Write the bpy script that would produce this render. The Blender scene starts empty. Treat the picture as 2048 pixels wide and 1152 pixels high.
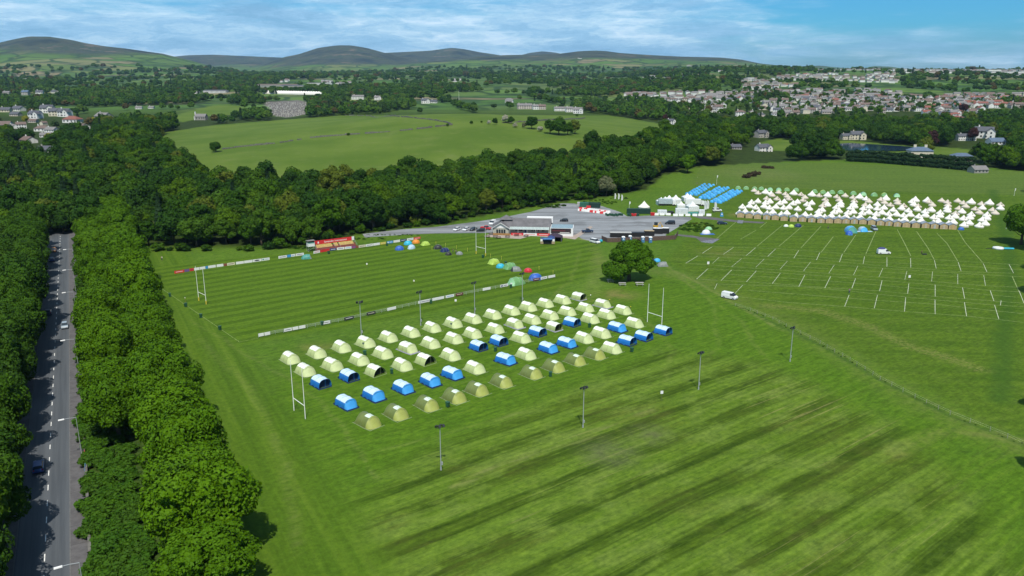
import bpy, bmesh, math, random
import numpy as np
from mathutils import Vector, Matrix

R_ = math.radians
rnd = random.Random(7)
scene = bpy.context.scene
COL = scene.collection

# ------------------------------------------------------------------ camera
H = 71.5                       # height of the camera above the playing fields (m)
F = 1600.0                     # focal length for a 2048 px wide picture
PITCH = math.atan((576 - 140) / F)
cam_d = bpy.data.cameras.new('camera')
cam_d.sensor_width = 36.0
cam_d.lens = 36.0 * F / 2048
cam_d.clip_start = 1.0
cam_d.clip_end = 60000
cam = bpy.data.objects.new('camera', cam_d)
COL.objects.link(cam)
cam.location = (0, 0, H)
cam.rotation_euler = (math.pi / 2 - PITCH, 0, 0)
scene.camera = cam

# ------------------------------------------------------------------ world, sun, exposure
SUN_EL, SUN_AZ = R_(58), R_(175)        # azimuth clockwise from +Y, towards the sun
world = bpy.data.worlds.new('World')
scene.world = world
world.use_nodes = True
wn, wl = world.node_tree.nodes, world.node_tree.links
wn.clear()
w_out = wn.new('ShaderNodeOutputWorld')
w_bg = wn.new('ShaderNodeBackground')
w_bg.inputs['Strength'].default_value = 0.10
sky = wn.new('ShaderNodeTexSky')
sky.sky_type = 'NISHITA'
sky.sun_disc = False
sky.sun_elevation = SUN_EL
sky.sun_rotation = SUN_AZ
sky.air_density = 1.0
sky.dust_density = 0.3
sky.ozone_density = 2.5
wl.new(w_bg.outputs[0], w_out.inputs['Surface'])

sun_d = bpy.data.lights.new('sun', 'SUN')
sun_d.energy = 4.9
sun_d.angle = R_(0.53)
sun_d.color = (1.0, 0.95, 0.84)
sun = bpy.data.objects.new('sun', sun_d)
COL.objects.link(sun)
_to = Vector((math.sin(SUN_AZ) * math.cos(SUN_EL), math.cos(SUN_AZ) * math.cos(SUN_EL), math.sin(SUN_EL)))
sun.rotation_euler = _to.to_track_quat('Z', 'Y').to_euler()
sun.location = (0, -50, 200)

vs = scene.view_settings
vs.view_transform = 'Standard'
vs.look = 'None'
vs.exposure = 0.0
vs.gamma = 1
scene.cycles.max_bounces = 5
scene.cycles.diffuse_bounces = 2
scene.cycles.glossy_bounces = 2
scene.cycles.transmission_bounces = 3
scene.cycles.transparent_max_bounces = 6
scene.cycles.volume_bounces = 0
scene.cycles.use_denoising = True


# ------------------------------------------------------------------ node helper
class NT:
    """Small wrapper that writes node expressions."""
    def __init__(s, tree):
        s.t, s.n, s.l = tree, tree.nodes, tree.links

    def put(s, sock, v):
        if v is None:
            return
        if hasattr(v, 'is_output'):
            s.l.new(v, sock)
        elif isinstance(v, (tuple, list)) and sock.type == 'RGBA' and len(v) == 3:
            sock.default_value = (*v, 1)
        else:
            sock.default_value = v

    def math(s, op, a, b=None, c=None, clamp=False):
        n = s.n.new('ShaderNodeMath')
        n.operation = op
        n.use_clamp = clamp
        s.put(n.inputs[0], a), s.put(n.inputs[1], b), s.put(n.inputs[2], c)
        return n.outputs[0]

    def vec(s, op, a, b=None):
        n = s.n.new('ShaderNodeVectorMath')
        n.operation = op
        s.put(n.inputs[0], a)
        if op == 'SCALE':
            s.put(n.inputs['Scale'], b)
        else:
            s.put(n.inputs[1], b)
        return n.outputs['Value'] if op in ('DOT_PRODUCT', 'LENGTH') else n.outputs[0]

    def mix(s, f, a, b, mode='MIX'):
        n = s.n.new('ShaderNodeMix')
        n.data_type = 'RGBA'
        n.blend_type = mode
        s.put(n.inputs[0], f), s.put(n.inputs[6], a), s.put(n.inputs[7], b)
        return n.outputs[2]

    def noise(s, v, scale=1.0, detail=3, rough=0.5, col=False):
        n = s.n.new('ShaderNodeTexNoise')
        s.put(n.inputs['Vector'], v)
        n.inputs['Scale'].default_value = scale
        n.inputs['Detail'].default_value = detail
        n.inputs['Roughness'].default_value = rough
        return n.outputs['Color' if col else 'Fac']

    def ramp(s, f, stops, mode='LINEAR'):
        n = s.n.new('ShaderNodeValToRGB')
        s.put(n.inputs[0], f)
        e = n.color_ramp.elements
        n.color_ramp.interpolation = mode
        while len(e) < len(stops):
            e.new(0.5)
        for k, (p, c) in enumerate(stops):
            e[k].position = p
            e[k].color = (*c, 1) if isinstance(c, (tuple, list)) else (c, c, c, 1)
        return n.outputs[0]

    def step(s, v, a, b):            # smooth 0..1 between a and b
        n = s.n.new('ShaderNodeMapRange')
        n.interpolation_type = 'SMOOTHSTEP'
        s.put(n.inputs[0], v)
        n.inputs[1].default_value, n.inputs[2].default_value = a, b
        return n.outputs[0]

    def xyz(s, v):
        n = s.n.new('ShaderNodeSeparateXYZ')
        s.put(n.inputs[0], v)
        return n.outputs

    def comb(s, x, y, z=0.0):
        n = s.n.new('ShaderNodeCombineXYZ')
        s.put(n.inputs[0], x), s.put(n.inputs[1], y), s.put(n.inputs[2], z)
        return n.outputs[0]


# clouds in the sky: a direction on the sky dome drives everything
W = NT(world.node_tree)
tc = wn.new('ShaderNodeTexCoord').outputs['Generated']
dx, dy, dz = W.xyz(tc)
az = W.math('ARCTAN2', dx, dy)
el = W.math('ARCSINE', dz)
cc = W.comb(W.math('MULTIPLY', az, 5.0), W.math('MULTIPLY', el, 30.0), 3.1)
warp = W.vec('ADD', cc, W.vec('SCALE', W.noise(cc, 1.2, 3, 0.6, True), 0.9))
n1 = W.noise(warp, 0.9, 6, 0.55)
n2 = W.noise(W.comb(W.math('MULTIPLY', az, 9.0), W.math('MULTIPLY', el, 95.0), 8.0), 1.0, 5, 0.6)
# more cloud on the left, blue gap upper right
cover = W.math('ADD', W.math('MULTIPLY', W.step(az, 0.42, 0.08), 0.36), W.math('MULTIPLY', W.step(el, 0.075, 0.035), 0.20))
dens = W.math('ADD', W.math('ADD', W.math('MULTIPLY', n1, 0.75), W.math('MULTIPLY', n2, 0.35)), cover)
cl = W.step(dens, 0.64, 0.98)
skyc = W.mix(1.0, sky.outputs[0], W.ramp(W.math('MULTIPLY', el, 4.0), [(0.0, (0.28, 0.60, 0.95)), (0.2, (0.20, 0.70, 1.12)), (0.5, (0.22, 0.72, 1.15)), (1.0, (0.42, 0.52, 0.60))]), 'MULTIPLY')
lit = W.ramp(W.noise(W.vec('ADD', W.comb(W.math('MULTIPLY', az, 8.0), W.math('MULTIPLY', el, 42.0), 1.0), W.vec('SCALE', W.noise(W.comb(W.math('MULTIPLY', az, 12.0), W.math('MULTIPLY', el, 60.0), 4.0), 1.0, 4, 0.6, True), 1.1)), 1.1, 8, 0.64),
             [(0.32, (2.5, 5.0, 7.6)), (0.45, (3.6, 6.3, 9.0)), (0.53, (5.0, 7.6, 9.8)), (0.60, (6.6, 8.8, 10.8)), (0.72, (9.2, 10.8, 12.2))])
final = W.mix(W.math('MULTIPLY', cl, 0.92), skyc, lit)
wl.new(final, w_bg.inputs['Color'])


# ------------------------------------------------------------------ terrain height and picking
def vnoise(x, y, seed=0):
    x, y = np.asarray(x, float), np.asarray(y, float)
    xi, yi = np.floor(x).astype(np.int64), np.floor(y).astype(np.int64)
    xf, yf = x - xi, y - yi
    def h(a, b):
        n = (a * 374761393 + b * 668265263 + seed * 1274126177) & 0xffffffff
        n = ((n ^ (n >> 13)) * 1274126177) & 0xffffffff
        return ((n ^ (n >> 16)) & 0xffff) / 65535.0
    sx, sy = xf * xf * (3 - 2 * xf), yf * yf * (3 - 2 * yf)
    a = h(xi, yi) * (1 - sx) + h(xi + 1, yi) * sx
    b = h(xi, yi + 1) * (1 - sx) + h(xi + 1, yi + 1) * sx
    return a * (1 - sy) + b * sy


def fbm(x, y, seed=0, o=4):
    t, a, s = 0, 0.5, 0
    for k in range(o):
        t = t + a * vnoise(x * 2 ** k, y * 2 ** k, seed + k)
        s += a
        a *= 0.5
    return t / s


def smooth(v, a, b):
    t = np.clip((np.asarray(v, float) - a) / (b - a), 0, 1)
    return t * t * (3 - 2 * t)


CP, SP = math.cos(PITCH), math.sin(PITCH)


def row_z(y, Y):                     # height that shows on picture row y at depth Y
    e = math.atan((576 - y) / F) - PITCH
    return H + Y * math.tan(e)


RIDGES = [  # depth, width of the front slope, crest outline
    (12500, 2500, [(900, 150), (1035, 112), (1060, 105), (1085, 102), (1112, 105), (1140, 111), (1250, 150)]),
    (10500, 3000, [(300, 118), (380, 110), (430, 109), (520, 113), (570, 115), (640, 120), (760, 106), (800, 104), (860, 101), (905, 95), (930, 98), (960, 104), (1000, 110), (1060, 120), (1200, 140)]),
    (10000, 2200, [(1480, 145), (1560, 137), (1590, 133), (1640, 131), (1665, 134), (1720, 138), (1745, 132), (1780, 133), (1810, 138), (1850, 145)]),
    (8600, 2800, [(470, 148), (530, 129), (570, 114), (600, 108), (640, 95), (680, 90), (705, 90), (735, 95), (770, 105), (800, 113), (860, 127), (940, 140)]),
    (7200, 3000, [(700, 146), (830, 125), (900, 119), (960, 113), (1010, 110), (1070, 109), (1120, 107), (1160, 102), (1190, 101), (1210, 102), (1240, 106), (1300, 110), (1360, 113), (1440, 115), (1480, 119), (1520, 127), (1560, 131), (1610, 138), (1700, 146)]),
    (6000, 2600, [(-700, 120), (-200, 105), (0, 87), (40, 78), (70, 72.5), (110, 73), (150, 79), (180, 86), (215, 92), (260, 97), (300, 103), (330, 107), (380, 120), (430, 134), (500, 146), (600, 150)]),
]


def ground_z(X, Y):
    X, Y = np.asarray(X, float), np.asarray(Y, float)
    Yc = np.maximum(Y, 1.0)
    px = 1024 + F * X / (Yc * CP + 10)
    zl = np.interp(Y, [0, 900, 1500, 2500, 4000, 5500], [0, 0, 6, 24, 42, 48])
    zr = np.interp(Y, [0, 920, 1500, 2200, 3000, 4500], [0, 0, 22, 46, 68, 67])
    wr = smooth(px, 1180, 1420)
    z = zl * (1 - wr) + zr * wr
    z = z + (fbm(X / 420, Y / 420, 5) - 0.5) * 26 * smooth(Y, 1300, 3000) * (1 - 0.7 * wr)
    # the pasture hill behind the wood
    m = 25 * np.exp(-((X + 60) / 215) ** 2 - ((Y - 860) / 250) ** 2) * smooth(Y, 430, 640) * (1 - smooth(X, 130, 300))
    z = z + m
    g = z
    for Yk, Wk, pts in RIDGES:
        xs, ys = [a for a, b in pts], [b for a, b in pts]
        crest = np.interp(px, xs, [row_z(b, Yk) for b in ys])
        t = (Y - (Yk - Wk)) / Wk
        front = smooth(t, 0, 1.12) / float(smooth(1.0, 0, 1.12))
        back = np.clip(1 - (Y - Yk) / (Wk * 0.9), 0, 1)
        prof = np.where(t < 1, np.minimum(front, 1), back)
        rough = 1 - 0.36 * (np.abs(fbm(X / 700, Y / 900, 11, 5) - 0.5) * 2) * np.clip((1 - t) * 3, 0, 1)
        edge = smooth(px, xs[0] - 150, xs[0]) * (1 - smooth(px, xs[-1], xs[-1] + 150))
        k = g + (crest - g) * prof * rough * edge
        z = np.where(crest > g, np.maximum(z, k), z)
    return np.where(Y < 430, 0.0, z)


def proj(X, Y, Z):
    zc = Y * CP + (H - Z) * SP
    up = Y * SP + (Z - H) * CP
    return 1024 + F * X / zc, 576 - F * up / zc


def G(x, y, h=0.0):
    """Point of the flat playing fields (or a plane h above them) seen at a picture position."""
    v = (576 - y) / F
    d = ((x - 1024) / F, CP + v * SP, -SP + v * CP)
    t = -(H - h) / d[2]
    return Vector((d[0] * t, d[1] * t, h))


_YS = np.concatenate([np.arange(300, 1500, 2.0), 1500 * 1.0015 ** np.arange(0, 1500)])


def P(x, y):
    """Point of the terrain seen at a picture position (first hit)."""
    v = (576 - y) / F
    dX, dY, dZ = (x - 1024) / F, CP + v * SP, -SP + v * CP
    t = _YS / dY
    zz = H + dZ * t
    gz = ground_z(dX * t, _YS)
    k = np.nonzero(zz <= gz)[0]
    if len(k) == 0 or k[0] == 0:
        return G(x, y) if dZ < -0.08 else None
    k = k[0]
    a, b = zz[k - 1] - gz[k - 1], gz[k] - zz[k]
    f = a / (a + b)
    Y = _YS[k - 1] * (1 - f) + _YS[k] * f
    X = dX * (t[k - 1] * (1 - f) + t[k] * f)
    return Vector((X, Y, float(ground_z(X, Y))))


def in_poly(x, y, poly):
    x, y = np.asarray(x, float), np.asarray(y, float)
    c = np.zeros(x.shape, bool)
    n = len(poly)
    for i in range(n):
        x1, y1 = poly[i]
        x2, y2 = poly[(i + 1) % n]
        if y1 == y2:
            continue
        cond = ((y1 > y) != (y2 > y)) & (x < (x2 - x1) * (y - y1) / (y2 - y1) + x1)
        c ^= cond
    return c


AX = R_(37.6)                        # direction of the pitches' long side
AXV = Vector((math.cos(AX), math.sin(AX), 0))
AYV = Vector((-math.sin(AX), math.cos(AX), 0))
ROAD = R_(118.15)
RDV = Vector((math.cos(ROAD), math.sin(ROAD), 0))
RNV = Vector((math.sin(ROAD), -math.cos(ROAD), 0))     # to the right-hand side of the road
R0 = Vector((-68.6, 102.0, 0))                         # a point on the road's centre line
# ------------------------------------------------------------------ tagging and mesh helpers
def tag(o, label=None, cat=None, group=None, kind=None):
    if label: o['label'] = label
    if cat: o['category'] = cat
    if group: o['group'] = group
    if kind: o['kind'] = kind
    return o


def empty(name, loc, rz=0.0, label=None, cat=None, group=None, s=1.0):
    o = bpy.data.objects.new(name, None)
    o.empty_display_size = 0.5
    COL.objects.link(o)
    o.location = loc
    o.rotation_euler = (0, 0, rz)
    o.scale = (s, s, s)
    return tag(o, label, cat, group)


def copy_tree(o, parent=None):
    c = o.copy()
    COL.objects.link(c)
    c.parent = parent
    for ch in list(o.children):
        copy_tree(ch, c)
    return c


def place(proto, loc, rz, label, group=None, s=None, first=set()):
    """The first call moves the prototype itself, every further call a copy of it."""
    if proto.name in first:
        o = copy_tree(proto)
    else:
        first.add(proto.name)
        o = proto
    o.location = loc
    o.rotation_euler = (0, 0, rz)
    if s is not None:
        o.scale = (s, s, s) if not isinstance(s, (tuple, list)) else s
    o['label'] = label
    if group:
        o['group'] = group
    elif 'group' in o:
        del o['group']
    return o


class MB:
    def __init__(s):
        s.v, s.f, s.m = [], [], []

    def add(s, vs, fs, m=0):
        b = len(s.v)
        s.v += [tuple(v) for v in vs]
        s.f += [tuple(b + i for i in f) for f in fs]
        s.m += [m] * len(fs)
        return s

    def box(s, x0, x1, y0, y1, z0, z1, m=0, rz=0.0, o=(0, 0, 0), taper=0.0):
        c, n = math.cos(rz), math.sin(rz)
        vs = []
        for z, k in ((z0, 0), (z1, taper)):
            for x, y in ((x0 + k, y0 + k), (x1 - k, y0 + k), (x1 - k, y1 - k), (x0 + k, y1 - k)):
                vs.append((o[0] + x * c - y * n, o[1] + x * n + y * c, o[2] + z))
        return s.add(vs, [(3, 2, 1, 0), (4, 5, 6, 7), (0, 1, 5, 4), (1, 2, 6, 5), (2, 3, 7, 6), (3, 0, 4, 7)], m)

    def tube(s, a, b, r, r2=None, n=8, m=0):
        a, b = Vector(a), Vector(b)
        r2 = r if r2 is None else r2
        d = (b - a).normalized()
        t = d.orthogonal().normalized()
        u = d.cross(t)
        vs = []
        for p, q in ((a, r), (b, r2)):
            for i in range(n):
                g = 2 * math.pi * i / n
                vs.append(p + t * (q * math.cos(g)) + u * (q * math.sin(g)))
        fs = [(i, (i + 1) % n, n + (i + 1) % n, n + i) for i in range(n)]
        fs += [tuple(range(n - 1, -1, -1)), tuple(range(n, 2 * n))]
        return s.add(vs, fs, m)

    def prism(s, prof, y0, y1, m=0, inset=0.0):
        """profile in the x-z plane, extruded along y"""
        n = len(prof)
        vs = [(x, y0, z) for x, z in prof] + [(x, y1, z) for x, z in prof]
        fs = [(i, (i + 1) % n, n + (i + 1) % n, n + i) for i in range(n)]
        fs += [tuple(range(n - 1, -1, -1)), tuple(range(n, 2 * n))]
        return s.add(vs, fs, m)

    def rings(s, rings, m=0, close=True, caps=(True, True)):
        k = len(rings[0])
        vs = [p for r in rings for p in r]
        fs = []
        for j in range(len(rings) - 1):
            for i in range(k if close else k - 1):
                fs.append((j * k + i, j * k + (i + 1) % k, (j + 1) * k + (i + 1) % k, (j + 1) * k + i))
        if caps[0]: fs.append(tuple(range(k - 1, -1, -1)))
        if caps[1]: fs.append(tuple(range((len(rings) - 1) * k, len(rings) * k)))
        return s.add(vs, fs, m)

    def sphere(s, c, r, n=10, h=6, m=0, sz=1.0):
        rings = []
        for j in range(1, h):
            t = math.pi * j / h
            rings.append([(c[0] + r * math.sin(t) * math.cos(2 * math.pi * i / n), c[1] + r * math.sin(t) * math.sin(2 * math.pi * i / n), c[2] - sz * r * math.cos(t)) for i in range(n)])
        return s.rings(rings, m)

    def build(s, name, mats, parent=None, smooth=False, bevel=0.0):
        me = bpy.data.meshes.new(name)
        me.from_pydata(s.v, [], s.f)
        for mt in (mats if isinstance(mats, (list, tuple)) else [mats]):
            me.materials.append(mt)
        me.polygons.foreach_set('material_index', s.m)
        bm = bmesh.new()
        bm.from_mesh(me)
        bmesh.ops.recalc_face_normals(bm, faces=bm.faces)
        if bevel:
            bmesh.ops.bevel(bm, geom=[e for e in bm.edges if e.calc_face_angle(0) > 0.5], offset=bevel, segments=1, affect='EDGES', clamp_overlap=True)
        bm.to_mesh(me)
        bm.free()
        if smooth:
            me.polygons.foreach_set('use_smooth', [True] * len(me.polygons))
        me.update()
        o = bpy.data.objects.new(name, me)
        COL.objects.link(o)
        o.parent = parent
        return o


# ------------------------------------------------------------------ materials
MATS = {}


def mat(name, col, rough=0.75, metal=0.0, var=0.12, scale=1.5, spec=0.35, col2=None, alpha=None):
    """Object material: base colour broken up by noise in object space."""
    if name in MATS:
        return MATS[name]
    m = bpy.data.materials.new(name)
    m.use_nodes = True
    t = NT(m.node_tree)
    b = t.n['Principled BSDF']
    tcn = t.n.new('ShaderNodeTexCoord').outputs['Object']
    nz = t.noise(tcn, scale, 4, 0.6)
    c2 = col2 or tuple(c * (1 - 2.2 * var) for c in col)
    t.put(b.inputs['Base Color'], t.mix(t.step(nz, 0.3, 0.7), c2, col))
    b.inputs['Roughness'].default_value = rough
    b.inputs['Metallic'].default_value = metal
    b.inputs['Specular IOR Level'].default_value = spec
    MATS[name] = m
    return m


def leaf_mat(name, stops, hue=0.25):
    m = bpy.data.materials.new(name)
    m.use_nodes = True
    t = NT(m.node_tree)
    b = t.n['Principled BSDF']
    oi = t.n.new('ShaderNodeObjectInfo')
    tcn = t.n.new('ShaderNodeTexCoord').outputs['Object']
    base = t.ramp(oi.outputs['Random'], stops, 'CONSTANT' if len(stops) > 6 else 'LINEAR')
    n1 = t.noise(tcn, 0.45, 3, 0.6)
    n2 = t.noise(tcn, 2.6, 2, 0.6)
    f = t.math('ADD', t.math('MULTIPLY', n1, 0.6), t.math('MULTIPLY', n2, 0.7))
    k = t.ramp(f, [(0.35, (0.62, 0.66, 0.7)), (0.62, (1, 1, 1)), (0.9, (1.45, 1.32, 1.1))])
    t.put(b.inputs['Base Color'], t.mix(1.0, base, k, 'MULTIPLY'))
    b.inputs['Roughness'].default_value = 0.6
    b.inputs['Specular IOR Level'].default_value = 0.06
    MATS[name] = m
    return m


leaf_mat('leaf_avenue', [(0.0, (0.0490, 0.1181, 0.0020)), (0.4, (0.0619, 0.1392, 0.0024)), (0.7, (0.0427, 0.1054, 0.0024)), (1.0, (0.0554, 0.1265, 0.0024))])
leaf_mat('leaf_dark', [(0.0, (0.0220, 0.0620, 0.0046)), (0.35, (0.0340, 0.0850, 0.0039)), (0.65, (0.0240, 0.0620, 0.0058)), (1.0, (0.0420, 0.0950, 0.0046))])  # darker green leaf colour
leaf_mat('leaf_wood', [(0.0, (0.0231, 0.0650, 0.0036)), (0.12, (0.0356, 0.0881, 0.0036)), (0.24, (0.0178, 0.0509, 0.0048)), (0.36, (0.0302, 0.0778, 0.0041)), (0.48, (0.0533, 0.1113, 0.0036)),
                       (0.58, (0.0195, 0.0576, 0.0053)), (0.70, (0.0409, 0.0927, 0.0059)), (0.80, (0.0267, 0.0650, 0.0036)), (0.90, (0.0756, 0.1066, 0.0104)), (0.95, (0.0249, 0.0650, 0.0059))])
leaf_mat('leaf_far', [(0.0, (0.0292, 0.0775, 0.0083)), (0.14, (0.0437, 0.1025, 0.0095)), (0.3, (0.0243, 0.0625, 0.0119)), (0.45, (0.0546, 0.1187, 0.0107)), (0.6, (0.0316, 0.0750, 0.0119)),
                      (0.75, (0.0669, 0.1250, 0.0179)), (0.88, (0.0267, 0.0562, 0.0119)), (0.95, (0.0729, 0.0625, 0.0179))])
leaf_mat('leaf_lone', [(0.0, (0.0462, 0.1155, 0.0039)), (1.0, (0.0506, 0.1210, 0.0042))])
leaf_mat('leaf_conifer', [(0.0, (0.014, 0.036, 0.014)), (1.0, (0.020, 0.046, 0.016))])
leaf_mat('leaf_grey', [(0.0, (0.12, 0.13, 0.07)), (1.0, (0.10, 0.12, 0.06))])
leaf_mat('leaf_bank', [(0.0, (0.030, 0.085, 0.006)), (0.5, (0.042, 0.105, 0.006)), (1.0, (0.034, 0.080, 0.008))])
leaf_mat('leaf_gorse', [(0.0, (0.045, 0.036, 0.018)), (1.0, (0.055, 0.042, 0.022))])
leaf_mat('leaf_yellow', [(0.0, (0.25, 0.24, 0.02)), (1.0, (0.19, 0.2, 0.02))])
leaf_mat('leaf_copper', [(0.0, (0.035, 0.016, 0.018)), (1.0, (0.05, 0.022, 0.02))])
leaf_mat('leaf_blossom', [(0.0, (0.42, 0.42, 0.36)), (1.0, (0.3, 0.3, 0.22))])
mat('bark', (0.10, 0.075, 0.05), 0.9)

# ------------------------------------------------------------------ the ground
T_S = NT  # (alias kept short for the ground graph)


def hull(pts):
    pts = sorted((p.x, p.y) for p in pts)
    def half(ps):
        o = []
        for p in ps:
            while len(o) > 1 and (o[-1][0] - o[-2][0]) * (p[1] - o[-2][1]) - (o[-1][1] - o[-2][1]) * (p[0] - o[-2][0]) <= 0:
                o.pop()
            o.append(p)
        return o
    return half(pts)[:-1] + half(pts[::-1])[:-1]


def zone(t, pos, pts, soft=1.5):
    """Soft mask of a convex field given by picture positions on the flat ground."""
    h = hull([G(*p) for p in pts])
    d = None
    for i in range(len(h)):
        (x1, y1), (x2, y2) = h[i], h[(i + 1) % len(h)]
        L = math.hypot(x2 - x1, y2 - y1)
        nx, ny = -(y2 - y1) / L, (x2 - x1) / L
        e = t.math('SUBTRACT', t.vec('DOT_PRODUCT', pos, (nx, ny, 0)), nx * x1 + ny * y1)
        d = e if d is None else t.math('MINIMUM', d, e)
    return t.step(d, -soft, soft)


def line_band(t, pos, pts, w, soft):
    """Soft mask along a polyline of picture positions."""
    best = None
    for a, b in zip(pts[:-1], pts[1:]):
        A, B = G(*a), G(*b)
        d = (B - A)
        L = d.length
        d.normalize()
        al = t.math('SUBTRACT', t.vec('DOT_PRODUCT', pos, tuple(d)), d.dot(A))
        cl_ = t.math('MINIMUM', t.math('MAXIMUM', al, 0.0), L)
        q = t.vec('SUBTRACT', pos, t.vec('ADD', t.vec('SCALE', tuple(d), cl_), tuple(A)))
        dist = t.vec('LENGTH', q)
        best = dist if best is None else t.math('MINIMUM', best, dist)
    return t.step(best, w + soft, max(w - soft, 0))


gm = bpy.data.materials.new('meadow_ground')
gm.use_nodes = True
g = NT(gm.node_tree)
gb = g.n['Principled BSDF']
geo = g.n.new('ShaderNodeNewGeometry').outputs['Position']
gx, gy, gz = g.xyz(geo)
flat = g.comb(gx, gy, 0.0)
wob = g.vec('SCALE', g.vec('SUBTRACT', g.noise(flat, 0.06, 3, 0.6, True), (0.5, 0.5, 0.5)), 5.0)
fw = g.comb(*[g.xyz(g.vec('ADD', flat, wob))[k] for k in (0, 1)], 0.0)
along = g.vec('DOT_PRODUCT', flat, tuple(AXV))
across = g.vec('DOT_PRODUCT', flat, tuple(AYV))
wa = g.math('ADD', across, g.math('MULTIPLY', g.math('SUBTRACT', g.noise(flat, 0.03, 2, 0.5), 0.5), 2.2))
streak = g.noise(g.comb(g.math('MULTIPLY', along, 0.010), g.math('MULTIPLY', wa, 0.16)), 1.0, 4, 0.6)
fine = g.noise(g.comb(g.math('MULTIPLY', along, 0.09), g.math('MULTIPLY', across, 0.8)), 1.0, 4, 0.65)
patch = g.noise(flat, 0.022, 4, 0.6)
grain = g.noise(flat, 0.85, 5, 0.75)
grain2 = g.noise(flat, 0.22, 4, 0.65)
clump = g.noise(g.comb(g.math('MULTIPLY', along, 0.045), g.math('MULTIPLY', wa, 0.11)), 1.0, 4, 0.55)

GA, GB_, GD = (0.115, 0.195, 0.024), (0.082, 0.160, 0.018), (0.040, 0.092, 0.011)
BROWN, DRY = (0.125, 0.135, 0.036), (0.30, 0.27, 0.11)

# open meadow
base = g.mix(g.step(patch, 0.3, 0.7), (0.056, 0.120, 0.010), (0.080, 0.148, 0.014))
base = g.mix(g.math('MULTIPLY', g.step(grain2, 0.35, 0.75), 0.5), base, (0.095, 0.150, 0.026))

# camping field on the right
CAMP = [(1330, 520), (1440, 430), (1500, 350), (2200, 370), (2300, 900), (1900, 850), (1480, 600)]
camp = zone(g, fw, CAMP, 3)
crow = g.noise(g.comb(g.math('MULTIPLY', gx, 0.02), g.math('MULTIPLY', gy, 0.25)), 1.0, 3, 0.6)
campc = g.mix(g.step(crow, 0.3, 0.7), (0.052, 0.102, 0.008), (0.076, 0.132, 0.011))
campc = g.mix(g.math('MULTIPLY', g.step(grain2, 0.45, 0.8), 0.5), campc, (0.088, 0.130, 0.024))
base = g.mix(camp, base, campc)
# far camp field, paler
cf = zone(g, fw, [(1380, 372), (1400, 335), (1500, 330), (1680, 326), (2100, 345), (2100, 392), (1500, 362)], 5)
base = g.mix(g.math('MULTIPLY', cf, 0.75), base, g.mix(g.step(crow, 0.35, 0.65), (0.070, 0.118, 0.022), (0.094, 0.140, 0.028)))

# big training field: mown bands made of thin swaths, broken dark and brown patches, pale cuttings
TRAIN = [(480, 1500), (430, 900), (560, 760), (1330, 545), (1480, 612), (1700, 700), (2050, 890), (2300, 1100), (2300, 1500)]
tr = zone(g, fw, TRAIN, 4)
STRIPED = [(840, 1500), (700, 1020), (860, 900), (1330, 700), (1540, 730), (1800, 860), (1960, 1010), (2060, 1200), (2100, 1500)]
sz_ = zone(g, fw, STRIPED, 6)
wa2 = g.math('ADD', across, g.math('MULTIPLY', g.math('SUBTRACT', g.noise(flat, 0.03, 2, 0.5), 0.5), 1.6))
bands = g.math('SINE', g.math('MULTIPLY', wa2, 2 * math.pi / 8.6))
bands_s = g.step(bands, -0.55, 0.75)
swath = g.noise(g.comb(g.math('MULTIPLY', along, 0.012), g.math('MULTIPLY', wa2, 0.85), 2.0), 1.0, 3, 0.6)
lump = g.noise(g.comb(g.math('MULTIPLY', along, 0.085), g.math('MULTIPLY', wa2, 0.13), 7.0), 1.0, 5, 0.60)
blade = g.noise(g.comb(g.math('MULTIPLY', along, 0.28), g.math('MULTIPLY', across, 0.85), 3.0), 1.0, 5, 0.78)
light = g.mix(g.step(swath, 0.36, 0.64), (0.072, 0.130, 0.010), (0.104, 0.170, 0.020))
light = g.mix(g.math('MULTIPLY', g.step(lump, 0.46, 0.66), 0.55), light, (0.124, 0.176, 0.034))
dark = g.mix(g.step(swath, 0.40, 0.60), (0.034, 0.066, 0.005), (0.058, 0.100, 0.008))
dk = g.math('MULTIPLY', bands_s, g.step(lump, 0.66, 0.42))
dk = g.math('ADD', g.math('MULTIPLY', dk, 0.95), g.math('MULTIPLY', g.math('MULTIPLY', bands_s, g.step(swath, 0.55, 0.42)), 0.35), clamp=True)
strp = g.mix(dk, light, dark)
brn = g.math('MULTIPLY', g.step(g.noise(flat, 0.035, 4, 0.6), 0.48, 0.66), g.step(swath, 0.60, 0.42))
strp = g.mix(g.math('MULTIPLY', brn, 0.45), strp, (0.082, 0.088, 0.018))
plain = g.mix(g.step(fine, 0.3, 0.7), (0.054, 0.116, 0.007), (0.078, 0.150, 0.010))
plain = g.mix(g.math('MULTIPLY', g.step(swath, 0.52, 0.70), 0.40), plain, (0.100, 0.150, 0.022))
plain = g.mix(g.math('MULTIPLY', g.step(lump, 0.52, 0.70), 0.35), plain, (0.040, 0.092, 0.010))
trc = g.mix(sz_, plain, strp)
thin = g.math('MULTIPLY', g.step(g.noise(g.comb(g.math('MULTIPLY', along, 0.022), g.math('MULTIPLY', wa2, 1.5), 9.0), 1.0, 3, 0.65), 0.585, 0.70), g.step(g.noise(flat, 0.02, 2, 0.5), 0.40, 0.60))
trc = g.mix(g.math('MULTIPLY', thin, g.math('ADD', g.math('MULTIPLY', sz_, 0.45), 0.15)), trc, (0.215, 0.205, 0.080))
base = g.mix(tr, base, trc)
base = g.mix(1.0, base, g.ramp(blade, [(0.3, (0.62, 0.66, 0.66)), (0.5, (0.98, 0.98, 0.98)), (0.7, (1.38, 1.30, 1.20))]), 'MULTIPLY')
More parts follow.
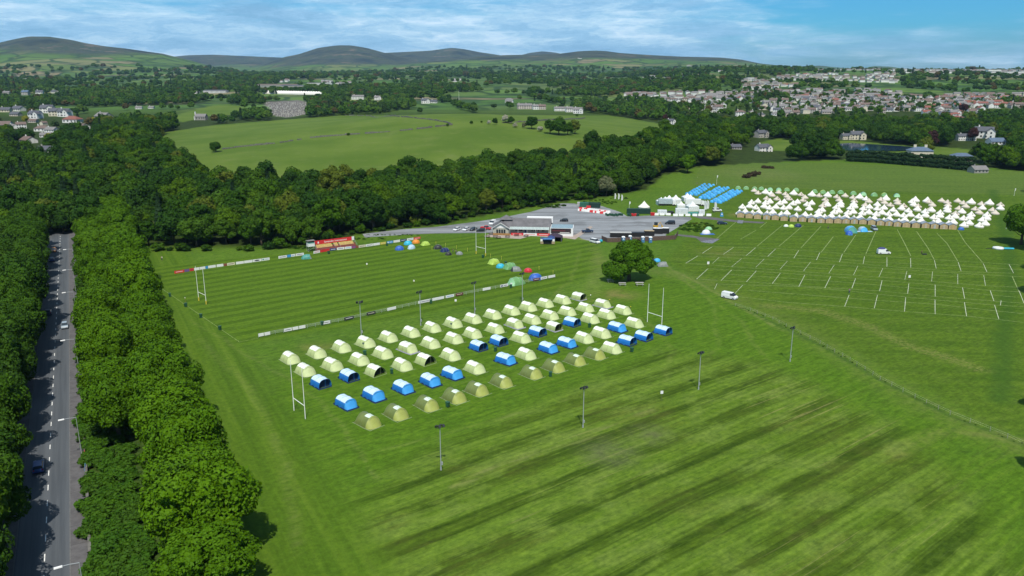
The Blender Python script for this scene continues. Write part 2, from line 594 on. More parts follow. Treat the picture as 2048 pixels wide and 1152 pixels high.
# headland along the avenue: swaths run beside the trees
hu = g.math('SUBTRACT', g.vec('DOT_PRODUCT', flat, tuple(RNV)), RNV.dot(R0))
hv = g.math('SUBTRACT', g.vec('DOT_PRODUCT', fw, tuple(RDV)), RDV.dot(R0))
hl_m = g.math('MULTIPLY', g.math('MULTIPLY', g.step(hu, 26.0, 28.0), g.step(hu, 50.0, 40.0)), g.step(hv, 255.0, 235.0))
hn_ = g.noise(g.comb(g.math('MULTIPLY', hv, 0.010), g.math('MULTIPLY', hu, 0.42), 1.0), 1.0, 4, 0.6)
hc = g.ramp(hn_, [(0.34, (0.046, 0.094, 0.007)), (0.46, (0.060, 0.116, 0.008)), (0.58, (0.078, 0.138, 0.011)), (0.76, (0.108, 0.160, 0.022))])
base = g.mix(g.math('MULTIPLY', hl_m, 0.85), base, hc)

# rugby pitch: regular mown bands
PITCH_Z = [(285, 535), (350, 556), (480, 690), (1115, 582), (1215, 530), (1195, 486), (960, 470), (640, 508)]
pz = zone(g, fw, PITCH_Z, 2.5)
sw = g.math('SINE', g.math('MULTIPLY', g.math('ADD', across, g.math('MULTIPLY', g.math('SUBTRACT', g.noise(flat, 0.05, 3, 0.6), 0.5), 2.2)), 2 * math.pi / 6.2))
sw = g.math('ADD', sw, g.math('MULTIPLY', g.math('SUBTRACT', lump, 0.5), 2.4))
st = g.step(sw, -0.55, 0.55)
pc = g.mix(st, (0.046, 0.094, 0.005), (0.074, 0.136, 0.008))
pc = g.mix(g.math('MULTIPLY', g.step(fine, 0.42, 0.72), 0.55), pc, (0.098, 0.165, 0.018))
pc = g.mix(g.math('MULTIPLY', g.step(grain2, 0.55, 0.8), 0.3), pc, (0.06, 0.11, 0.016))
base = g.mix(g.math('MULTIPLY', pz, 0.95), base, pc)

# strip beside the avenue and the walk between the fields
walk = line_band(g, fw, [(1195, 520), (1400, 560), (1600, 660), (1830, 800), (2060, 905), (2300, 1010)], 4.2, 4.5)
wv = g.noise(fw, 0.35, 5, 0.75)
base = g.mix(g.math('MULTIPLY', walk, g.math('MULTIPLY', g.step(wv, 0.32, 0.68), 0.75)), base, (0.112, 0.145, 0.034))
ditch = line_band(g, flat, [(1475, 612), (1640, 690), (1760, 760), (1900, 832), (2060, 895), (2300, 980)], 0.5, 0.9)
base = g.mix(g.math('MULTIPLY', ditch, 0.4), base, (0.022, 0.062, 0.016))
trk = line_band(g, fw, [(1985, 380), (2015, 480), (2022, 560), (2006, 700), (2000, 800)], 2.2, 2.5)
base = g.mix(g.math('MULTIPLY', trk, 0.6), base, (0.030, 0.078, 0.010))
# loose wheel marks where vehicles turn between the pitches and the camping field
for q_ in ([(1215, 600), (1290, 640), (1350, 700), (1330, 760), (1260, 790)], [(1335, 540), (1420, 600), (1440, 680), (1400, 740)], [(1160, 500), (1140, 560), (1060, 640)], [(1330, 525), (1380, 570), (1480, 640), (1530, 720)]):
    tq = line_band(g, fw, q_, 0.5, 0.9)
    base = g.mix(g.math('MULTIPLY', tq, g.math('MULTIPLY', g.step(grain2, 0.3, 0.7), 0.35)), base, (0.16, 0.19, 0.05))
# burnt arc across the camping field
arc = line_band(g, fw, [(1545, 612), (1640, 620), (1730, 650), (1830, 695), (1960, 738)], 1.6, 3.0)
av = g.noise(flat, 0.9, 4, 0.75)
base = g.mix(g.math('MULTIPLY', arc, g.math('MULTIPLY', g.step(av, 0.40, 0.68), 0.6)), base, (0.24, 0.215, 0.085))
arc2 = line_band(g, fw, [(1780, 905), (1870, 870), (1960, 868), (2048, 880)], 1.0, 2.5)
base = g.mix(g.math('MULTIPLY', g.math('MULTIPLY', arc2, g.step(grain2, 0.3, 0.7)), 0.45), base, (0.19, 0.19, 0.06))
# wheel tracks
tk = None
for pts_, a_, w_, s_, st_ in (
        ([(760, 905), (960, 850), (1130, 800)], 0, 0.35, 0.7, 0.3),
        ([(900, 975), (1000, 930), (1165, 880), (1300, 820)], 0, 0.6, 1.0, 0.5),
        ([(380, 640), (480, 700), (640, 800), (760, 960)], 0, 0.3, 0.9, 0.28),
        ([(395, 680), (500, 780), (560, 900), (600, 1100)], 0, 0.5, 1.4, 0.22),
        ([(1175, 600), (1200, 520), (1185, 488)], 0, 2.0, 3.0, 0.35),
        ([(1330, 530), (1440, 590), (1560, 660)], 0, 0.6, 0.8, 0.55)):
    b_ = g.math('MULTIPLY', line_band(g, fw, pts_, w_, s_), st_)
    tk = b_ if tk is None else g.math('MAXIMUM', tk, b_)
base = g.mix(g.math('MULTIPLY', tk, g.step(fine, 0.35, 0.65)), base, (0.19, 0.20, 0.07))
# rough bank under the avenue
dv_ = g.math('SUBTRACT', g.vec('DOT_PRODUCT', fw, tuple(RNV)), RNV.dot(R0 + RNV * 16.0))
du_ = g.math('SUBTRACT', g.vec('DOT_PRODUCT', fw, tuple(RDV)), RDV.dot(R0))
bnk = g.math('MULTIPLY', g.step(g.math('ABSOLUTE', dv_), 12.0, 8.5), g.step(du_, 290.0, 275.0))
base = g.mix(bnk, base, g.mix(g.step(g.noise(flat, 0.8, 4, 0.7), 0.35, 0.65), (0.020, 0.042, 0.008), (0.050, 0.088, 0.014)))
# worn patches
def blot(x, y, r, soft, colour, s):
    global base
    c = G(x, y)
    d = g.vec('LENGTH', g.vec('SUBTRACT', fw, tuple(c)))
    m = g.math('MULTIPLY', g.math('MULTIPLY', g.step(d, r + soft, r - soft), g.step(grain2, 0.25, 0.65)), s)
    base = g.mix(m, base, colour)
blot(1240, 590, 6, 5, (0.17, 0.155, 0.055), 0.8)
blot(1185, 475, 7, 4, (0.30, 0.27, 0.14), 0.75)
blot(630, 696, 4, 4, (0.16, 0.15, 0.05), 0.6)
blot(1440, 505, 9, 6, (0.13, 0.14, 0.035), 0.5)
blot(1480, 430, 6, 4, (0.20, 0.17, 0.07), 0.6)
blot(1300, 868, 4, 3, (0.10, 0.11, 0.05), 0.7)
blot(1220, 905, 5, 4, (0.09, 0.10, 0.05), 0.7)
blot(1520, 350, 26, 18, (0.15, 0.16, 0.07), 0.35)
# grain everywhere near
base = g.mix(1.0, base, g.ramp(grain, [(0.25, (0.62, 0.66, 0.66)), (0.75, (1.36, 1.32, 1.22))]), 'MULTIPLY')

# middle distance and hills: field patchwork, moor above
vor = g.n.new('ShaderNodeTexVoronoi')
g.put(vor.inputs['Vector'], g.vec('ADD', flat, g.vec('SCALE', g.noise(flat, 0.003, 3, 0.5, True), 160.0)))
vor.inputs['Scale'].default_value = 1 / 210.0
pcol = g.ramp(g.xyz(vor.outputs['Color'])[0], [(0.0, (0.060, 0.125, 0.026)), (0.3, (0.080, 0.150, 0.030)), (0.5, (0.100, 0.160, 0.038)), (0.68, (0.055, 0.110, 0.026)), (0.8, (0.13, 0.17, 0.05)), (0.93, (0.20, 0.165, 0.10)), (1.0, (0.07, 0.13, 0.03))])
ve = g.n.new('ShaderNodeTexVoronoi')
ve.feature = 'DISTANCE_TO_EDGE'
g.put(ve.inputs['Vector'], vor.inputs['Vector'].links[0].from_socket)
ve.inputs['Scale'].default_value = 1 / 210.0
hedge = g.step(ve.outputs['Distance'], 0.055, 0.025)
pcol = g.mix(g.math('MULTIPLY', hedge, 0.85), pcol, (0.022, 0.048, 0.018))
pcol = g.mix(g.math('MULTIPLY', g.step(g.noise(flat, 0.004, 5, 0.65), 0.50, 0.60), 0.8), pcol, (0.028, 0.060, 0.022))
mn = g.noise(flat, 0.0016, 6, 0.6)
moor = g.ramp(g.noise(flat, 0.0030, 7, 0.68), [(0.32, (0.016, 0.026, 0.030)), (0.44, (0.030, 0.042, 0.038)), (0.51, (0.060, 0.068, 0.048)), (0.57, (0.028, 0.052, 0.034)), (0.64, (0.13, 0.105, 0.085)), (0.74, (0.045, 0.075, 0.038))])
hz = g.math('ADD', gz, g.math('MULTIPLY', g.math('SUBTRACT', mn, 0.5), 150.0))
pcol = g.mix(g.step(g.math('ADD', hz, g.math('MULTIPLY', g.step(gy, 5200.0, 7400.0), 70.0)), 150.0, 205.0), pcol, moor)
base = g.mix(g.step(gy, 1250.0, 1500.0), base, pcol)
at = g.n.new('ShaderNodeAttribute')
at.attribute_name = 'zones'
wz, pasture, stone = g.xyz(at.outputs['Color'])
pst = g.mix(g.step(g.noise(flat, 0.012, 5, 0.6), 0.35, 0.65), (0.068, 0.118, 0.014), (0.098, 0.148, 0.022))
pst = g.mix(g.math('MULTIPLY', g.step(g.noise(flat, 0.05, 4, 0.7), 0.5, 0.75), 0.5), pst, (0.14, 0.165, 0.05))
base = g.mix(pasture, base, pst)
base = g.mix(stone, base, g.mix(g.step(g.noise(flat, 0.25, 3, 0.7), 0.4, 0.6), (0.10, 0.10, 0.10), (0.17, 0.15, 0.13)))
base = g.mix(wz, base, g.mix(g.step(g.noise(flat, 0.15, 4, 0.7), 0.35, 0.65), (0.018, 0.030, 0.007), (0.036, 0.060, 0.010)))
g.put(gb.inputs['Base Color'], base)
gb.inputs['Roughness'].default_value = 0.95
gb.inputs['Specular IOR Level'].default_value = 0.08
bp = g.n.new('ShaderNodeBump')
bp.inputs['Strength'].default_value = 0.35
bp.inputs['Distance'].default_value = 0.15
g.put(bp.inputs['Height'], grain)
g.put(gb.inputs['Normal'], bp.outputs[0])

# picture outlines of the open ground between the trees (rows are where the ground itself shows)
O_NEAR = [(250, 505), (500, 505), (610, 494), (735, 467), (800, 458), (900, 446), (960, 432), (1040, 418), (1120, 404), (1185, 398), (1235, 388), (1290, 380), (1325, 352), (1400, 333), (1480, 328), (1560, 324),
          (1700, 319), (1850, 327), (1960, 335), (2060, 343), (2300, 345), (2600, 1500), (-400, 1500)]
O_HILL = [(304, 292), (330, 264), (430, 250), (560, 240), (680, 231), (830, 225), (870, 214), (1000, 221), (1160, 222), (1260, 237), (1345, 252), (1355, 268), (1290, 292), (1180, 318), (1080, 338), (900, 358), (700, 388), (540, 398), (430, 392), (385, 345)]
O_CHURCH = [(345, 232), (420, 212), (450, 208), (490, 214), (480, 228), (420, 232), (360, 246)]
O_GRAVES = [(528, 204), (600, 200), (618, 206), (616, 228), (575, 236), (545, 232)]
O_POND = [(1640, 283), (1700, 281), (1800, 290), (1860, 296), (1800, 308), (1700, 304)]
O_LAWN = [(1520, 285), (1560, 276), (1600, 283), (1580, 302), (1530, 300)]
O_GARDEN = [(1850, 292), (1960, 300), (1960, 312), (1850, 308)]
T_TOWNS = [[(1225, 190), (1330, 188), (1440, 186), (1560, 184), (1740, 180), (1850, 196), (1835, 226), (1650, 229), (1500, 238), (1430, 227), (1340, 215), (1290, 196)],
           [(1470, 164), (1610, 150), (1790, 144), (1800, 166), (1650, 172), (1500, 180)],
           [(1830, 206), (1900, 193), (2300, 183), (2300, 212), (1975, 220), (1950, 246), (1850, 240)],
           [(1620, 137), (2300, 141), (2300, 149), (1640, 146)]]


def in_town(x, y):
    m = in_poly(x, y, T_TOWNS[0])
    for k in T_TOWNS[1:]:
        m = m | in_poly(x, y, k)
    return m


V_LEFT = [(-200, 205), (60, 200), (150, 204), (185, 240), (175, 262), (60, 284), (-20, 278), (-200, 290)]

# terrain sheet
ys = np.concatenate([[-400, -100, 60], np.arange(100, 260, 20), np.arange(260, 1500, 9.0), 1500 * 1.0095 ** np.arange(0, 235)])
us = np.linspace(-1.15, 1.15, 420)
UU, YY = np.meshgrid(us, ys)
XX = UU * np.maximum(YY, 260)
ZZ = ground_z(XX, YY)
nr, nc = XX.shape
me = bpy.data.meshes.new('ground')
idx = np.arange(nr * nc).reshape(nr, nc)
quads = np.stack([idx[:-1, :-1], idx[:-1, 1:], idx[1:, 1:], idx[1:, :-1]], -1).reshape(-1, 4)
me.vertices.add(nr * nc)
me.vertices.foreach_set('co', np.stack([XX, YY, ZZ], -1).ravel().astype(np.float32))
me.loops.add(quads.size)
me.loops.foreach_set('vertex_index', quads.ravel().astype(np.int32))
me.polygons.add(len(quads))
me.polygons.foreach_set('loop_start', np.arange(0, quads.size, 4, dtype=np.int32))
me.polygons.foreach_set('use_smooth', np.ones(len(quads), bool))
me.update(calc_edges=True)
pxx, pyy = proj(XX, np.maximum(YY, 30), ZZ)
nearf = in_poly(pxx, pyy, O_NEAR) | (YY < 100)
hill = in_poly(pxx, pyy, O_HILL) & (YY > 480) & (YY < 1250)
grv = in_poly(pxx, pyy, O_GRAVES) & (YY > 700)
lawns = np.zeros_like(hill)
for q in (O_CHURCH, O_POND, O_LAWN, O_GARDEN):
    lawns |= in_poly(pxx, pyy, q) & (YY > 560)
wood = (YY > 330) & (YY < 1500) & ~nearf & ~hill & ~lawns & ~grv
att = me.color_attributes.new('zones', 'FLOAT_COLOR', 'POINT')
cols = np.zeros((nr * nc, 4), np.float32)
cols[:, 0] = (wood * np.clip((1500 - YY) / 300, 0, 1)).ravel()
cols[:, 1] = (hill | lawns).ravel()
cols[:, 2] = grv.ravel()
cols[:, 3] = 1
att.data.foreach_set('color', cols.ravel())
me.materials.append(gm)
ground = bpy.data.objects.new('ground', me)
COL.objects.link(ground)
tag(ground, 'green turf, pasture and moorland hills reaching the skyline', kind='structure')
# ------------------------------------------------------------------ trees
def fast_mesh(name, V, Q, mats, mi=None, normals=None, smooth=False):
    me = bpy.data.meshes.new(name)
    me.vertices.add(len(V))
    me.vertices.foreach_set('co', V.ravel().astype(np.float32))
    me.loops.add(Q.size)
    me.loops.foreach_set('vertex_index', Q.ravel().astype(np.int32))
    me.polygons.add(len(Q))
    me.polygons.foreach_set('loop_start', np.arange(0, Q.size, 4, dtype=np.int32))
    if smooth:
        me.polygons.foreach_set('use_smooth', np.ones(len(Q), bool))
    me.update(calc_edges=True)
    for m in mats:
        me.materials.append(m)
    return me


def unit(a):
    return a / np.maximum(np.linalg.norm(a, axis=1, keepdims=True), 1e-9)


def crown_mesh(seed, R=6.0, z0=2.6, z1=14.0, nl=15, nleaf=5200, leaf=0.46, jit=0.5, droop=0.0, lobes=None):
    rg = np.random.default_rng(seed)
    hz = (z1 - z0) / 2
    c0 = np.array([0, 0, z0 + hz * 0.98])
    C, Rl = [], []
    if lobes is None:
        for k in range(nl):
            g_ = k * 2.399963 + rg.uniform(-0.4, 0.4)
            zz = 1 - 1.45 * (k + 0.5) / nl + rg.uniform(-0.1, 0.1)
            rr = math.sqrt(max(0, 1 - min(1, abs(zz)) ** 2))
            q = rg.uniform(0.50, 0.72)
            C.append(c0 + np.array([rr * math.cos(g_) * R * q, rr * math.sin(g_) * R * q, zz * hz * q]))
            Rl.append(R * rg.uniform(0.30, 0.47))
        C.append(c0)
        Rl.append(min(R, hz) * 0.62)
    else:
        for x, y, z, r in lobes:
            C.append((x, y, z))
            Rl.append(r)
    C, Rl = np.array(C), np.array(Rl)
    n = nleaf * 2
    li = rg.choice(len(C), n, p=Rl ** 2 / (Rl ** 2).sum())
    D = unit(rg.normal(size=(n, 3)))
    # each lobe carries bumps of its own: sprays of leaves with gaps between
    nb = 16
    B = unit(rg.normal(size=(len(C) * nb, 3))).reshape(len(C), nb, 3)
    md = np.einsum('ij,ikj->ik', D, B[li]).max(1)
    rad = Rl[li] * (0.74 + 0.36 * smooth(md, 0.78, 0.98)) * rg.uniform(0.93, 1.05, n)
    Pn = C[li] + D * rad[:, None] * np.array([1, 1, 0.88])
    keep = Pn[:, 2] > z0 * 0.85
    for j in range(len(C)):
        inside = np.linalg.norm((Pn - C[j]) / np.array([1, 1, 0.88]), axis=1) < Rl[j] * 0.80
        keep &= ~(inside & (li != j))
    sel = np.nonzero(keep)[0][:nleaf]
    Pn, D = Pn[sel], D[sel]
    n = len(sel)
    N = unit(D + jit * rg.normal(size=(n, 3)) + np.array([0, 0, 0.25]))
    T = unit(np.cross(N, rg.normal(size=(n, 3))))
    Bt = np.cross(N, T)
    s = (leaf * rg.uniform(0.55, 1.25, n))[:, None]
    V = np.stack([Pn - T * s, Pn - Bt * s * 0.6, Pn + T * s, Pn + Bt * s * 0.6], 1).reshape(-1, 3)
    Q = np.arange(4 * n).reshape(-1, 4)
    # solid cores added inside the lobes block light so the gaps go dark
    vs, qs = [V], [Q]
    off = len(V)
    a, b = 8, 6
    th = np.linspace(0.25, math.pi - 0.25, b)
    ph = np.arange(a) * 2 * math.pi / a
    S = np.array([[math.sin(t) * math.cos(p_), math.sin(t) * math.sin(p_), math.cos(t)] for t in th for p_ in ph])
    fq = np.array([[j * a + i, j * a + (i + 1) % a, (j + 1) * a + (i + 1) % a, (j + 1) * a + i] for j in range(b - 1) for i in range(a)])
    for j in range(len(C)):
        k = S * Rl[j] * 0.74 * rg.uniform(0.86, 1.1, (len(S), 1)) * np.array([1, 1, 0.88]) + C[j]
        k[:, 2] = np.maximum(k[:, 2], z0)
        vs.append(k)
        qs.append(fq + off)
        off += len(k)
    return fast_mesh('crown', np.concatenate(vs), np.concatenate(qs), [])


def conifer_mesh(seed, R=3.2, z1=17.0, nleaf=2600, leaf=0.5):
    rg = np.random.default_rng(seed)
    t = rg.uniform(0, 1, nleaf) ** 0.75
    tier = 1 - 0.30 * ((t * 11) % 1)
    r = R * (1.02 - t) * tier * rg.uniform(0.75, 1.05, nleaf)
    a = rg.uniform(0, 2 * math.pi, nleaf)
    Pn = np.stack([r * np.cos(a), r * np.sin(a), 1.6 + t * (z1 - 1.6)], 1)
    N = unit(np.stack([np.cos(a), np.sin(a), np.full(nleaf, 0.7)], 1) + 0.4 * rg.normal(size=(nleaf, 3)))
    T = unit(np.cross(N, rg.normal(size=(nleaf, 3))))
    Bt = np.cross(N, T)
    s = (leaf * rg.uniform(0.6, 1.2, nleaf))[:, None]
    V = np.stack([Pn - T * s, Pn - Bt * s * 0.5, Pn + T * s, Pn + Bt * s * 0.5], 1).reshape(-1, 3)
    Q = np.arange(4 * nleaf).reshape(-1, 4)
    k = 8
    core = np.array([[R * 0.62 * (1 - u) * math.cos(i * 2 * math.pi / k), R * 0.62 * (1 - u) * math.sin(i * 2 * math.pi / k), 1.8 + u * (z1 - 2.4)] for u in (0, 0.5, 0.97) for i in range(k)])
    fq = np.array([[j * k + i, j * k + (i + 1) % k, (j + 1) * k + (i + 1) % k, (j + 1) * k + i] for j in range(2) for i in range(k)]) + len(V)
    return fast_mesh('crown', np.concatenate([V, core]), np.concatenate([Q, fq]), [])


def trunk_mesh(seed, top=8.0, r=0.42, spread=3.4, nb=6):
    rg = random.Random(seed)
    m = MB()
    pts, x, y = [], 0.0, 0.0
    for k in range(5):
        pts.append((x, y, top * k / 4.0))
        x += rg.uniform(-0.25, 0.25)
        y += rg.uniform(-0.25, 0.25)
    rads = [r * 1.35, r, r * 0.85, r * 0.6, r * 0.3]
    m.rings([[(p[0] + q * math.cos(i * math.pi / 4), p[1] + q * math.sin(i * math.pi / 4), p[2]) for i in range(8)] for p, q in zip(pts, rads)])
    for k in range(nb):
        a = k * 2.4 + rg.uniform(-0.4, 0.4)
        h0 = top * rg.uniform(0.35, 0.75)
        e = (math.cos(a) * spread * rg.uniform(0.7, 1), math.sin(a) * spread * rg.uniform(0.7, 1), h0 + rg.uniform(1.6, 3.6))
        m.tube((0, 0, h0), (e[0] * 0.5, e[1] * 0.5, h0 + 0.7), r * 0.4, r * 0.27, 6)
        m.tube((e[0] * 0.5, e[1] * 0.5, h0 + 0.7), e, r * 0.27, r * 0.1, 6)
    o = m.build('trunk', MATS['bark'], None, True)
    me_ = o.data
    bpy.data.objects.remove(o)
    return me_


CROWN_NEAR = [crown_mesh(10 + k, 6.3 + 0.3 * k, 1.8, 14.0 + k * 0.7, 19, 11500, 0.29, 0.6) for k in range(4)]
CROWN_MID = [crown_mesh(30 + k, r_, 0.6, h_, n_, 3600, 0.50, 0.6) for k, (r_, h_, n_) in enumerate(((6.6, 14.5, 16), (5.2, 16.5, 12), (7.2, 15.5, 20), (4.8, 12.5, 9), (6.0, 18.0, 15), (6.6, 13.0, 11), (5.4, 15.0, 18), (7.0, 17.0, 13)))]
CROWN_FAR = [crown_mesh(50 + k, 6.0, 1.0, 12.5 + 1.0 * k, 9, 620, 1.15, 0.45) for k in range(4)]
CONIF = conifer_mesh(71)
CONIF_FAR = conifer_mesh(72, 3.4, 16, 420, 1.2)
BUSH = crown_mesh(81, 2.2, 0.2, 3.6, 8, 900, 0.30, 0.6)
TRUNKS = [trunk_mesh(90 + k) for k in range(3)]
POINTS_TAKEN = []


def add_tree(kind, me_, mt, loc, s, rz, label, group=None, sz=1.0, trunk=True, cat='tree'):
    e = empty(kind, loc, rz, label, cat, group)
    e.scale = (s, s, s * sz)
    c = bpy.data.objects.new('crown', me_)
    COL.objects.link(c)
    c.parent = e
    if not me_.materials:
        me_.materials.append(None)
    c.material_slots[0].link = 'OBJECT'
    c.material_slots[0].material = MATS[mt]
    if trunk:
        t = bpy.data.objects.new('trunk', TRUNKS[len(POINTS_TAKEN) % 3])
        COL.objects.link(t)
        t.parent = e
    POINTS_TAKEN.append((loc[0], loc[1]))
    return e


ORD = ['first', 'second', 'third', 'fourth', 'fifth', 'sixth', 'seventh', 'eighth', 'ninth', 'tenth', 'eleventh', 'twelfth', 'thirteenth', 'fourteenth', 'fifteenth', 'sixteenth', 'seventeenth', 'eighteenth',
       'nineteenth', 'twentieth', 'twenty-first', 'twenty-second', 'twenty-third', 'twenty-fourth', 'twenty-fifth', 'twenty-sixth', 'twenty-seventh', 'twenty-eighth', 'twenty-ninth', 'thirtieth',
       'thirty-first', 'thirty-second', 'thirty-third', 'thirty-fourth', 'thirty-fifth', 'thirty-sixth', 'thirty-seventh', 'thirty-eighth', 'thirty-ninth', 'fortieth']

# the bright avenue between road and fields: two staggered rows
rt = random.Random(21)
n_tree = 0
for row, (off, d0, dstep, s0) in enumerate([(12.8, 44, 11.0, 0.94), (22.0, -18, 11.6, 1.08)]):
    k = 0
    d = d0
    while d < 272:
        p = R0 + RDV * d + RNV * (off + rt.uniform(-1, 1) - (1.0 if row and d < 60 else 0))
        s = s0 * rt.uniform(0.86, 1.10)
        side = 'road' if row == 0 else 'field'
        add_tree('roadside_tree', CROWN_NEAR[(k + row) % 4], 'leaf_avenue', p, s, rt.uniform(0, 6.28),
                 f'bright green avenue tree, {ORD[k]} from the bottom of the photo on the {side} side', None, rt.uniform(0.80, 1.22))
        d += dstep * rt.uniform(0.88, 1.12)
        k += 1
# darker trees on the far side of the road, leaning over it
for row, (off, d0, dstep, s0) in enumerate([(-8.8, -30, 11.0, 1.0), (-18, -12, 9.5, 1.02), (-30, 22, 10, 1.05)]):
    k = 0
    d = d0
    while d < 250:
        p = R0 + RDV * d + RNV * (off + rt.uniform(-1.3, 1.3))
        px_, py_ = proj(p.x, p.y, 8)
        if px_ > -130:
            add_tree('roadside_tree', CROWN_NEAR[(k + 2 * row) % 4], 'leaf_dark', p, s0 * rt.uniform(0.86, 1.12), rt.uniform(0, 6.28),
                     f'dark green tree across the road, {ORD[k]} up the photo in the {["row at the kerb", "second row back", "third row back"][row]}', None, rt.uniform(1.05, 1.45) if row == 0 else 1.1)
            k += 1
        d += dstep * rt.uniform(0.88, 1.15)


# woodland and far trees by the outlines of the open ground
def candidates(y0, y1, sp, seed, ulim=0.72):
    rg = np.random.default_rng(seed)
    out = []
    y = y0
    r = 0
    while y < y1:
        xs = np.arange(-ulim * y - 20, ulim * y + 20, sp)
        xs = xs + rg.uniform(-0.38, 0.38, len(xs)) * sp + (r % 2) * sp / 2
        out.append(np.stack([xs, np.full(len(xs), y) + rg.uniform(-0.38, 0.38, len(xs)) * sp], 1))
        y += sp * 0.9
        r += 1
    return np.concatenate(out)


HOUSE_SPOTS = []      # filled by the house layout in the next block


SMALL_OPEN = (O_CHURCH, O_GRAVES, O_POND, O_LAWN, O_GARDEN)


def open_mask(q, pad=0):
    z = ground_z(q[:, 0], q[:, 1])
    px, py = proj(q[:, 0], q[:, 1], z)
    o = in_poly(px, py, O_NEAR)
    o |= in_poly(px, py, O_HILL) & (q[:, 1] > 480) & (q[:, 1] < 1300)
    cp = 15 * F / np.maximum(q[:, 1], 300)
    for k in SMALL_OPEN:
        for f_ in (0.0, 0.3, 0.62):
            o |= in_poly(px, py - cp * f_, k) & (q[:, 1] > 560)
    return o, px, py, z
# ------------------------------------------------------------------ houses
for nm, c in (('render_white', (0.74, 0.74, 0.72)), ('render_cream', (0.62, 0.58, 0.46)), ('render_grey', (0.42, 0.41, 0.38)), ('render_pebble', (0.52, 0.47, 0.42)), ('stone_wall', (0.30, 0.29, 0.27)),
              ('roof_slate', (0.095, 0.10, 0.12)), ('roof_brown', (0.16, 0.115, 0.10)), ('roof_grey', (0.20, 0.19, 0.19)), ('roof_red', (0.23, 0.09, 0.07)), ('roof_blue', (0.10, 0.145, 0.22))):
    mat(nm, c, 0.85, var=0.10, scale=0.8)
mat('glass_dark', (0.03, 0.04, 0.05), 0.12, var=0.05, spec=0.6)
mat('white_paint', (0.78, 0.78, 0.78), 0.5, var=0.03)
mat('black_paint', (0.02, 0.02, 0.022), 0.5, var=0.1)


def house_meshes(L, Wd, Hh, rise, hip, wing, win=(2, 4)):
    w, r, c, gl = MB(), MB(), MB(), MB()
    w.box(-L / 2, L / 2, -Wd / 2, Wd / 2, -1.5, Hh)
    o = 0.45
    if hip:
        k = Wd * 0.45
        r.add([(-L / 2 - o, -Wd / 2 - o, Hh), (L / 2 + o, -Wd / 2 - o, Hh), (L / 2 + o, Wd / 2 + o, Hh), (-L / 2 - o, Wd / 2 + o, Hh), (-L / 2 + k, 0, Hh + rise), (L / 2 - k, 0, Hh + rise)],
              [(0, 1, 5, 4), (2, 3, 4, 5), (1, 2, 5), (3, 0, 4), (3, 2, 1, 0)])
    else:
        t = 0.22
        w.add([(-L / 2, -Wd / 2, Hh), (-L / 2, Wd / 2, Hh), (-L / 2, 0, Hh + rise), (L / 2, -Wd / 2, Hh), (L / 2, Wd / 2, Hh), (L / 2, 0, Hh + rise)], [(0, 1, 2), (5, 4, 3)])
        for s in (-1, 1):
            sl = rise / (Wd / 2)
            r.prism([(s * 0, Hh + rise + t), (s * (Wd / 2 + o), Hh - o * sl + t), (s * (Wd / 2 + o), Hh - o * sl), (0, Hh + rise)], -L / 2 - 0.3, L / 2 + 0.3)
    if not hip:   # the prism runs along y: turn it into x
        r.v = [(y, x, z) for x, y, z in r.v]
    if wing:
        a = Wd * 0.36
        w.box(L * 0.12, L * 0.12 + 2 * a, -Wd / 2 - 2.2, -Wd / 2 + 0.5, -1.5, Hh)
        x0, x1 = L * 0.12, L * 0.12 + 2 * a
        w.add([(x0, -Wd / 2 - 2.2, Hh), (x1, -Wd / 2 - 2.2, Hh), ((x0 + x1) / 2, -Wd / 2 - 2.2, Hh + rise * 0.8)], [(0, 1, 2)])
        xm, hz_ = (x0 + x1) / 2, Hh + rise * 0.8
        for s in (-1, 1):
            xe = xm + s * (a + o)
            r.add([(xm, -Wd / 2 - 2.6, hz_ + 0.2), (xe, -Wd / 2 - 2.6, Hh - 0.2), (xe, 0, Hh - 0.2), (xm, 0, hz_ + 0.2), (xm, -Wd / 2 - 2.6, hz_), (xe, -Wd / 2 - 2.6, Hh - 0.4), (xe, 0, Hh - 0.4), (xm, 0, hz_)],
                  [(0, 1, 2, 3), (7, 6, 5, 4), (0, 4, 5, 1), (1, 5, 6, 2), (2, 6, 7, 3), (3, 7, 4, 0)])
    c.box(-L * 0.32, -L * 0.32 + 0.9, -0.4, 0.4, Hh + rise * 0.5, Hh + rise + 1.1)
    c.box(-L * 0.32 + 0.1, -L * 0.32 + 0.4, -0.2, 0.2, Hh + rise + 1.1, Hh + rise + 1.5)
    for fl in range(win[0]):
        for k in range(win[1]):
            x = -L / 2 + L * (k + 0.5) / win[1]
            for sy in (-1, 1):
                yy = sy * (Wd / 2 + 0.02)
                if wing and sy < 0 and x > L * 0.1:
                    yy -= 2.2
                    if x > L * 0.12 + 2 * Wd * 0.36: continue
                z = 0.9 + fl * 2.6
                gl.box(x - 0.55, x + 0.55, yy - 0.03, yy + 0.03, z, z + 1.25)
    w.add(gl.v, gl.f, 1)
    return [(n, m) for n, m in (('wall', w), ('roof', r), ('chimney', c))]


HOUSE_DEF = {'semi': (11, 8, 5.2, 2.6, False, False), 'winged': (12, 8, 5.2, 2.8, False, True), 'bungalow': (12, 9, 2.8, 2.6, False, False), 'hipped': (13, 9, 5.2, 2.4, True, False), 'terrace': (22, 8, 5.4, 2.5, False, False), 'hipbung': (13, 9, 2.8, 2.8, True, False)}
HOUSE_PARTS = {}
for k_, d_ in HOUSE_DEF.items():
    parts = []
    for nm, mb in house_meshes(*d_, win=(1 if d_[2] < 3 else 2, 8 if k_ == 'terrace' else 4)):
        o = mb.build(nm, [MATS['render_white'], MATS['glass_dark']] if nm == 'wall' else MATS['render_white'])
        parts.append((nm, o.data))
        bpy.data.objects.remove(o)
    HOUSE_PARTS[k_] = parts


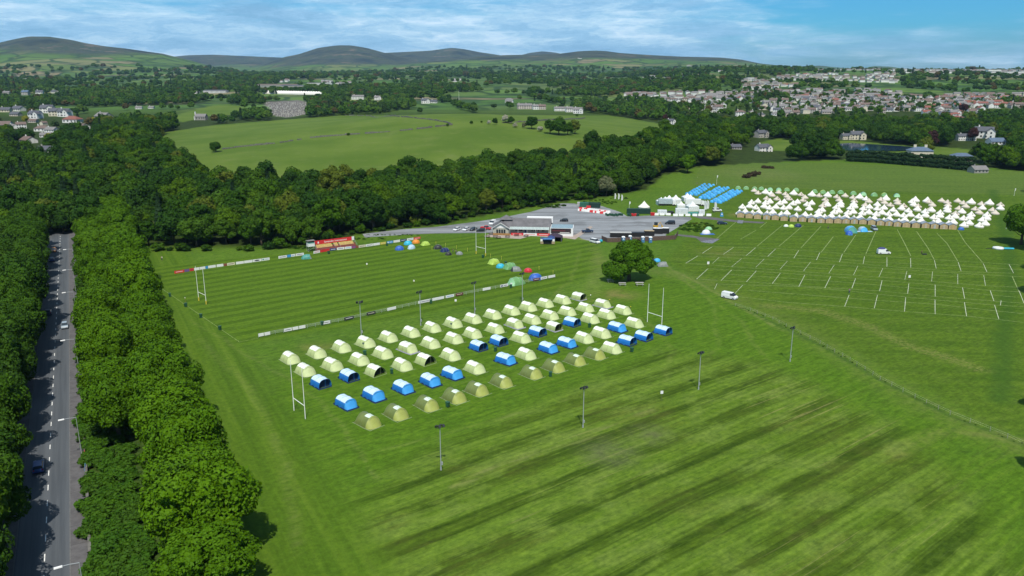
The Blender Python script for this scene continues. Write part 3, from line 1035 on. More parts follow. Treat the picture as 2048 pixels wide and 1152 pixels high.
def make_house(kind, loc, rz, wall, roof, label, group=None, s=1.0, name='house', cat='house', windows=True):
    e = empty(name, loc, rz, label, cat, group, s)
    roof_o = None
    for nm, d in HOUSE_PARTS[kind]:
        o = bpy.data.objects.new(nm, d)
        COL.objects.link(o)
        o.parent = roof_o if nm == 'chimney' else e
        if nm in ('wall', 'roof', 'chimney'):
            o.material_slots[0].link = 'OBJECT'
            o.material_slots[0].material = MATS[wall if nm == 'wall' else roof if nm == 'roof' else wall]
        if nm == 'roof':
            roof_o = o
    return e


RN = {'roof_slate': 'slate', 'roof_brown': 'brown', 'roof_grey': 'grey', 'roof_red': 'red', 'roof_blue': 'blue'}
WNM = {'render_white': 'white', 'render_cream': 'cream', 'render_grey': 'grey', 'render_pebble': 'pebbledash', 'stone_wall': 'stone'}
LISTED = [  # x, y of the base, kind, wall, roof, turn, scale, label
    (96, 226, 'winged', 'render_white', 'roof_slate', 0.1, 1.25, 'large white two-gabled house above the village by the trees'),
    (112, 232, 'winged', 'render_cream', 'roof_slate', 0.3, 1.15, 'tall cream gabled house beside the two white gabled ones'),
    (131, 233, 'winged', 'render_white', 'roof_slate', -0.2, 1.15, 'tall white gabled house above the red-roofed house'),
    (12, 224, 'bungalow', 'render_cream', 'roof_slate', 0.1, 1.1, 'cream bungalow with slate roof at the left edge of the photo'),
    (38, 222, 'bungalow', 'render_white', 'roof_slate', -0.3, 1.2, 'long slate-roofed white house near the left edge of the photo'),
    (32, 232, 'bungalow', 'render_pebble', 'roof_slate', -0.1, 0.9, 'low pinkish bungalow below the long slate roof'),
    (72, 237, 'winged', 'render_white', 'roof_slate', -0.2, 1.1, 'white L-shaped house below the twin gables'),
    (146, 245, 'hipbung', 'render_white', 'roof_red', -0.1, 1.25, 'white house with the bright red hipped roof'),
    (8, 256, 'bungalow', 'render_white', 'roof_brown', 0.1, 1.2, 'white bungalow with a maroon roof at the left edge of the photo'),
    (26, 257, 'bungalow', 'render_white', 'roof_grey', -0.5, 0.8, 'small white gable beside the maroon-roofed bungalow'),
    (43, 257, 'semi', 'render_white', 'roof_brown', 0.6, 0.8, 'white house with brown roof between two garden trees'),
    (67, 245, 'bungalow', 'render_pebble', 'roof_brown', 0.0, 0.7, 'small pinkish bungalow under the L-shaped house'),
    (88, 251, 'semi', 'render_cream', 'roof_brown', 1.2, 0.55, 'little cream house with a steep gable amid the village'),
    (86, 262, 'hipbung', 'render_white', 'roof_brown', 0.1, 0.95, 'white bungalow with brown hip roof and tall chimney'),
    (104, 264, 'bungalow', 'render_white', 'roof_grey', -0.2, 0.85, 'white bungalow with weathered grey roof next to the lane'),
    (92, 274, 'bungalow', 'render_white', 'roof_grey', 0.3, 0.7, 'low white outbuilding below the village bungalows'),
    (145, 258, 'bungalow', 'render_white', 'roof_brown', 0.1, 0.8, 'white bungalow with brown roof below the red-roofed house'),
    (167, 258, 'bungalow', 'render_white', 'roof_brown', -0.7, 0.95, 'white-gabled bungalow next to the yellow shrub'),
    (58, 286, 'bungalow', 'render_white', 'roof_brown', -0.6, 0.95, 'lone white bungalow lowest in the village'),
    (14, 188, 'bungalow', 'render_grey', 'roof_grey', 0.1, 1.0, 'grey bungalow among trees far up on the left of the photo'),
    (52, 190, 'semi', 'render_grey', 'roof_blue', 0.0, 1.1, 'blue-grey roofed house among trees on the left of the photo'),
    (80, 190, 'semi', 'render_white', 'roof_slate', 0.2, 1.1, 'white slate-roofed house next to the blue-grey roofed one'),
    (110, 186, 'bungalow', 'render_white', 'roof_slate', -0.3, 1.0, 'white bungalow furthest to the right of the upper four'),
    (208, 238, 'bungalow', 'render_grey', 'roof_grey', -0.4, 1.3, 'low grey-roofed house hidden in trees left of the church'),
    (278, 218, 'bungalow', 'render_white', 'roof_grey', 0.2, 0.9, 'small white house alone in the trees above the pasture'),
    (303, 217, 'bungalow', 'render_white', 'roof_grey', 0.0, 0.8, 'little grey-roofed house beside the small white one'),
    (95, 306, 'bungalow', 'render_grey', 'roof_slate', 0.05, 0.9, 'flat slate roof peeping from the dark wood'),
    (716, 199, 'terrace', 'render_white', 'roof_grey', 0.0, 1.2, 'long white building above the pasture crest'),
    (755, 200, 'winged', 'render_white', 'roof_grey', 0.1, 1.1, 'white gabled house at the end of the long white building'),
    (850, 207, 'winged', 'render_white', 'roof_slate', 0.2, 1.2, 'white farmhouse right of the radio mast, above the pasture'),
    (868, 206, 'bungalow', 'render_white', 'roof_slate', -0.2, 1.1, 'low white wing beside the farmhouse'),
    (1042, 218, 'semi', 'render_pebble', 'roof_grey', 0.15, 1.2, 'first pale house of the row above the pasture crest'),
    (1056, 218, 'semi', 'render_pebble', 'roof_grey', 0.15, 1.2, 'second pale house of the row above the pasture crest'),
    (1072, 219, 'semi', 'render_white', 'roof_grey', 0.15, 1.1, 'third pale house of the row above the pasture crest'),
    (1084, 219, 'semi', 'render_pebble', 'roof_brown', 0.15, 1.1, 'fourth pale house of the row above the pasture crest'),
    (1120, 222, 'terrace', 'render_white', 'roof_grey', 0.1, 0.9, 'white terrace with grey roof above the pasture crest'),
    (1138, 224, 'semi', 'render_white', 'roof_grey', 0.1, 1.1, 'white house right of the pale terrace'),
    (1156, 227, 'winged', 'render_white', 'roof_grey', -0.2, 1.2, 'big white gabled house at the end of the pale row'),
    (1340, 248, 'winged', 'render_white', 'roof_slate', 0.3, 0.8, 'small white house at the right end of the pasture'),
    (1520, 275, 'winged', 'render_grey', 'roof_slate', 0.5, 1.0, 'grey gabled lodge behind the white gothic house'),
    (1470, 298, 'bungalow', 'stone_wall', 'roof_slate', 0.2, 0.8, 'low stone cottage left of the white gothic house'),
    (1712, 279, 'winged', 'render_cream', 'roof_slate', 0.0, 1.1, 'pale house with slate gables behind the pond'),
    (1690, 279, 'winged', 'render_cream', 'roof_slate', 0.2, 0.8, 'small pale gable left of the house behind the pond'),
    (1966, 276, 'winged', 'render_white', 'roof_slate', -0.5, 1.5, 'large white gabled house beside the copper beech'),
    (1930, 281, 'terrace', 'render_white', 'roof_slate', 0.1, 0.9, 'long white range left of the large gabled house'),
    (1990, 289, 'bungalow', 'render_white', 'roof_blue', 0.0, 1.2, 'low house with long blue-slate roof and white gable'),
    (1955, 345, 'bungalow', 'stone_wall', 'roof_grey', 0.1, 0.9, 'small stone barn at the corner of the camping meadow'),
]
avoid = []
for x, y, kd, wl_, rf, rz, s, lab in LISTED:
    p = P(x, y)
    if p is None:
        continue
    if x < 215: s *= 1.28
    make_house(kd, p, rz, wl_, rf, lab, None, s)
    w_px = (13 if kd == 'terrace' else 8.5) * s * F / p.y + 2
    avoid.append((x, y, w_px))

avoid += [(1524, 305, 17), (1838, 314, 27), (1921, 322, 22), (403, 240, 20), (1527, 290, 12), (556, 174, 50), (432, 186, 40), (580, 190, 62)]
# the estate on the hillside and the streets above it
rh = random.Random(5)
town = []
row = 0
Yr = 1000.0
while Yr < 3300:
    dens_ = 1.0 if Yr < 1900 else 0.9
    Xr = 0.1 * Yr
    while Xr < 0.76 * Yr:
        X, Y = Xr + rh.uniform(-3, 3), Yr - (Xr - 0.35 * Yr) * 0.10 + rh.uniform(-7, 7) + 16 * math.sin(Xr / 130.0 + row)
        Z = float(ground_z(X, Y))
        x, y = proj(X, Y, Z)
        if bool(in_town(x, y)) and rh.random() < dens_:
            v = float(vnoise(X / 120.0, Y / 150.0, 40))
            if v > (0.22 if Y < 1800 else 0.40) and rh.random() < 0.86:
                town.append((X, Y, Z, float(x), float(y), v))
        Xr += rh.uniform(14, 18) * (1.0 if Yr < 1900 else 1.25)
    Yr += rh.choice((26, 34, 40)) * (1.0 if Yr < 1700 else 1.5)
    row += 1
town.sort(key=lambda t: t[1])
far_h = MB()
nh = 0
for k, (X, Y, Z, x, y, v) in enumerate(town):
    red = (x > 1850 and y > 196 and rh.random() < 0.34) or (1600 < x < 1700 and 186 < y < 200 and rh.random() < 0.4) or rh.random() < 0.02
    roof = 'roof_red' if red else rh.choice(['roof_brown', 'roof_grey', 'roof_grey', 'roof_slate', 'roof_brown'])
    wall = rh.choice(['render_white'] * 6 + ['render_cream', 'render_pebble', 'render_grey'])
    kd = rh.choice(['semi', 'winged', 'bungalow', 'hipped', 'semi', 'hipbung', 'terrace' if Y > 1250 else 'semi'])
    rz = rh.choice([0, 0, 1.57, 1.57, 0.25, -0.3, 3.1]) - 0.1 + rh.uniform(-0.1, 0.1)
    if nh < 240:
        make_house(kd, (X, Y, Z), rz, wall, roof, f'{WNM[wall]} {({"bungalow": "bungalow", "hipbung": "bungalow", "terrace": "terrace"}).get(kd, "house")} with {RN[roof]} roof in the hillside estate', f'{WNM[wall]} {({"bungalow": "bungalows", "hipbung": "bungalows", "terrace": "terraces"}).get(kd, "houses")} with {RN[roof]} roofs on the estate', rh.uniform(0.92, 1.1), windows=(Y < 1350))
        nh += 1
    else:
        c, n = math.cos(rz), math.sin(rz)
        L, Wd, Hh, rise = HOUSE_DEF[kd][:4]
        far_h.box(-L / 2, L / 2, -Wd / 2, Wd / 2, -2, Hh, {'render_white': 0, 'render_cream': 1, 'render_pebble': 2, 'render_grey': 2}[wall], rz, (X, Y, Z))
        mi = {'roof_red': 3, 'roof_brown': 4, 'roof_grey': 5, 'roof_slate': 5}[roof]
        vs_ = [(-L / 2 - .3, -Wd / 2 - .4, Hh), (L / 2 + .3, -Wd / 2 - .4, Hh), (L / 2 + .3, Wd / 2 + .4, Hh), (-L / 2 - .3, Wd / 2 + .4, Hh), (-L / 2 - .3, 0, Hh + rise), (L / 2 + .3, 0, Hh + rise)]
        far_h.add([(X + a * c - b * n, Y + a * n + b * c, Z + h_) for a, b, h_ in vs_], [(0, 1, 5, 4), (2, 3, 4, 5), (1, 2, 5), (3, 0, 4), (3, 2, 1, 0)], mi)
# scattered farms and villages far out
for cx, cy, n_, sp_ in ((20, 156, 14, 22), (60, 157, 8, 16), (690, 168, 10, 14), (655, 165, 8, 10), (560, 163, 14, 26), (900, 148, 12, 18), (960, 150, 14, 20), (1000, 146, 8, 10), (1040, 157, 7, 9), (1105, 157, 7, 10),
                         (1150, 156, 4, 6), (915, 162, 5, 8), (1300, 155, 6, 12), (1345, 158, 8, 12), (1360, 152, 6, 10), (1190, 180, 12, 18), (1215, 183, 10, 12), (1260, 182, 6, 14), (1160, 119, 2, 3), (1378, 132, 4, 5),
                         (1440, 142, 8, 16), (1290, 192, 20, 16), (1265, 196, 12, 12), (790, 190, 3, 6), (1020, 205, 3, 5)):
    for k in range(n_):
        p = P(cx + rh.uniform(-sp_, sp_), cy + rh.uniform(-2.2, 2.2))
        if p is None: continue
        L, Wd, Hh, rise = rh.uniform(9, 20), 8, rh.choice((3, 5.2)), 2.4
        rz = rh.uniform(-0.3, 0.3)
        c, n = math.cos(rz), math.sin(rz)
        far_h.box(-L / 2, L / 2, -Wd / 2, Wd / 2, -3, Hh, 0, rz, p)
        vs_ = [(-L / 2 - .3, -Wd / 2 - .4, Hh), (L / 2 + .3, -Wd / 2 - .4, Hh), (L / 2 + .3, Wd / 2 + .4, Hh), (-L / 2 - .3, Wd / 2 + .4, Hh), (-L / 2 - .3, 0, Hh + rise), (L / 2 + .3, 0, Hh + rise)]
        far_h.add([(p.x + a * c - b * n, p.y + a * n + b * c, p.z + h_) for a, b, h_ in vs_], [(0, 1, 5, 4), (2, 3, 4, 5), (1, 2, 5), (3, 0, 4), (3, 2, 1, 0)], rh.choice((4, 5, 5)))
fh = far_h.build('distant_village', [MATS[k] for k in ('render_white', 'render_cream', 'render_pebble', 'roof_red', 'roof_brown', 'roof_grey')])
tag(fh, 'far houses of the town and villages toward the hills', kind='stuff')

# ------------------------------------------------------------------ woods
def front_of_town(px, py, q):
    r_ = np.random.default_rng(31).uniform(size=len(px)) > 0.15
    return r_ & (((px > 1345) & (px < 1850) & (py > 226) & (py < 257)) | ((px > 1840) & (px < 1975) & (py > 240) & (py < 262)) | ((px > 1960) & (py > 214) & (py < 236)) | ((px > 1440) & (px < 1800) & (py > 168) & (py < 186) & (r_)))


def crown_px(q):
    return 15 * F / q[:, 1]


def thin_for_houses(q, px, py, keep):
    cp = crown_px(q)
    for hx, hy, hw in avoid:
        keep &= ~((np.abs(px - hx) < hw + cp * 0.30) & (py > hy - 1.5) & (py < hy + cp * 0.86))
    return keep


near_q = candidates(330, 1010, 9.6, 3)
op, px, py, zz = open_mask(near_q)
keep = ~op & (px > -60) & (px < 2110)
keep &= ~((near_q[:, 1] < 348) & (px < 300) & (np.abs((near_q[:, 0] - R0.x) * RNV.x + (near_q[:, 1] - R0.y) * RNV.y) < 7))     # the road
keep = thin_for_houses(near_q, px, py, keep)
keep &= ~front_of_town(px, py, near_q)
vl = in_poly(px, py, V_LEFT)
rg = np.random.default_rng(77)
keep &= ~(vl & (rg.uniform(size=len(px)) > 0.32))
# crowns at the wood's edge must not stand on the open ground
q = near_q[keep]; z = zz[keep]; px = px[keep]; py = py[keep]; vl = vl[keep]
order = np.argsort(q[:, 1])
q, z, px, py, vl = q[order], z[order], px[order], py[order], vl[order]
# largest in the picture first: front edge and open crowns
N_IND = 262
gn_pts = {'mid': [], 'far': [], 'con': [], 'confar': []}
rw = random.Random(9)
for k in range(len(q)):
    s = rw.uniform(0.76, 1.22) * (0.62 if vl[k] else 1.0)
    sz = rw.uniform(0.85, 1.15)
    if q[k, 1] < 470 and px[k] > 560: s *= 0.95
    con = rw.random() < (0.08 if px[k] < 330 else 0.015)
    if k < N_IND:
        if con:
            add_tree('conifer_tree', CONIF, 'leaf_conifer', (q[k, 0], q[k, 1], z[k]), s * 1.05, rw.uniform(0, 6.28), 'dark pointed conifer standing among the broadleaved wood', 'conifers in the wood')
        else:
            lm = 'leaf_wood'
            part = 'west of the grandstand' if px[k] < 620 else 'behind the grandstand and clubhouse' if px[k] < 1110 else 'beyond the car park'
            add_tree('woodland_tree', CROWN_MID[rw.randrange(8)], lm, (q[k, 0], q[k, 1], z[k]), s, rw.uniform(0, 6.28),
                     f'leafy green tree of the wood {part}', f'woodland trees {part}', sz)
    else:
        gn_pts['con' if con else 'mid'].append((q[k, 0], q[k, 1], z[k] - 0.3, s, rw.uniform(0, 6.28), sz))

# undergrowth along the foot of the wood
edge = candidates(322, 480, 5.0, 12)
op2, px2, py2, zz2 = open_mask(edge)
ic = np.zeros(len(edge), bool)
for dy in (2.5, 5.5):
    ic |= in_poly(px2, py2 + dy, O_NEAR)
kb = ~op2 & ic & (px2 > 290) & (px2 < 1460)
for a in np.nonzero(kb)[0]:
    gn_pts.setdefault('bush', []).append((edge[a, 0], edge[a, 1], zz2[a] - 0.2, rw.uniform(0.6, 1.5), rw.uniform(0, 6.28), rw.uniform(0.6, 1.0)))

# hedgerow and copse trees further out, thinner towards the hills
for (ya, yb, sp, sd, tag_, sc) in ((1010, 1700, 12.5, 4, 'far', 1.0), (1700, 3000, 19, 5, 'far', 1.35), (3000, 5600, 40, 6, 'far', 2.0)):
    fq = candidates(ya, yb, sp, sd)
    op, px, py, zz = open_mask(fq)
    dn = fbm(fq[:, 0] / 300, fq[:, 1] / 420, 15, 4)
    hd = np.minimum(np.abs(((fq[:, 0] + 60 * np.sin(fq[:, 1] / 240)) % 210) - 105), np.abs(((fq[:, 1] + 50 * np.sin(fq[:, 0] / 170)) % 260) - 130))
    lim = np.interp(fq[:, 1], [1000, 1300, 2400, 5600], [0.38, 0.50, 0.59, 0.66])
    keep = (~op) & (px > -40) & (px < 2090) & ((dn > lim) | ((hd < sp * 0.40) & (vnoise(fq[:, 0] / 90.0, fq[:, 1] / 90.0, 3) > 0.3))) & (zz < 88)
    tw = in_town(px, py)
    v = vnoise(fq[:, 0] / 120.0, fq[:, 1] / 150.0, 40)
    keep &= ~(tw & (v > 0.14) & (np.random.default_rng(sd).uniform(size=len(px)) > 0.42))
    keep &= ~((dn < lim + 0.02) & tw & (v > 0.2))
    keep = thin_for_houses(fq, px, py, keep) if ya < 3000 else keep
    keep &= ~front_of_town(px, py, fq)
    for a in np.nonzero(keep)[0]:
        s = rw.uniform(0.7, 1.15) * sc * (0.62 if tw[a] and v[a] > 0.14 else 1)
        gn_pts['confar' if rw.random() < 0.06 else 'far'].append((fq[a, 0], fq[a, 1], zz[a] - 0.3, s, rw.uniform(0, 6.28), rw.uniform(0.8, 1.1) / (sc ** 0.5)))


def wood_stuff(name, pts, meshes, mt, label):
    """One object: tree crowns of several shapes set on the points by geometry nodes."""
    protos = []
    n = len(pts)
    A = np.array(pts)
    me_ = bpy.data.meshes.new(name)
    me_.vertices.add(n)
    me_.vertices.foreach_set('co', A[:, :3].ravel().astype(np.float32))
    for nm, col_ in (('size', 3), ('turn', 4), ('tall', 5)):
        at_ = me_.attributes.new(nm, 'FLOAT', 'POINT')
        at_.data.foreach_set('value', A[:, col_].astype(np.float32))
    at_ = me_.attributes.new('which', 'INT', 'POINT')
    at_.data.foreach_set('value', np.random.default_rng(1).integers(0, len(meshes), n).astype(np.int32))
    me_.materials.append(MATS[mt])
    o = bpy.data.objects.new(name, me_)
    COL.objects.link(o)
    ng = bpy.data.node_groups.new(name, 'GeometryNodeTree')
    ng.interface.new_socket('Geometry', in_out='INPUT', socket_type='NodeSocketGeometry')
    ng.interface.new_socket('Geometry', in_out='OUTPUT', socket_type='NodeSocketGeometry')
    N_, L_ = ng.nodes, ng.links
    gi, go = N_.new('NodeGroupInput'), N_.new('NodeGroupOutput')
    jn = N_.new('GeometryNodeJoinGeometry')
    def attr(nm, ty='FLOAT'):
        a_ = N_.new('GeometryNodeInputNamedAttribute')
        a_.data_type = ty
        a_.inputs['Name'].default_value = nm
        return a_.outputs['Attribute']
    mp = N_.new('GeometryNodeMeshToPoints')
    L_.new(gi.outputs[0], mp.inputs['Mesh'])
    rot = N_.new('ShaderNodeCombineXYZ'); L_.new(attr('turn'), rot.inputs[2])
    er = N_.new('FunctionNodeEulerToRotation'); L_.new(rot.outputs[0], er.inputs[0])
    mul = N_.new('ShaderNodeMath'); mul.operation = 'MULTIPLY'
    L_.new(attr('size'), mul.inputs[0]); L_.new(attr('tall'), mul.inputs[1])
    sc_ = N_.new('ShaderNodeCombineXYZ')
    L_.new(attr('size'), sc_.inputs[0]); L_.new(attr('size'), sc_.inputs[1]); L_.new(mul.outputs[0], sc_.inputs[2])
    for k, pm in enumerate(meshes):
        cmp_ = N_.new('FunctionNodeCompare'); cmp_.data_type = 'INT'; cmp_.operation = 'EQUAL'
        ints = [i_ for i_ in cmp_.inputs if i_.type == 'INT']
        L_.new(attr('which', 'INT'), ints[0]); ints[1].default_value = k
        oi = N_.new('GeometryNodeObjectInfo')
        oi.inputs['Object'].default_value = pm
        oi.inputs['As Instance'].default_value = True
        ip = N_.new('GeometryNodeInstanceOnPoints')
        L_.new(mp.outputs[0], ip.inputs['Points']); L_.new(cmp_.outputs[0], ip.inputs['Selection'])
        L_.new(oi.outputs['Geometry'], ip.inputs['Instance'])
        L_.new(er.outputs[0], ip.inputs['Rotation']); L_.new(sc_.outputs[0], ip.inputs['Scale'])
        L_.new(ip.outputs[0], jn.inputs[0])
    sm = N_.new('GeometryNodeSetMaterial')
    sm.inputs['Material'].default_value = MATS[mt]
    L_.new(jn.outputs[0], sm.inputs[0])
    L_.new(sm.outputs[0], go.inputs[0])
    md = o.modifiers.new('trees', 'NODES')
    md.node_group = ng
    return tag(o, label, kind='stuff')


def sources(meshes, spots, mt, label, grp):
    """One real tree of each far shape; the mass beyond repeats their crowns."""
    out = []
    for me_, pt in zip(meshes, spots):
        e = add_tree('distant_tree', me_, mt, pt[:3], pt[3], pt[4], label, grp, pt[5], trunk=False)
        out.append(e.children[0])
    return out


src_mid = []
for me_ in CROWN_MID:
    src_mid.append(next(o for o in COL.objects if o.type == 'MESH' and o.data == me_))
print('woods', len(gn_pts['mid']), len(gn_pts['con']), len(gn_pts['far']), len(gn_pts['confar']), 'town', len(town))
wood_stuff('woods', gn_pts['mid'], src_mid, 'leaf_wood', 'deep green woods behind the playing fields')
src_far = sources(CROWN_FAR, gn_pts['far'][:4], 'leaf_far', 'green tree in the hedgerows beyond the pasture', 'hedgerow trees beyond the pasture')
wood_stuff('distant_woods', gn_pts['far'][4:], src_far, 'leaf_far', 'hedgerows and copses out to the hills')
src_con = sources([CONIF_FAR], gn_pts['confar'][:1], 'leaf_conifer', 'dark conifer in the hedgerows beyond the pasture', None)
wood_stuff('conifer_woods', gn_pts['confar'][1:] + gn_pts['con'], src_con, 'leaf_conifer', 'dark conifers scattered through the woods')

b0 = gn_pts['bush'][0]
src_b = [add_tree('shrub', BUSH, 'leaf_wood', b0[:3], b0[3], b0[4], 'green shrub at the foot of the wood beside the turf', None, b0[5], trunk=False, cat='shrub').children[0]]
wood_stuff('undergrowth', gn_pts['bush'][1:], src_b, 'leaf_wood', 'bushes along the foot of the wood')
# ------------------------------------------------------------------ road, pavement, walls, car park
def sheet_poly(name, pts, z, mt, thick=0.0):
    """A flat sheet with its outline in world points."""
    m = MB()
    n = len(pts)
    m.add([(p[0], p[1], z) for p in pts], [tuple(range(n))])
    if thick:
        m.add([(p[0], p[1], z) for p in pts] + [(p[0], p[1], z - thick) for p in pts], [(i, (i + 1) % n, n + (i + 1) % n, n + i) for i in range(n)])
    return m.build(name, mt)


def tex_mat(name, fn, rough=0.9, spec=0.2):
    m = bpy.data.materials.new(name)
    m.use_nodes = True
    t = NT(m.node_tree)
    b = t.n['Principled BSDF']
    pos = t.n.new('ShaderNodeNewGeometry').outputs['Position']
    t.put(b.inputs['Base Color'], fn(t, pos))
    b.inputs['Roughness'].default_value = rough
    b.inputs['Specular IOR Level'].default_value = spec
    MATS[name] = m
    return m


def road_col(t, pos):
    al = t.vec('DOT_PRODUCT', pos, tuple(RDV))
    ac = t.math('SUBTRACT', t.vec('DOT_PRODUCT', pos, tuple(RNV)), RNV.dot(R0))
    n_ = t.noise(t.comb(t.math('MULTIPLY', al, 0.05), t.math('MULTIPLY', ac, 1.6)), 1.0, 4, 0.6)
    gr_ = t.noise(pos, 3.0, 3, 0.7)
    w = t.math('ABSOLUTE', t.math('SUBTRACT', t.math('MODULO', t.math('ADD', ac, 20.0), 3.6), 1.8))
    c = t.mix(t.step(n_, 0.3, 0.7), (0.064, 0.073, 0.086), (0.088, 0.098, 0.112))
    c = t.mix(t.math('MULTIPLY', t.step(w, 0.9, 0.3), 0.5), c, (0.115, 0.125, 0.14))
    return t.mix(t.math('MULTIPLY', gr_, 0.3), c, (0.045, 0.05, 0.055))


def pav_col(t, pos):
    al = t.vec('DOT_PRODUCT', pos, tuple(RDV))
    j = t.math('MULTIPLY', t.step(t.math('ABSOLUTE', t.math('SUBTRACT', t.math('MODULO', al, 6.0), 3.0)), 0.25, 0.0), 0.5)
    c = t.mix(t.step(t.noise(pos, 0.5, 5, 0.7), 0.3, 0.7), (0.085, 0.082, 0.086), (0.125, 0.12, 0.125))
    return t.mix(j, c, (0.06, 0.06, 0.06))


def gravel_col(t, pos):
    x_, y_, z_ = t.xyz(pos)
    band = t.noise(t.comb(t.math('MULTIPLY', t.math('ADD', x_, t.math('MULTIPLY', y_, 0.3)), 0.02), t.math('MULTIPLY', y_, 0.13)), 1.0, 5, 0.65)
    sp_ = t.noise(pos, 1.2, 4, 0.75)
    c = t.ramp(band, [(0.3, (0.10, 0.105, 0.11)), (0.45, (0.18, 0.19, 0.205)), (0.58, (0.26, 0.275, 0.295)), (0.75, (0.16, 0.15, 0.135))])
    c = t.mix(t.math('MULTIPLY', t.step(sp_, 0.5, 0.72), 0.5), c, (0.19, 0.19, 0.19))
    return t.mix(t.math('MULTIPLY', t.step(t.noise(pos, 0.07, 4, 0.6), 0.52, 0.66), 0.6), c, (0.12, 0.125, 0.13))


tex_mat('asphalt', road_col, 0.8, 0.3)
tex_mat('paving', pav_col)
tex_mat('gravel', gravel_col)
tex_mat('chalk', lambda t, p: t.mix(t.step(t.noise(p, 1.8, 4, 0.7), 0.34, 0.55), (0.16, 0.22, 0.08), (0.58, 0.60, 0.50)))
tex_mat('chalk_faint', lambda t, p: t.mix(t.step(t.noise(p, 1.2, 4, 0.7), 0.35, 0.65), (0.11, 0.17, 0.04), (0.30, 0.36, 0.16)))
tex_mat('road_paint', lambda t, p: t.mix(t.step(t.noise(p, 2.5, 3, 0.7), 0.3, 0.5), (0.4, 0.4, 0.4), (0.8, 0.8, 0.78)))
mat('concrete', (0.40, 0.39, 0.36), 0.9)
mat('steel', (0.42, 0.44, 0.46), 0.45, 0.3, var=0.06)
mat('galvanised', (0.38, 0.41, 0.43), 0.5, 0.2, var=0.05)
mat('timber_dark', (0.12, 0.085, 0.07), 0.9)
mat('red_paint', (0.60, 0.035, 0.04), 0.5, var=0.05)
mat('wall_stone', (0.17, 0.165, 0.15), 0.95, var=0.2, scale=1.0)

RL0, RL1 = -40.0, 292.0


def rp(d, off, z=0.0):
    p = R0 + RDV * d + RNV * off
    return (p.x, p.y, z)


road = sheet_poly('road', [rp(RL0, -3.9), rp(RL0, 3.5), rp(RL1, 3.5), rp(RL1, -3.9)], 0.012, MATS['asphalt'])
tag(road, 'straight asphalt road under the avenue', kind='structure')
pv = MB()
k = [rp(RL0, 3.5), rp(RL0, 5.9), rp(RL1, 5.9), rp(RL1, 3.5)]
pv.add([(a, b, 0.12) for a, b, c in k] + [(a, b, 0.0) for a, b, c in k], [(0, 1, 2, 3), (0, 4, 5, 1), (1, 5, 6, 2), (2, 6, 7, 3), (3, 7, 4, 0)])
tag(pv.build('pavement', MATS['paving']), 'grey footway beside the avenue', kind='structure')
kb_ = MB()
for o0, o1 in ((3.36, 3.50), (-4.05, -3.9)):
    k = [rp(RL0, o0), rp(RL0, o1), rp(RL1, o1), rp(RL1, o0)]
    kb_.add([(a, b, 0.14) for a, b, c in k] + [(a, b, 0.0) for a, b, c in k], [(0, 1, 2, 3), (0, 4, 5, 1), (1, 5, 6, 2), (2, 6, 7, 3), (3, 7, 4, 0)])
tag(kb_.build('kerb', mat('kerb_stone', (0.15, 0.15, 0.15), 0.9)), 'worn grey kerbstones along both sides of the road', kind='structure')
verge = sheet_poly('verge', [rp(RL0, -6.6), rp(RL0, -4.05), rp(RL1, -4.05), rp(RL1, -6.6)], 0.02, MATS['paving'])
tag(verge, 'narrow footway in the shade of the trees', kind='structure')
mk = MB()
d = RL0 + 2
while d < RL1 - 10:
    # long dashes on the centre line, offset toward the shady side as in the photo
    q = [rp(d, -0.07), rp(d, 0.07), rp(d + 2.2, 0.07), rp(d + 2.2, -0.07)]
    mk.add([(a, b, 0.022) for a, b, c in q], [(0, 1, 2, 3)])
    d += 6.0
tag(mk.build('road_markings', MATS['road_paint']), 'white broken centre line on the road', kind='structure')

# low stone wall behind the pavement, half overgrown
wl_m = MB()
d = RL0
rk = random.Random(3)
while d < 300:
    L_ = rk.uniform(1.2, 2.2)
    q0, q1 = rp(d, 8.3), rp(d + L_, 8.75)
    a_ = R0 + RDV * (d + L_ / 2) + RNV * 6.15
    wl_m.box(-L_ / 2, L_ / 2, -0.22, 0.22, 0, rk.uniform(0.95, 1.12), 0, ROAD, (a_.x, a_.y, 0))
    d += L_
tag(wl_m.build('garden_wall', MATS['wall_stone']), 'low rough stone wall between the footway and the avenue trees', 'wall')
wl_m = MB()
d = RL0
while d < 120:
    a_ = R0 + RDV * (d + 1) + RNV * -7.0
    wl_m.box(-1, 1, -0.22, 0.22, 0, rk.uniform(1.3, 1.4), 0, ROAD, (a_.x, a_.y, 0))
    d += 2
tag(wl_m.build('garden_wall', MATS['wall_stone']), 'shaded stone wall on the far side of the road at the bottom of the photo', 'wall')
hedge_pts = []
for k in range(700):
    d = rk.uniform(RL0, 268)
    o_ = rk.choice([7.0, 7.6, 8.4, 9.4, 10.4, 11.6, 13.0]) + rk.uniform(-0.5, 0.5)
    p = R0 + RDV * d + RNV * o_
    hedge_pts.append((p.x, p.y, -0.1, rk.uniform(0.6, 1.15), rk.uniform(0, 6.28), rk.uniform(0.4, 0.8)))
wood_stuff('bank_undergrowth', hedge_pts, src_b, 'leaf_bank', 'rough green bank of brambles behind the wall')

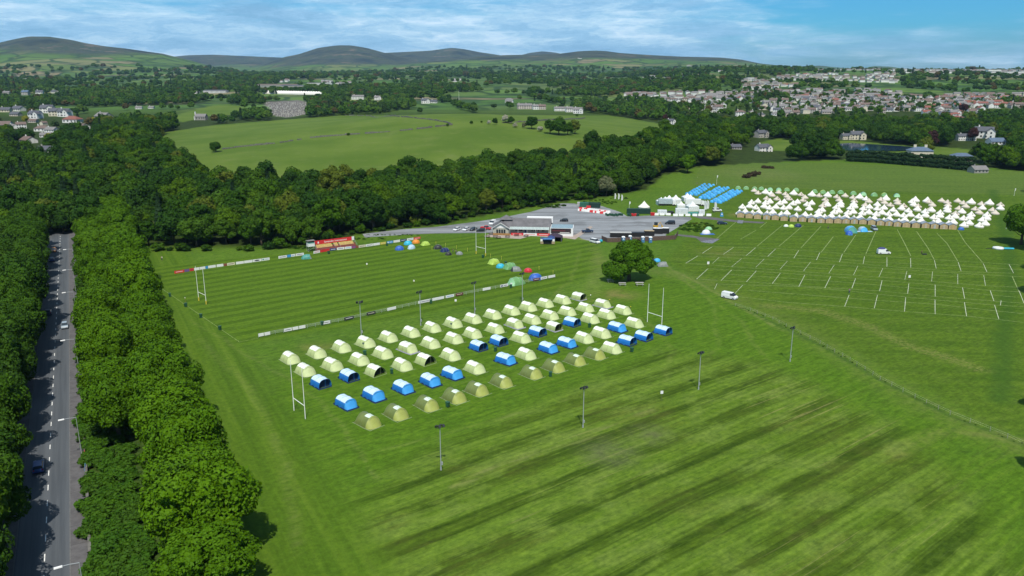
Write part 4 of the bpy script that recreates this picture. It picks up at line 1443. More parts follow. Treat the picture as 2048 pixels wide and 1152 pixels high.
# car park, drive and yard
CAR_PARK = [(725, 468), (800, 459), (870, 454), (955, 443), (1000, 436), (1060, 424), (1096, 414), (1135, 403), (1160, 410), (1200, 411), (1240, 424), (1255, 433), (1300, 431), (1380, 434), (1384, 438), (1330, 470), (1345, 476), (1210, 478), (1196, 486), (1165, 478), (1150, 470), (1100, 470), (1000, 466), (960, 466), (870, 467), (800, 470), (730, 475)]
cp_ = sheet_poly('car_park', [G(x, y) for x, y in CAR_PARK], 0.012, MATS['gravel'])
tag(cp_, 'grey gravel car park and drive behind the clubhouse', kind='structure')
tex_mat('patio', lambda t, p: t.mix(t.step(t.noise(p, 0.9, 4, 0.7), 0.3, 0.7), (0.30, 0.24, 0.21), (0.38, 0.32, 0.28)))
pt = sheet_poly('terrace', [G(x, y) for x, y in [(968, 472), (985, 466), (1100, 468), (1150, 470), (1180, 452), (1186, 454), (1150, 479), (1130, 476), (1062, 472), (1040, 478), (975, 474)]], 0.03, MATS['patio'])
tag(pt, 'paved terrace in front of the clubhouse', kind='structure')
tr_ = sheet_poly('path', [G(x, y) for x, y in [(1350, 468), (1385, 471), (1402, 474), (1440, 478), (1425, 487), (1400, 482), (1392, 476), (1350, 471)]], 0.02, MATS['paving'])
tag(tr_, 'portable grey trackway laid beside the yard fence', kind='structure')
tr2 = sheet_poly('path', [G(x, y) for x, y in [(1384, 432), (1415, 433), (1475, 441), (1530, 444), (1525, 447), (1470, 444), (1400, 437)]], 0.02, MATS['paving'])
tag(tr2, 'thin trackway along the front of the tent village', kind='structure')
tex_mat('trackmat', lambda t, p: t.mix(t.step(t.noise(p, 1.5, 3, 0.7), 0.4, 0.6), (0.10, 0.11, 0.14), (0.2, 0.21, 0.25)))
for nm_, pts_ in (('path', [(1476, 440), (1487, 441), (1485, 447), (1474, 446)]), ('path', [(1410, 481), (1440, 478), (1424, 487), (1400, 484)])):
    tag(sheet_poly(nm_, [G(x, y) for x, y in pts_], 0.03, MATS['trackmat']), 'dark matting laid on the grass', kind='structure')

# pond beyond the meadow hedge
pm = P(1760, 293)
def flat_poly(name, pts, mt, dz):
    w = [P(*q) for q in pts]
    z = sum(p.z for p in w) / len(w) + dz
    return sheet_poly(name, [(p.x, p.y) for p in w], z, mt)
mat('pond_water', (0.02, 0.045, 0.085), 0.08, var=0.1, spec=0.8)
tag(flat_poly('water', [(1645, 291), (1700, 287), (1800, 293), (1852, 297), (1852, 301), (1790, 303), (1700, 302), (1650, 298)], MATS['pond_water'], 0.6), 'dark blue pond beyond the meadow hedge', kind='structure')

# chalk lines of the camping field
lm, lf = MB(), MB()
def chalk(m, pts, w, z):
    for a, b in zip(pts[:-1], pts[1:]):
        A, B = G(1330 + a[0] / 2.852, 440 + a[1] / 2.852), G(1330 + b[0] / 2.852, 440 + b[1] / 2.852)
        d_ = (B - A); d_.normalize()
        n_ = Vector((-d_.y, d_.x, 0)) * (w / 2)
        m.add([(A - n_).xy.to_3d() + Vector((0, 0, z)), (B - n_).xy.to_3d() + Vector((0, 0, z)), (B + n_).xy.to_3d() + Vector((0, 0, z)), (A + n_).xy.to_3d() + Vector((0, 0, z))], [(0, 1, 2, 3)])
for pts_ in ([(270, 152), (640, 163), (1000, 190), (1400, 218), (1960, 252), (2048, 258)], [(215, 190), (590, 208), (870, 226), (1270, 265), (1690, 295), (1980, 303)],
             [(185, 205), (640, 230), (960, 255), (1245, 275), (1520, 295), (1820, 312), (2048, 325)], [(120, 246), (400, 268), (800, 296), (1220, 325), (1520, 350), (1830, 375), (2048, 385)],
             [(245, 278), (600, 298), (945, 322), (1240, 345), (1540, 370), (1855, 402), (2048, 410)], [(180, 337), (460, 352), (610, 362), (910, 385), (1230, 405), (1540, 436), (1870, 462), (2048, 475)],
             [(300, 365), (760, 379), (1050, 405), (1230, 425), (1540, 455), (1880, 485), (2048, 495)], [(400, 435), (700, 470), (1025, 493), (1370, 522), (1720, 548), (1905, 568), (2048, 585)],
             [(460, 400), (870, 432), (1200, 458), (1540, 480), (1720, 500), (2048, 535)], [(330, 182), (700, 196), (1180, 240), (1700, 262), (2048, 285)], [(270, 225), (800, 270), (1290, 300), (1700, 325)],
             [(360, 310), (900, 345), (1500, 395), (2000, 440)]):
    chalk(lf, pts_, 0.24, 0.014)
for a, b in (((270, 152), (213, 190)), ((392, 155), (333, 196)), ((517, 158), (462, 204)), ((631, 165), (586, 208)), ((762, 174), (735, 218)), ((883, 186), (864, 228)), ((1012, 193), (995, 240)), ((1138, 208), (1130, 250)),
             ((1266, 213), (1266, 266)), ((1401, 218), (1402, 272)), ((1537, 230), (1547, 277)), ((1672, 240), (1689, 292)), ((1815, 248), (1837, 298)), ((1962, 252), (1988, 303)), ((187, 205), (118, 247)), ((245, 278), (180, 337)),
             ((380, 285), (320, 345)), ((521, 290), (465, 352)), ((658, 303), (612, 363)), ((798, 313), (763, 380)), ((945, 322), (912, 387)), ((1087, 333), (1066, 390)), ((1238, 345), (1224, 405)), ((1391, 362), (1384, 420)),
             ((1541, 370), (1541, 437)), ((1697, 385), (1709, 448)), ((1855, 402), (1876, 462)), ((1050, 428), (1025, 493)), ((1212, 428), (1194, 503)), ((1373, 442), (1366, 522)), ((1540, 455), (1541, 537)), ((1708, 470), (1720, 549)),
             ((1880, 485), (1904, 565)), ((1917, 460), (1913, 488)), ((2020, 405), (2048, 475))):
    chalk(lm, [a, b], 0.15, 0.024)
for a, b in (((437, 220), (380, 267)), ((566, 222), (518, 270)), ((698, 234), (655, 282)), ((830, 240), (790, 292)), ((965, 257), (935, 303)), ((1100, 262), (1075, 315)), ((1243, 274), (1220, 326)), ((1380, 292), (1368, 340)),
             ((1526, 295), (1521, 350)), ((1670, 308), (1670, 366)), ((1818, 315), (1828, 375)), ((310, 212), (272, 247)), ((445, 370), (398, 420)), ((297, 362), (283, 395))):
    chalk(lm, [a, b], 0.11, 0.024)
for pts_ in ([(415, 2), (290, 110)], [(580, 12), (540, 45)], [(520, 58), (430, 110)], [(630, 62), (525, 150)], [(670, 30), (630, 62)], [(790, 30), (650, 150)], [(890, 35), (775, 160)], [(960, 95), (890, 185)], [(1088, 85), (1020, 185)],
             [(1205, 60), (1145, 195)], [(1325, 55), (1370, 140), (1402, 205)], [(1435, 65), (1500, 160), (1535, 225)], [(1550, 75), (1610, 135), (1670, 235)], [(1668, 55), (1712, 128), (1810, 240)], [(1980, 320), (2020, 410)]):
    chalk(lf, pts_, 0.26, 0.018)
tag(lf.build('field_lines', MATS['chalk_faint']), 'faint pitch lines dividing the camping field', kind='structure')
tag(lm.build('field_lines', MATS['chalk']), 'bright chalk lines marking camping plots', kind='structure')
pl = MB()
for a, b in (((297, 559), (479, 684)), ((479, 684), (517, 676))):
    A, B = G(*a), G(*b)
    d_ = (B - A); d_.normalize(); n_ = Vector((-d_.y, d_.x, 0)) * 0.07
    pl.add([A - n_ + Vector((0, 0, .02)), B - n_ + Vector((0, 0, .02)), B + n_ + Vector((0, 0, .02)), A + n_ + Vector((0, 0, .02))], [(0, 1, 2, 3)])
tag(pl.build('pitch_lines', MATS['chalk_faint']), 'worn goal line and touch line of the rugby pitch', kind='structure')
# ------------------------------------------------------------------ tunnel tents on the training field
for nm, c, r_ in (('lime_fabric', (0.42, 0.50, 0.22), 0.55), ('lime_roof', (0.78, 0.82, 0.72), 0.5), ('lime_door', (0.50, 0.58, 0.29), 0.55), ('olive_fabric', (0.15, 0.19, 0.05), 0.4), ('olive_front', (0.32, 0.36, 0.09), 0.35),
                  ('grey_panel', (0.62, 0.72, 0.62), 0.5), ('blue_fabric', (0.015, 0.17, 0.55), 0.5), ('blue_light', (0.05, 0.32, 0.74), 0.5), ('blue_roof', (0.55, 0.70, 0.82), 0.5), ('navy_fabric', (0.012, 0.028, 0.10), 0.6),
                  ('inside_shade', (0.020, 0.026, 0.010), 0.9), ('lilac_skirt', (0.36, 0.34, 0.46), 0.7), ('olive_skirt', (0.20, 0.25, 0.13), 0.7), ('window_film', (0.08, 0.12, 0.08), 0.2), ('rope', (0.5, 0.5, 0.42), 0.8)):
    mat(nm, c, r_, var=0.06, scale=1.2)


def hoop(x, w, h, n=14, pw=2.0, z0=0.0):
    """Ring of points of a tent hoop from the near foot over the top to the far foot (open at the ground)."""
    out = []
    for k in range(n + 1):
        a = math.pi * k / n
        c, s = math.cos(a), math.sin(a)
        out.append((x, math.copysign(abs(c) ** (2 / pw), c) * w, z0 + abs(s) ** (2 / pw) * h))
    return out


def skin(m, hoops, k0, k1, mi=0, lift=0.0):
    rings = []
    for h_ in hoops:
        r_ = h_[k0:k1 + 1]
        if lift:
            zc = max(p[2] for p in h_) * 0.4
            r_ = [(p[0], p[1] * (1 + lift / 1.6), p[2] + lift) for p in r_]
        rings.append(r_)
    m.rings(rings, mi, close=False, caps=(False, False))


def tunnel_tent(name, style):
    """style: lime, lime_open, skirt, skirt_open, blue, blue_open, olive, lime_window"""
    e = empty(name, (0, 0, 0), 0, 'tunnel tent', 'tent')
    blue = style.startswith('blue')
    olive = style == 'olive'
    open_ = style.endswith('open')
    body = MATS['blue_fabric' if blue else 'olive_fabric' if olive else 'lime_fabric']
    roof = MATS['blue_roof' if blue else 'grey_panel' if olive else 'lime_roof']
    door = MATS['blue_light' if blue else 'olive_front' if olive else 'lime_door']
    pw = 2.9 if blue or style.startswith('skirt') else 1.82
    w, h = (1.55, 2.0) if (blue or style.startswith('skirt')) else (1.85, 2.05)
    n = 14
    xs = [-2.35, -1.5, -0.75, 0.0, 0.75, 1.5]
    sag = [0, 1.0, 0.965, 1.0, 0.965, 1.0]
    if blue or open_:
        xs, sag = [-2.3, -1.7, -0.85, 0.0, 0.85, 1.7], [0, 1.0, 0.97, 1.02, 0.97, 1.0]
    hoops = []
    for x, q in zip(xs[1:], sag[1:]):
        hoops.append(hoop(x, w * q, h * q, n, pw))
    # rear: slopes down to the ground
    back = [(xs[0] - 0.12 * math.sin(math.pi * k / n), p[1] * (0.97 if k in (0, n) else 0.86), p[2] * 0.10) for k, p in enumerate(hoops[0])]
    m = MB()
    skin(m, [back] + hoops, 0, n)
    fl = MB()
    m.build('flysheet', body, e, True)
    # pale roof panels between the seams
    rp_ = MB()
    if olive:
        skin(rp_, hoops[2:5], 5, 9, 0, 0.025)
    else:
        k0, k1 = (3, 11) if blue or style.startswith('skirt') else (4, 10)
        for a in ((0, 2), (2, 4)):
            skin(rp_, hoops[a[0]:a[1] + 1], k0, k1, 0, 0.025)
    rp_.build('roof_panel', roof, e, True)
    sm_ = MB()
    sm_.tube((hoops[0][7][0], 0, h * 1.005), (hoops[4][7][0], 0, h * 1.005), 0.015, n=3)
    for hp in (hoops[0], hoops[2], hoops[4]):
        for a, b in zip(hp[:-1], hp[1:]):
            sm_.tube((a[0], a[1] * 1.01, a[2] * 1.012 + 0.01), (b[0], b[1] * 1.01, b[2] * 1.012 + 0.01), 0.022, n=4)
    sm_.build('pole_sleeve', MATS['blue_fabric' if blue else 'olive_skirt'], e)
    fr = hoops[-1]
    xe = xs[-1]
    if open_:
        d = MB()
        # inner wall under the porch; lime tents get interior shade in its colour
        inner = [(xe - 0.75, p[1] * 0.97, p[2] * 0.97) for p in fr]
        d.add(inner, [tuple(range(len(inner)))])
        d.build('inner_tent', MATS['navy_fabric' if blue else 'inside_shade'], e)
        s_ = MB()
        s_.tube((xe + 0.02, 0.05, 0), (xe + 0.02, 0.05, h * 0.97), 0.025, n=5)
        s_.build('porch_pole', MATS['blue_fabric' if blue else 'olive_skirt'], e)
    else:
        d = MB()
        reach = 0.95 if blue else 1.35
        foot = []
        for k, p in enumerate(fr):
            t = math.sin(math.pi * k / n)
            foot.append((xe + reach * t * 0.95 + (0.10 if 0 < k < n else 0.0), p[1] * 0.98, 0.05 if blue else 0.0))
        mid = [(xe + (f[0] - xe) * 0.52, (p[1] + f[1]) / 2 * 1.01, p[2] * 0.52) for p, f in zip(fr, foot)]
        d.rings([fr, mid, foot], 0, close=False, caps=(False, False))
        d.build('door', door, e, True)
        s_ = MB()
        for k in range(4, 10):
            a, b = fr[k], fr[k + 1]
            mx, my = mid[k], mid[k + 1]
            q = lambda f_, g_: tuple(f_[i] + (g_[i] - f_[i]) * 0.22 + (0.03 if i != 1 else 0) for i in range(3))
            s_.tube(q(a, mx), q(b, my), 0.03, n=4)
        s_.build('door_seam', MATS['navy_fabric' if blue else 'olive_skirt'], e)
        if olive:
            for sy in (-1, 1):
                wv_ = MB()
                wv_.add([(xe + 0.62, sy * 0.18, 0.75), (xe + 0.45, sy * 0.16, 1.30), (xe + 0.32, sy * 0.85, 1.10), (xe + 0.52, sy * 0.95, 0.60)], [(0, 1, 2, 3)])
                o_ = wv_.build('window', MATS['window_film'], e)
                o_.location.x = 0.06
    if style == 'lime_window':
        wv_ = MB()
        a = hoops[3][11]; b = hoops[3][12]
        c = hoops[4][12]; d_ = hoops[4][11]
        wv_.add([(p[0] + 0.02, p[1] * 1.0 - 0.05, p[2] + 0.03) for p in (a, b, c, d_)], [(0, 1, 2, 3)])
        a, b, c, d_ = hoops[3][2], hoops[3][3], hoops[4][3], hoops[4][2]
        wv_.add([(p[0] - 0.05, p[1] * 1.03, p[2] + 0.03) for p in (a, b, c, d_)], [(0, 1, 2, 3)])
        wv_.build('window', MATS['window_film'], e)
    # skirt round the foot
    sk = MB()
    z1 = 0.30 if blue else 0.26 if style.startswith('skirt') else 0.07
    ex = 0.10
    xf = xe + (0.06 if open_ else (0.95 if blue else 1.35) * 0.98)
    loop0 = [(xs[0] - 0.15, -w * 0.92), (xe, -w), (xf, -w * 0.93), (xf, w * 0.93), (xe, w), (xs[0] - 0.15, w * 0.92)]
    outer = [(x * 1.02 + (0.05 if x > 0 else -0.05), y * 1.07, 0.01) for x, y in loop0]
    top = [(x * 1.005, y * 1.02, z1) for x, y in loop0]
    sk.rings([outer, top], 0, True, (False, False))
    sk.build('skirt', MATS['navy_fabric' if blue else 'lilac_skirt' if style.startswith('skirt') else 'olive_skirt'], e)
    return e


A_, B_ = (3.7167, 540, 570), (4.6545, 940, 560)
TENTS = [  # picture scale key, x, y, style, row
    (A_, 150, 562, 'lime', 1), (A_, 348, 520, 'lime', 1), (A_, 532, 478, 'lime', 1), (A_, 710, 444, 'lime_window', 1), (A_, 878, 404, 'lime', 1), (A_, 1046, 368, 'lime', 1), (A_, 1204, 332, 'lime', 1), (A_, 1360, 299, 'lime_window', 1),
    (A_, 1505, 267, 'lime', 1), (B_, 210, 342, 'lime', 1), (B_, 382, 305, 'lime', 1), (B_, 538, 270, 'lime', 1), (B_, 697, 236, 'lime', 1), (B_, 857, 204, 'lime', 1), (B_, 1015, 180, 'skirt_open', 1),
    (A_, 262, 652, 'lime', 2), (A_, 463, 612, 'lime', 2), (A_, 663, 572, 'lime', 2), (A_, 838, 524, 'lime', 2), (A_, 1022, 488, 'skirt', 2), (A_, 1192, 449, 'lime', 2), (A_, 1363, 414, 'lime', 2), (A_, 1505, 376, 'lime', 2),
    (B_, 230, 474, 'lime', 2), (B_, 412, 430, 'skirt', 2), (B_, 573, 388, 'lime', 2), (B_, 740, 348, 'lime', 2), (B_, 902, 312, 'lime', 2), (B_, 1070, 278, 'lime', 2), (B_, 1230, 244, 'skirt', 2),
    (A_, 380, 750, 'blue_open', 3), (A_, 592, 702, 'blue_open', 3), (A_, 785, 660, 'lime_open', 3), (A_, 982, 612, 'lime', 3), (A_, 1157, 578, 'lime_open', 3), (A_, 1340, 537, 'lime', 3), (B_, 82, 645, 'blue_open', 3),
    (B_, 270, 596, 'blue_open', 3), (B_, 470, 558, 'lime', 3), (B_, 630, 510, 'blue_open', 3), (B_, 785, 462, 'skirt_open', 3), (B_, 950, 420, 'blue_open', 3), (B_, 1113, 380, 'lime', 3), (B_, 1265, 340, 'lime', 3), (B_, 1418, 300, 'lime', 3),
    (A_, 565, 898, 'blue', 4), (A_, 770, 838, 'blue', 4), (A_, 988, 784, 'blue', 4), (A_, 1190, 732, 'blue', 4), (A_, 1353, 680, 'blue', 4), (A_, 1520, 633, 'lime', 4), (B_, 328, 765, 'blue', 4), (B_, 518, 712, 'lime', 4),
    (B_, 725, 658, 'blue', 4), (B_, 897, 610, 'blue', 4), (B_, 1055, 560, 'lime', 4), (B_, 1215, 514, 'lime', 4), (B_, 1365, 466, 'blue', 4), (B_, 1523, 420, 'lime', 4),
    (A_, 728, 1030, 'olive', 5), (A_, 937, 968, 'olive', 5), (A_, 1165, 903, 'olive', 5), (A_, 1368, 846, 'olive', 5), (B_, 60, 1040, 'olive', 5), (B_, 290, 965, 'olive', 5), (B_, 567, 885, 'olive', 5), (B_, 775, 825, 'olive', 5),
    (B_, 975, 765, 'olive', 5), (B_, 1155, 710, 'olive', 5), (B_, 1310, 655, 'lime', 5), (B_, 1465, 594, 'blue_open', 5), (B_, 1617, 552, 'blue_open', 5), (B_, 1800, 498, 'blue_open', 5)]
SDESC = {'lime': 'pale lime tunnel tent', 'lime_window': 'lime tunnel tent with dark side window', 'lime_open': 'lime tunnel tent with dark open porch', 'skirt': 'lime tent with a lilac skirt',
         'skirt_open': 'lime tent with lilac skirt and open porch', 'blue': 'bright blue tunnel tent, door closed', 'blue_open': 'blue tunnel tent with navy open porch', 'olive': 'olive tunnel tent with pale roof patch'}
RDESC = {1: 'back row', 2: 'second row', 3: 'third row', 4: 'fourth row', 5: 'front row'}
protos = {}
rte = random.Random(4)
rows = {}
for sc_, x, y, st_, r_ in TENTS:
    rows.setdefault(r_, []).append((sc_[1] + x / sc_[0], sc_[2] + y / sc_[0], st_))
for r_, lst in rows.items():
    lst.sort()
    cnt = {}
    for X_, Y_, st_ in lst:
        cnt[st_] = cnt.get(st_, 0) + 1
        if st_ not in protos:
            protos[st_] = tunnel_tent('tunnel_tent', st_)
        p = G(X_, Y_)
        place(protos[st_], (p.x, p.y, 0.0), R_(-46) + rte.uniform(-0.05, 0.05), f'{SDESC[st_]}, {ORD[cnt[st_] - 1]} alike from the left, {RDESC[r_]}', 'tunnel tents pitched in rows on the training field', (1.12 * (k_ := rte.uniform(0.98, 1.03)), 1.04 * k_, 1.08 * k_))

# ------------------------------------------------------------------ goals
mat('pad_yellow', (0.62, 0.50, 0.06), 0.7)
mat('post_white', (0.80, 0.81, 0.80), 0.4, var=0.03)


def goal(h, pad):
    e = empty('rugby_goal', (0, 0, 0), 0, 'white rugby posts', 'rugby goal', 'rugby goals')
    for s in (-1, 1):
        m = MB()
        m.tube((0, s * 2.8, 0), (0, s * 2.8, 3.1), 0.10, 0.085)
        m.tube((0, s * 2.8, 3.1), (0, s * 2.8, h), 0.085, 0.05)
        m.build('upright', MATS['post_white'], e, False)
        if pad:
            m = MB()
            m.box(-0.16, 0.16, s * 2.8 - 0.16, s * 2.8 + 0.16, 0, 1.2)
            m.build('padding', MATS['pad_yellow'], e, bevel=0.04)
    m = MB()
    m.tube((0, -2.8, 3.0), (0, 2.8, 3.0), 0.075)
    m.build('crossbar', MATS['post_white'], e)
    return e


gp, gq = goal(11.5, True), goal(11.6, False)
for pr, a, b, lab in ((gp, (398.4, 602), (412, 608.5), 'white rugby posts with yellow pads at the avenue end of the striped pitch'), (gp, (952.7, 507.7), (970.8, 512), 'white rugby posts with yellow pads near the clubhouse'),
                      (gq, (588, 821), (611, 838), 'unpadded white rugby posts beside the first tents of the rows'), (gq, (1293.4, 643.4), (1324.5, 653.5), 'unpadded white rugby posts behind the last blue tents')):
    A, B = G(*a), G(*b)
    d = B - A
    place(pr, ((A.x + B.x) / 2, (A.y + B.y) / 2, 0), math.atan2(d.y, d.x) - math.pi / 2, lab, 'rugby goals')

# ------------------------------------------------------------------ floodlights
mat('lamp_black', (0.03, 0.035, 0.04), 0.4)


def floodlight(n):
    e = empty('floodlight', (0, 0, 0), 0, 'floodlight', 'floodlight')
    m = MB()
    m.tube((0, 0, 0), (0, 0, 0.5), 0.16, 0.15)
    m.tube((0, 0, 0.5), (0, 0, 8.6), 0.10, 0.075)
    m.build('pole', MATS['galvanised'], e)
    m = MB()
    m.tube((-0.75, 0, 8.55), (0.75, 0, 8.55), 0.05)
    m.tube((0, -0.4, 8.7), (0, 0.4, 8.7), 0.05)
    m.build('bracket', MATS['lamp_black'], e)
    for k in range(n):
        x = -0.62 + k * 1.24 / max(n - 1, 1)
        m = MB()
        m.box(-0.24, 0.24, -0.16, 0.16, -0.25, 0.30, taper=0.03)
        o = m.build('lamp_head', MATS['lamp_black'], e)
        o.location = (x, (-1) ** k * 0.22, 8.85)
        o.rotation_euler = (0.7 * (-1) ** k, 0, 0)
    m = MB()
    m.box(0.10, 0.35, -0.14, 0.14, 1.0, 1.6)
    m.build('switch_box', MATS['galvanised'], e)
    return e


f4, f2 = floodlight(4), floodlight(3)
for pr, x, y, s, lab in ((f2, 723, 674, 1.14, 'floodlight mast behind the back row, leftmost of four'), (f2, 841.5, 651, 1.14, 'floodlight mast behind the back row, second from left'), (f2, 949.4, 627.4, 1.1, 'floodlight mast behind the back row, third from left'),
                         (f2, 1044.6, 606.5, 1.1, 'floodlight mast behind the back row, rightmost of four'), (f4, 882, 940, 1.0, 'four-lamp floodlight mast on the mown grass nearest the bottom of the photo'), (f4, 1166, 855, 1.0, 'four-lamp floodlight mast below the olive tents, second from left of the lower line'),
                         (f4, 1397, 779, 1.02, 'four-lamp floodlight mast below the blue tents at the right'), (f2, 1580, 723, 1.02, 'floodlight mast next to the rope fence, farthest right')):
    p = G(x, y)
    place(pr, (p.x, p.y, 0), AX + rte.uniform(-0.3, 0.3), lab, 'floodlight masts round the training field', s)

# ------------------------------------------------------------------ pitch-side rails and advertising boards
def pix_line(pts):
    w = [G(*p) for p in pts]
    L = [0]
    for a, b in zip(w[:-1], w[1:]):
        L.append(L[-1] + (b - a).length)
    def at(px):
        for (a, b), (p, q) in zip(zip(w[:-1], w[1:]), zip(pts[:-1], pts[1:])):
            if px <= q[0] or q is pts[-1]:
                t = (px - p[0]) / (q[0] - p[0])
                zc0, zc1 = a.y, b.y
                # perspective-correct step along the segment
                lo, hi = 0.0, 1.0
                for _ in range(30):
                    md = (lo + hi) / 2
                    c = a + (b - a) * md
                    if proj(c.x, c.y, 0)[0] < px: lo = md
                    else: hi = md
                return a + (b - a) * lo, math.atan2((b - a).y, (b - a).x)
    return at


RAIL = pix_line([(517, 675), (700, 640), (841, 608), (949, 586), (1110, 555)])
f = MB(); f2_ = MB()
e = empty('barrier_rail', (0, 0, 0), 0, 'long grey galvanised rail along the near touch line of the pitch', 'railing')
A, _ = RAIL(517); B, _ = RAIL(1110)
L = (B - A).length
n = int(L / 2.4)
pts_ = []
for k in range(n + 1):
    x = 517
    c = A + (B - A) * (k / n)
    px_ = proj(c.x, c.y, 0)[0]
    q, _ = RAIL(float(px_))
    pts_.append(q)
for q in pts_:
    f.tube((q.x, q.y, 0), (q.x, q.y, 1.12), 0.045, n=5)
for a, b in zip(pts_[:-1], pts_[1:]):
    for z in (0.45, 0.78, 1.1):
        f2_.tube((a.x, a.y, z), (b.x, b.y, z), 0.035, n=5)
f.build('post', MATS['galvanised'], e)
f2_.build('rail', MATS['galvanised'], e)

for nm, c in (('ad_white', (0.76, 0.77, 0.76)), ('ad_red', (0.62, 0.03, 0.035)), ('ad_navy', (0.03, 0.05, 0.17)), ('ad_blue', (0.05, 0.28, 0.62)), ('ad_purple', (0.16, 0.09, 0.26)), ('ad_brown', (0.22, 0.07, 0.05)), ('ad_cream', (0.66, 0.62, 0.46)),
              ('ad_yellow', (0.62, 0.52, 0.08)), ('ad_teal', (0.10, 0.32, 0.30)), ('ad_black', (0.035, 0.035, 0.04)), ('ad_maroon', (0.13, 0.03, 0.04))):
    mat(nm, c, 0.5, var=0.03)


def board(p, rz, w, h, col_, mark, lab, z=0.08, group=None, lean=0.0):
    e_ = empty('advertising_board', (p.x, p.y, z), rz, lab, 'advertising board', group)
    m = MB()
    m.box(-w / 2, w / 2, -0.03, 0.03, 0, h)
    m.build('panel', MATS[col_], e_)
    if mark:
        m = MB()
        mc, kind_ = mark
        if kind_ == 'stripe':
            m.box(-w * 0.36, w * 0.36, -0.045, -0.032, h * 0.42, h * 0.60)
        elif kind_ == 'block':
            m.box(-w * 0.42, -w * 0.18, -0.045, -0.032, h * 0.25, h * 0.75)
            m.box(-w * 0.08, w * 0.38, -0.045, -0.032, h * 0.40, h * 0.60)
        elif kind_ == 'oval':
            m.add([(w * 0.30 * math.cos(a * math.pi / 6), -0.04, h * 0.5 + h * 0.28 * math.sin(a * math.pi / 6)) for a in range(12)], [tuple(range(12))])
        m.build('emblem', MATS[mc], e_)
    if z < 0.3:
        m = MB()
        for sx in (-1, 1):
            m.tube((sx * w * 0.42, 0.08, -z), (sx * w * 0.42, 0.08, h * 0.9), 0.03, n=4)
        m.build('stake', MATS['timber_dark'], e_)
    return e_


CN = {'ad_white': 'white', 'ad_red': 'red', 'ad_navy': 'navy', 'ad_blue': 'blue', 'ad_purple': 'purple', 'ad_brown': 'brown', 'ad_cream': 'cream', 'ad_yellow': 'yellow', 'ad_teal': 'teal', 'ad_black': 'black', 'ad_maroon': 'dark red'}
k = 0
for x0, x1, c_, mk_ in ((517, 528, 'ad_white', None), (529, 540.5, 'ad_white', None), (568, 584, 'ad_white', ('ad_navy', 'stripe')), (585, 597, 'ad_white', None), (598, 611, 'ad_white', None), (646, 660, 'ad_white', ('ad_black', 'stripe')), (688, 708, 'ad_black', ('ad_white', 'stripe')),
                        (733, 751, 'ad_black', ('ad_cream', 'stripe')), (774, 792, 'ad_white', None), (836, 861, 'ad_white', ('ad_navy', 'stripe')), (864, 888, 'ad_white', None), (891, 908, 'ad_white', ('ad_blue', 'stripe')), (911, 926, 'ad_maroon', ('ad_cream', 'stripe')),
                        (965, 981, 'ad_white', None), (1000, 1016, 'ad_white', ('ad_navy', 'block')), (1020, 1032, 'ad_white', None), (1035, 1047, 'ad_maroon', ('ad_white', 'stripe')), (1066, 1079, 'ad_maroon', ('ad_white', 'stripe')), (1081, 1094, 'ad_white', ('ad_navy', 'stripe')), (1096, 1110, 'ad_white', None)):
    a, _ = RAIL(x0); b, rz = RAIL(x1)
    c = (a + b) / 2
    n_ = Vector((math.sin(rz), -math.cos(rz), 0)) * 0.10
    board(c + n_, rz, (b - a).length * 0.97, 0.86, c_, mk_, f'{CN[c_]} board hung on the near touch line rail, {ORD[k]} from the left', 0.24, 'boards on the near touch line rail')
    k += 1
HOARD = pix_line([(349, 548), (380, 543), (432, 535), (541, 520), (557, 518), (590, 513), (627, 508), (660, 502), (717, 496), (760, 490), (841, 478)])
k = 0
for x0, x1, c_, mk_ in ((349, 369, 'ad_red', ('ad_white', 'stripe')), (369.5, 379, 'ad_purple', None), (379.5, 388, 'ad_red', ('ad_navy', 'stripe')), (388.5, 399, 'ad_white', None), (399.5, 411, 'ad_white', None), (411.5, 416, 'ad_blue', None), (416.5, 432, 'ad_white', None), (433.5, 447, 'ad_white', None),
                        (447.5, 454, 'ad_brown', None), (454.5, 470, 'ad_cream', ('ad_black', 'stripe')), (472, 488, 'ad_white', None), (488.5, 505, 'ad_white', None), (505.5, 523, 'ad_white', ('ad_black', 'oval')), (523.5, 539.5, 'ad_white', ('ad_teal', 'block')), (557, 574, 'ad_white', ('ad_navy', 'stripe')), (574.5, 582, 'ad_blue', None),
                        (582.5, 590.5, 'ad_white', ('ad_blue', 'stripe')), (591.5, 608, 'ad_white', ('ad_navy', 'stripe')), (627, 640, 'ad_white', ('ad_red', 'stripe')), (640.5, 659, 'ad_red', None), (660, 673, 'ad_navy', ('ad_white', 'stripe')), (674, 689, 'ad_white', ('ad_navy', 'stripe')), (690, 703, 'ad_white', ('ad_blue', 'stripe')), (703.5, 711, 'ad_purple', ('ad_red', 'stripe')),
                        (711.5, 717, 'ad_brown', None), (717.5, 731, 'ad_cream', ('ad_black', 'stripe')), (731.5, 746, 'ad_white', ('ad_black', 'stripe')), (746.5, 760, 'ad_white', None), (761, 772, 'ad_yellow', ('ad_cream', 'stripe')), (774, 786, 'ad_blue', ('ad_white', 'block')), (787, 800, 'ad_white', None), (801, 813, 'ad_navy', ('ad_white', 'stripe')),
                        (814, 827, 'ad_white', ('ad_blue', 'stripe')), (827.5, 841, 'ad_red', ('ad_white', 'stripe'))):
    a, _ = HOARD(x0); b, rz = HOARD(x1)
    board((a + b) / 2, rz, (b - a).length * 0.985, 0.98, c_, mk_, f'{CN[c_]} hoarding on the far touch line, {ORD[k]} from the left', 0.10, 'hoardings on the far touch line')
    k += 1

# ------------------------------------------------------------------ wheelie bins
mat('bin_green', (0.025, 0.10, 0.055), 0.5)
mat('rubber', (0.02, 0.02, 0.02), 0.8)


